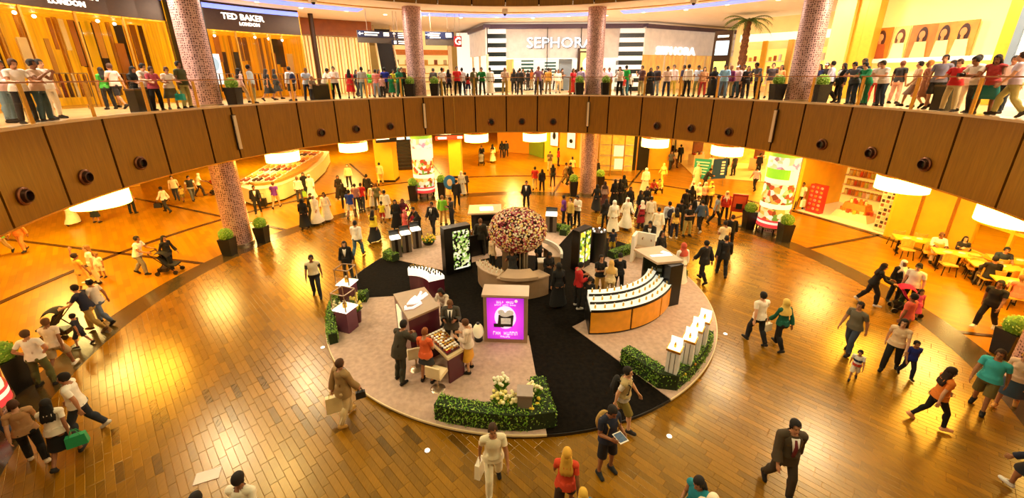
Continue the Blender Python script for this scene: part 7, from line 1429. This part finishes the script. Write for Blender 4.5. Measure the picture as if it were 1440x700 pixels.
ppl(1190, 497, 1.76, -70, 'walk2', 'ts:#6a6250', 'tr:#3c4658', 'h', 'm', 'person in grey-brown T-shirt and jeans striding'); ppl(1263, 480, 1.7, 200, 'stand', 'ts:#e0604a', 'tr:#8a5a3a', 'h', 'm', 'person in coral T-shirt behind the beige shirt'); ppl(1248, 521, 1.7, -50, 'walk', 'ts:#e8c8a0', 'tr:#15120f', 'l:#1c140e', 'f', 'person in beige T-shirt and black trousers holding a boy by the hand'); ppl(1272, 530, 1.15, -20, 'walk2', 'ts:#1c2a8a', 'tr:#171a30', 'h', 'm', 'boy in blue T-shirt beside the beige shirt'); ppl(1198, 534, .95, -40, 'walk', 'ts:#e8e0d8', 'sh:#e8dcc4', 'h', 'm', 'toddler in white shirt with a red stripe')
tod = PEOPLE[-1]; MB().arc(.098, .104, -178, 178, .50, .58, 20, c=(0, 0)).build('red_stripe', fab('#c8402a'), tod); MB().arc(.098, .104, -178, 178, .64, .70, 20, c=(0, 0)).build('navy_stripe', fab('#1c2a4a'), tod)
ppl(1381, 462, 1.78, -70, 'walk', 'ts:#1c1714', 'tr:#1a1512', 'h', 'm', 'person in black T-shirt and trousers with white soled shoes striding past the cafe', shoes='#ece4d6'); ppl(1305, 598, 1.68, 70, 'walk', 'ts:#e07a20', 'lg:#14100e', 'l:#2a180c', 'f', 'person in orange top and black leggings striding', shoes='#e8a070'); ppl(1372, 576, 1.78, -60, 'walk2', 'ts:#3cb8bc', 'sh:#6a5c28', 'h:#3a2412', 'm', 'person in turquoise T-shirt and khaki shorts'); ppl(1411, 572, 1.66, -60, 'walk', 'ts:#f0c8a8', 'sk:#3a4a5c', 'h:#d8a44a', 'f', 'blond person in peach top and denim skirt', shoes='#e0a050')
# ---- on the podium
ppl(447, 418, 1.76, 20, 'walk2', 'vs:#e0cda8:#2a2622', 'tr:#22262e', 'h', 'm', 'bearded person in raglan shirt with dark sleeves beside the podium'); ppl(491, 392, 1.68, 10, 'stand', 'jk:#15120f', 'tr:#3a3430', 'v:#15120f', 'f', 'person in black coat and scarf behind the vitrines')
ppl(566, 534, 1.8, 150, 'lean', 'jk:#3c3424', 'tr:#33301f', 'h', 'm', 'person in dark green suit bending to the tester table', z=PT); ppl(602, 536, 1.66, 165, 'hold', 'ts:#e0602c', 'ms:#33363c', 'h:#8a4a1c', 'f', 'person in orange top and grey skirt at the tester table', z=PT); ppl(637, 492, 1.76, 0, 'hold', 'jk:#4a4438:#15110f', 'tr:#22201c', 'h:#6a4424', 'm', 'person in grey suit serving behind the tester table', z=PT); ppl(660, 521, 1.68, -100, 'hold', 'ls:#e2cdb8', 'sk:#d89a2c', 'h:#5a3418', 'f', 'person in pale blouse and mustard skirt at the table end', z=PT); ppl(629, 460, 1.66, -20, 'bend', 'ls:#e6d4c0', 'tr:#2a2420', 'l:#1c140e', 'f', 'person in pale blouse leaning beside the maroon kiosk', z=PT)
ppl(677, 358, 1.78, 175, 'stand', 'jk:#2a2416', 'tr:#221d14', 'h:#6a4424', 'm', 'person in dark suit with back turned beside the rose dome', z=PT); ppl(719, 402, 1.68, 190, 'lean', 'tk:#171310', 'tr:#171310', 'h:#5a2a14', 'f', 'person in black sleeveless top leaning inside the ring counter', loc=Vector((FT.x - .2, FT.y - 1.02, PT))); ppl(686, 392, 1.64, 120, 'stand', 'ls:#d8b890', 'tr:#15120f', 'h:#c08a3a', 'f', 'fair haired person behind the ring counter', loc=Vector((FT.x - 1.05, FT.y + .5, PT))); ppl(762, 402, 1.66, 60, 'stand', 'ls:#120f0d', 'tr:#120f0d', 'v:#120f0d', 'f', 'person in black between trunk and curved desk', loc=Vector((FT.x + .9, FT.y + .75, PT))); ppl(784, 431, 1.72, 200, 'stand', 'rb:#100d0b', '-', 'v:#100d0b', 'f', 'person in long black robe and veil on the black carpet', z=PZ); ppl(771, 407, 1.6, 20, 'hold', 'rb:#161210', '-', 'v:#161210', 'f', 'person in black robe behind the drawer unit', z=PZ)
ppl(812, 432, 1.78, 100, 'hold', 'ls:#b81c18', 'tr:#17130f', 'h', 'm', 'person in red shirt and black trousers on the black carpet', z=PZ, shoes='#e8e0d4'); ppl(827, 437, 1.3, 150, 'hold', 'ts:#1a1614', 'tr:#1a1614', 'c:#2a2622', 'm', 'child in black cap in front of the red shirt', z=PZ); ppl(842, 417, 1.7, 10, 'cross', 'ts:#14110f', 'tr:#c89a4a', 'h', 'f', 'person in black T-shirt with white print behind the orange counter', z=PT); ppl(847, 437, 1.62, 170, 'hold', 'ls:#e8c890', 'tr:#d0a868', 'v:#d8a858', 'f', 'person in cream clothes and scarf behind the orange counter', loc=Vector((3.55, 13.35, PT))); ppl(868, 413, 1.68, 170, 'hold', 'ls:#14110f', 'tr:#14110f', 'h', 'f', 'person in black standing alone behind the orange counter', z=PT)
ppl(911, 372, 1.78, -30, 'bend', 'jk:#1a1612', 'tr:#1a1612', 'h', 'm', 'person in black suit bending beside the white corner cabinet', loc=Vector((6.35, 17.6, PT))); ppl(924, 376, 1.66, 20, 'stand', 'ls:#1c1814', 'tr:#1c1814', 'l', 'f', 'person with dark hair between corner cabinet and beige kiosk roof', loc=Vector((6.35, 16.2, PT)))
# ---- cafe guests
def seated(k, dx, dy, r_, top, bot, head, sex, label, pose='sit'):
    v = Matrix.Rotation(-.52, 3, 'Z') @ Vector((dx, dy, 0)); p = TB[k]; o_ = ppl(0, 0, 0, r_, pose, top, bot, head, sex, label, loc=Vector((p.x + v.x, p.y + v.y, 0)))[0]
    return o_
seated(1, -.4, .85, -30, 'ls:#f2e6c8', 'tr:#e8d4a0', 'h:#6a4420', 'm', 'seated guest in white shirt at a cafe table'); seated(1, .4, .85, -30, 'ls:#2a2420', 'tr:#2a2420', 'l:#15100c', 'f', 'seated guest with dark hair in black next to the white shirt', 'sitside'); seated(2, -.4, -.8, 150, 'ls:#1c1814', 'tr:#5a4a2a', 'h', 'm', 'seated guest in black with back to the atrium'); seated(2, .4, .85, -30, 'ts:#2c3440', 'tr:#2a2a30', 'h', 'm', 'seated guest in slate T-shirt by the partition'); seated(3, -.4, -.8, 150, 'ts:#e0785c', 'tr:#d8b878', 'h:#8a5a2a', 'f', 'seated guest in salmon top at the table on the stone ring'); seated(3, .4, .85, -30, 'ls:#e8a850', 'tr:#c89a4a', 'l:#6a3a1c', 'f', 'seated guest in orange scarf at the table on the stone ring', 'sitside')
# ---- people on the gallery
def gal(px, r, h, off, pose, top, bot, head, sex, label, **kw):
    p = on_ring(px, r, ZU + .9); p.z = ZU; return ppl(0, 0, h, -theta(p.x, p.y) + off, pose, top, bot, head, sex, label, loc=p, **kw)
RL, R2, R3 = 14.22, 15.2, 16.6
gal(4, R2, 0, 20, 'rail', 'ls:#e8c4bc', 'tr:#6a8494', 'h', 'm', 'person in pink and white top at the end of the gallery rail'); gal(28, RL + .1, 0, -20, 'rail', 'ts:#f0e2d4', 'tr:#1c1a1e', 'h:#4a2c18', 'm', 'person in white T-shirt leaning behind the crouched photographer'); gal(54, RL, 0, 10, 'photo', 'ts:#d8b49a', 'tr:#33525e', 'h', 'm', 'person in red and cream T-shirt photographing over the rail', shoes='#3a3430'); gal(68, 15.0, 1.8, 5, 'stand', 'ts:#f4eee4', 'tr:#efe6d8', 'h', 'm', 'person in white shirt and white trousers behind the photographer')
gal(148, 17.4, 0, 170, 'stand', 'ts:#3a9a2a', 'tr:#17151a', 'l', 'f', 'person in green top with long black hair before the golden shop'); gal(163, 17.2, 1.8, 190, 'walk', 'ts:#e0b0a0', 'sh:#1f1a1c', 'h:#4a2c18', 'm', 'person in pink T-shirt and black shorts before the golden shop'); gal(190, 14.9, 0, 0, 'rail', 'ls:#15120f', 'tr:#1a1614', 'v:#15120f', 'f', 'person in black scarf at the rail by the litter bin'); gal(204, 14.6, 1.76, 10, 'rail', 'ts:#ece4dc', 'tr:#1e2a3a', 'h', 'm', 'person in white T-shirt with dark straps at the rail'); o, hw = gal(216, RL + .1, 0, -10, 'rail', 'ts:#b8485a', 'tr:#1a1a22', 'h:#3a2014', 'f', 'person in red patterned top with a black shawl at the rail'); hand_bag(hw[1] + Vector((.1, .3, -.3)), '#1fa088', 'teal bag beside the person in red patterned top', 'tote', 0, 1.1)
gal(238, RL + .1, 0, -20, 'rail', 'ts:#f0e0d4', 'sk:#6a6248', 'h:#4a2a1c', 'f', 'person in white top and patterned skirt at the rail'); gal(258, RL, 1.86, 10, 'stand', 'ts:#4c4a22', 'tr:#b0a462', 'h', 'm', 'large person in olive T-shirt and khaki trousers at the rail'); gal(338, R2, 0, 90, 'walk', 'ls:#f0c8c0', 'tr:#c8a878', 'l', 'f', 'person in pink top beside the planter and column'); gal(354, 14.7, 1.8, 60, 'stand', 'ls:#cfdcea', 'tr:#a8a478', 'h', 'm', 'person in light blue shirt and khaki trousers at the rail'); gal(376, 16.2, 0, 90, 'walk', 'dr:#17140f', '-', 'l', 'f', 'person in black dress before the amber shop'); gal(388, 17.0, 0, 60, 'walk2', 'ls:#1c1a14', 'sk:#1c1a14', 'l', 'f', 'person in black skirt before the amber shop'); gal(409, R2, 0, 190, 'stand', 'ls:#d8d4dc', 'sh:#3a3428', 'h', 'm', 'person in white with a navy bag on the back'); backpack(PEOPLE[-1], '#1c2448', 'navy backpack on the gallery stroller in white')
gal(431, 14.5, 1.7, 0, 'rail', 'ts:#b8c4e0', 'tr:#2a2c3a', 'h:#6a4424', 'm', 'person in pale blue shirt behind a child at the rail'); gal(438, RL, 1.25, 0, 'rail', 'ts:#9a8a7c', 'tr:#22222a', 'h:#8a5a2a', 'm', 'child in grey top at the rail'); gal(456, 14.9, 1.74, 60, 'lean', 'ls:#efe2d4', 'tr:#15130f', 'h', 'm', 'person in white shirt stooping behind the wide litter bin'); o, hw = gal(471, RL + .1, 1.78, -40, 'cross', 'ls:#f2dcd4', 'tr:#15120f', 'h', 'm', 'person in pinkish white shirt and black trousers at the rail'); hand_bag(hw[1] + Vector((-.2, 0, -.2)), '#8fc81c', 'lime shopping bag at the rail', 'shop', 0, .9)
for px, r, h, off, pose, top, bot, head, sex, lab in (
 (492, R2, 0, 150, 'stand', 'dr:#c81c1c', '-', 'l', 'f', 'person in red dress on the gallery'), (502, R3, 0, 20, 'walk', 'ls:#1c1a1e', 'tr:#1c1a1e', 'l', 'f', 'person in black with white shoes behind the grey checked shirt'), (510, 14.8, 1.78, 170, 'stand', 'ls:#a8a4a0', 'tr:#5a7484', 'h', 'm', 'person in grey checked shirt and jeans'), (521, R3, 0, 0, 'stand', 'ts:#3a9a1c', 'tr:#b8703a', 'h', 'f', 'person in leaf green top before the cream slats'), (529, R2, 0, 160, 'stand', 'ts:#e0807a', 'tr:#8a9ab8', 'h', 'f', 'person in coral top and pale jeans'), (534, 15.8, 0, 30, 'stand', 'ts:#c82a2a', 'tr:#2a2228', 'l', 'f', 'person in red top behind the coral top'), (542, R2, 1.78, 170, 'stand', 'ts:#1c2aa0', 'sh:#1c3444', 'h', 'm', 'person in royal blue shirt and dark shorts'), (537, 14.6, 1.3, 180, 'stand', 'ts:#e8b0b8', 'tr:#1c1a1e', 'h', 'f', 'child in pink top and black trousers'), (554, R2, 0, 0, 'stand', 'ts:#d8c81c', 'tr:#e8dcc8', 'h', 'f', 'person in yellow top beside the green dress'), (550, 14.6, 1.3, 0, 'stand', 'dr:#1c9a6a', '-', 'l', 'f', 'child in sea green dress'), (562, RL + .1, 1.72, 10, 'cross', 'ls:#0f7a48', 'tr:#17564a', 'v:#1a6a50', 'f', 'person in emerald green tunic at the rail'),
 (566, 14.9, 0, 0, 'stand', 'ls:#2a2a22', 'tr:#1c1c18', 'h', 'm', 'person in black beside the gallery column'), (610, 17.2, 0, 160, 'stand', 'ls:#2a2622', 'tr:#2a2622', 'h', 'm', 'person in charcoal behind the gallery planter'), (622, 15.0, 1.76, 170, 'stand', 'ts:#f0e8e4', 'tr:#3a3a2c', 'h', 'm', 'person in white T-shirt beside the gallery planter'), (631, R2, 0, 150, 'stand', 'tk:#3a2a4a', 'sh:#2a2430', 'l', 'f', 'person in purple vest and shorts'), (643, 14.5, 1.82, 0, 'stand', 'ts:#d01c1c', 'tr:#17151a', 'h', 'm', 'stout person in red polo at the rail'), (650, R2, 0, 170, 'stand', 'ts:#e8e4f0', 'tr:#22283c', 'h', 'm', 'person in white striped shirt behind the red polo'), (658, 15.2, 1.4, 160, 'stand', 'ts:#d8282c', 'sh:#1c2a5a', 'l', 'f', 'girl in red top and blue shorts'), (667, 14.5, 1.74, 20, 'stand', 'op:#6a6440:#e0d8c8', 'tr:#6a5c38', 'h', 'm', 'person in olive jacket at the rail'), (678, 14.6, 1.78, -20, 'rail', 'ls:#147a2c', 'tr:#1a2a24', 'h', 'm', 'person in green jacket and dark trousers at the rail'), (689, R2, 1.78, 190, 'stand', 'rb:#f4efe8', '-', 'h', 'm', 'white robe before the striped pillar'), (710, 14.5, 1.76, 0, 'hold', 'ts:#d0b098', 'tr:#a8945a', 'h:#8a5a34', 'm', 'person in beige shirt and khaki trousers at the rail'), (723, 16.2, 0, 180, 'walk', 'ls:#2a2622', 'tr:#1c1816', 'l', 'f', 'person in dark brown walking towards the cosmetics shop'), (731, R2, 1.72, 170, 'stand', 'ls:#3a3436', 'tr:#2a2628', 'h', 'm', 'person in charcoal jacket near the cosmetics shop'),
 (757, RL, 1.8, 10, 'hips', 'ts:#9a6c8c', 'tr:#3a3440', 'h:#8a4a28', 'm', 'person in mauve shirt with hands on hips at the rail'), (771, 16.6, 1.74, 170, 'stand', 'ts:#b8822c', 'tr:#7a6430', 'h', 'm', 'person in ochre shirt before the cosmetics shop'), (785, 17.5, 0, 10, 'stand', 'ls:#e8dcc8', 'tr:#c8b088', 'l', 'f', 'person in cream before the cosmetics shop'), (806, 16.0, 1.68, 40, 'stand', 'dr:#d01c28', 'lk:#c8301c', 'l', 'f', 'person in red gown beside the window poster'), (817, 15.9, 0, 170, 'stand', 'ls:#9c94b8', 'tr:#2a2a34', 'h', 'm', 'person in lilac shirt beside the window poster'), (849, 16.2, 1.7, 20, 'stand', 'ls:#f0b8c0', 'tr:#d8c0a8', 'h', 'f', 'person in pink blouse past the far column'), (856, 16.5, 1.72, 0, 'stand', 'ls:#d8c8e8', 'tr:#c0a880', 'h', 'f', 'person in pale violet past the far column'), (872, RL + .1, 1.74, -20, 'rail', 'ts:#f0dcd4', 'tr:#15130f', 'h', 'm', 'person in white shirt and black trousers before the striped corner'), (877, 14.9, 1.15, 20, 'stand', 'ts:#e0402c', 'tr:#e0d8d0', 'h', 'f', 'child in red top before the striped corner'), (880, 15.2, 1.82, 160, 'stand', 'ts:#1cae44', 'tr:#3a7a94', 'h', 'm', 'person in bright green T-shirt and jeans'), (886, 15.8, 1.3, 0, 'stand', 'ts:#f0ece8', 'tr:#1c1a1e', 'h', 'm', 'child in white beside the bright green T-shirt'), (902, 14.6, 1.78, -30, 'phone', 'ts:#6a4448', 'tr:#b0a878', 'h:#4a2c1c', 'm', 'person in brown shirt and khaki trousers on the phone'), (914, R2, 0, 10, 'stand', 'rb:#141214', '-', 'v:#141214', 'f', 'black robe on the gallery before the orange shop windows'), (923, 15.6, 0, -20, 'stand', 'ls:#3a3038', 'tr:#7c8c9c', 'h', 'm', 'person in dark plum shirt beside the black robe'), (938, RL + .1, 1.72, 10, 'rail', 'ls:#e8c8b8', 'tr:#2a3454', 'h', 'm', 'person in peach shirt and blue jeans leaning at the rail'), (946, 15.0, 1.8, 0, 'stand', 'ls:#f0e0e4', 'tr:#e0c85a', 'h', 'm', 'person in white shirt behind the peach shirt'), (960, 15.6, 1.78, -40, 'stand', 'ls:#2c2440', 'tr:#c89a3a', 'h', 'm', 'person in dark violet shirt before the orange windows'), (967, 14.8, 1.8, 170, 'stand', 'ls:#f2e6dc', 'tr:#1c1c22', 'h', 'm', 'person in white shirt and black trousers seen from behind near the totem'), (981, 15.4, 0, 0, 'hold', 'ts:#c0cce4', 'tr:#8a8a5a', 'h', 'm', 'person in pale blue T-shirt near the directory totem'), (989, 15.4, 0, 20, 'stand', 'ls:#d89a6a', 'tr:#b83a34', 'l', 'f', 'person in tan top and red trousers near the directory totem'),
 (1004, 15.2, 0, 0, 'rail', 'rb:#141418', '-', 'v:#14141a', 'f', 'black robe at the foot of the directory totem'), (1018, 14.7, 1.76, 20, 'rail', 'ls:#8ab8dc', 'tr:#5a78a0', 'h', 'm', 'person in sky blue shirt and jeans beside the totem'), (1026, R2, 1.7, 0, 'stand', 'ls:#6a1c54', 'tr:#a08a5a', 'h:#8a5a3a', 'f', 'person in plum blouse beside the sky blue shirt'), (1036, 15.5, 1.72, -20, 'stand', 'ls:#f0ccd4', 'tr:#3a5a74', 'c:#f0ece4', 'm', 'person in pink shirt and white cap'), (1044, 15.6, 1.72, 0, 'stand', 'ls:#f4e4e4', 'tr:#2a2a34', 'h', 'm', 'person in white shirt beside the pink shirt'), (1050, 15.4, 1.66, 20, 'stand', 'ls:#1a1418', 'tr:#1c181c', 'l', 'f', 'person in black beside the white shirt'), (1066, RL, 1.84, -15, 'lean', 'ts:#5a5c64', 'tr:#15161a', 'h', 'm', 'person in grey T-shirt and black trousers leaning over the rail'), (1084, 16.4, 1.8, 20, 'stand', 'ts:#3c3034', 'tr:#d8bc80', 'h', 'm', 'person in dark T-shirt and khaki trousers by the planter'), (1096, 17.0, 1.7, 0, 'stand', 'ts:#e0844a', 'tr:#c8a868', 'l', 'f', 'person in orange top behind the gallery planter'),
 (1149, 16.2, 1.68, 0, 'stand', 'ls:#1c2a5c', 'tr:#1c1c24', 'l', 'f', 'person in navy beside the gallery planter'), (1158, 16.3, 1.74, 10, 'stand', 'ls:#17141a', 'tr:#15131a', 'k:#f0ece4', 'm', 'person in black and white skullcap'), (1167, 15.0, 1.78, -60, 'walk', 'ls:#cfc4dc', 'tr:#22201f', 'h', 'm', 'person in lilac shirt and dark trousers striding along the gallery'), (1182, 15.2, 1.68, -20, 'stand', 'op:#171216:#e8e0dc', 'tr:#17141a', 'l', 'f', 'person in black jacket with long hair'), (1201, RL, 1.74, 10, 'lean', 'ts:#5c6070', 'tr:#2c3a54', 'h', 'm', 'person in grey T-shirt and jeans leaning beside the emerald kurta'), (1209, 15.1, 1.84, 0, 'stand', 'ts:#2a2c38', 'tr:#2a2c34', 'h', 'm', 'tall person behind the two leaning on the rail'), (1219, RL, 1.72, -10, 'lean', 'ls:#0f8a54', 'tr:#0f6a44', 'h', 'm', 'person in emerald kurta leaning on the rail'), (1231, 15.4, 1.7, 20, 'stand', 'ts:#f0d8d4', 'tr:#c83a2c', 'h', 'f', 'person in pale pink behind the emerald kurta'), (1242, RL, 1.76, 0, 'lean', 'ts:#efe4dc', 'tr:#2a3848', 'h', 'm', 'person in white T-shirt and dark jeans leaning on the rail'), (1263, 16.8, 1.74, 180, 'stand', 'ts:#1c1412', 'tr:#c89a84', 'h:#5a2a14', 'm', 'person in black T-shirt facing the photo wall'), (1288, 15.0, 1.66, -30, 'walk', 'ts:#e8c8a8', 'sk:#8a6a5c', 'h', 'f', 'person in cream top and brown skirt before the photo wall'), (1301, 14.9, 1.68, -50, 'walk2', 'dr:#b8785c', '-', 'h:#c8843c', 'f', 'person with auburn hair in rust patterned dress'), (1319, 14.8, 1.84, 30, 'stand', 'ts:#7c7888', 'sh:#1c1a1c', 'h', 'm', 'tall person in grey T-shirt and black shorts beside the litter bin'), (1332, 15.3, 1.66, 0, 'stand', 'ls:#2a2022', 'tr:#2a2426', 'v:#1c1618', 'f', 'person in black scarf behind the red shirt'), (1343, RL + .1, 1.68, 20, 'rail', 'ts:#c81c1c', 'tr:#d0bc8c', 'h:#4a2814', 'm', 'person in red T-shirt and beige trousers leaning at the rail'), (1373, RL, 1.78, 0, 'lean', 'ts:#ece0d4', 'tr:#14141a', 'h', 'm', 'person in white T-shirt and black trousers holding a camera over the rail'), (1364, 14.9, 1.8, 10, 'stand', 'ls:#f0e4d8', 'tr:#e0d0b8', 'h', 'm', 'person in cream shirt behind the camera holder'), (1393, RL + .05, 1.76, 30, 'rail', 'tk:#b83a34', 'sk:#1c7a74', 'l:#2a1a14', 'f', 'person with long dark hair and teal skirt at the rail'), (1426, 14.4, 1.8, -40, 'walk', 'ts:#d8c8e0', 'tr:#b8b070', 'h:#3a2214', 'm', 'person in lilac striped T-shirt and khaki trousers'), (1416, 15.0, 1.72, 20, 'walk2', 'ls:#e8d0c4', 'tr:#1c2a3c', 'h', 'm', 'person in dark jeans beside the very large poster')):
    o, hw = gal(px, r, h, off, pose, top, bot, head, sex, lab)
    if 'camera over' in lab:
        t = thing('camera', 'black camera in the hands of the person in white T-shirt at the rail', 'camera', (hw[1] + hw[-1]) / 2); MB().box((0, 0, 0), (.15, .09, .1)).build('body', M['black'], t); MB().cyl((0, -.12, 0), .04, .1, 12, ax='y').build('lens', M['darkmetal'], t, True)
# shoppers deep inside the cosmetics shop
cols_ = (('ochre', '#c8882a'), ('cream', '#e8d4b0'), ('brown', '#6a4a30'), ('black', '#1c1816'), ('orange', '#d87a3a'), ('white', '#f0e8dc'), ('tan', '#b08a5a'), ('grey', '#7a7068'))
for i in range(18):
    x = .2 + i * .40; y = SY + .6 + (i * 37 % 10) * .28; c_, hx = cols_[i % 8]; sx = 'mf'[i % 2]
    ppl(0, 0, 0, (i * 77) % 360, ('stand', 'walk', 'hold', 'stand')[i % 4], ('ts:', 'ls:')[i % 2] + hx, ('tr:#3a2c24', 'tr:#c8b088', 'sk:#4a3a30')[i % 3], ('h', 'l:#3a2212', 'h:#8a5a2a')[i % 3], sx, 'distant %s haired shopper in %s top inside the cosmetics shop' % (('short', 'long', 'brown')[i % 3], c_), loc=Vector((x, y, ZU + .04)), group=None)
# shared labels only for look-alikes: give them one group
seen = {}
for o in PEOPLE: seen.setdefault(o['label'], []).append(o)
for lab, os_ in seen.items():
    if len(os_) > 1:
        for o in os_: o['group'] = 'look-alikes: ' + lab
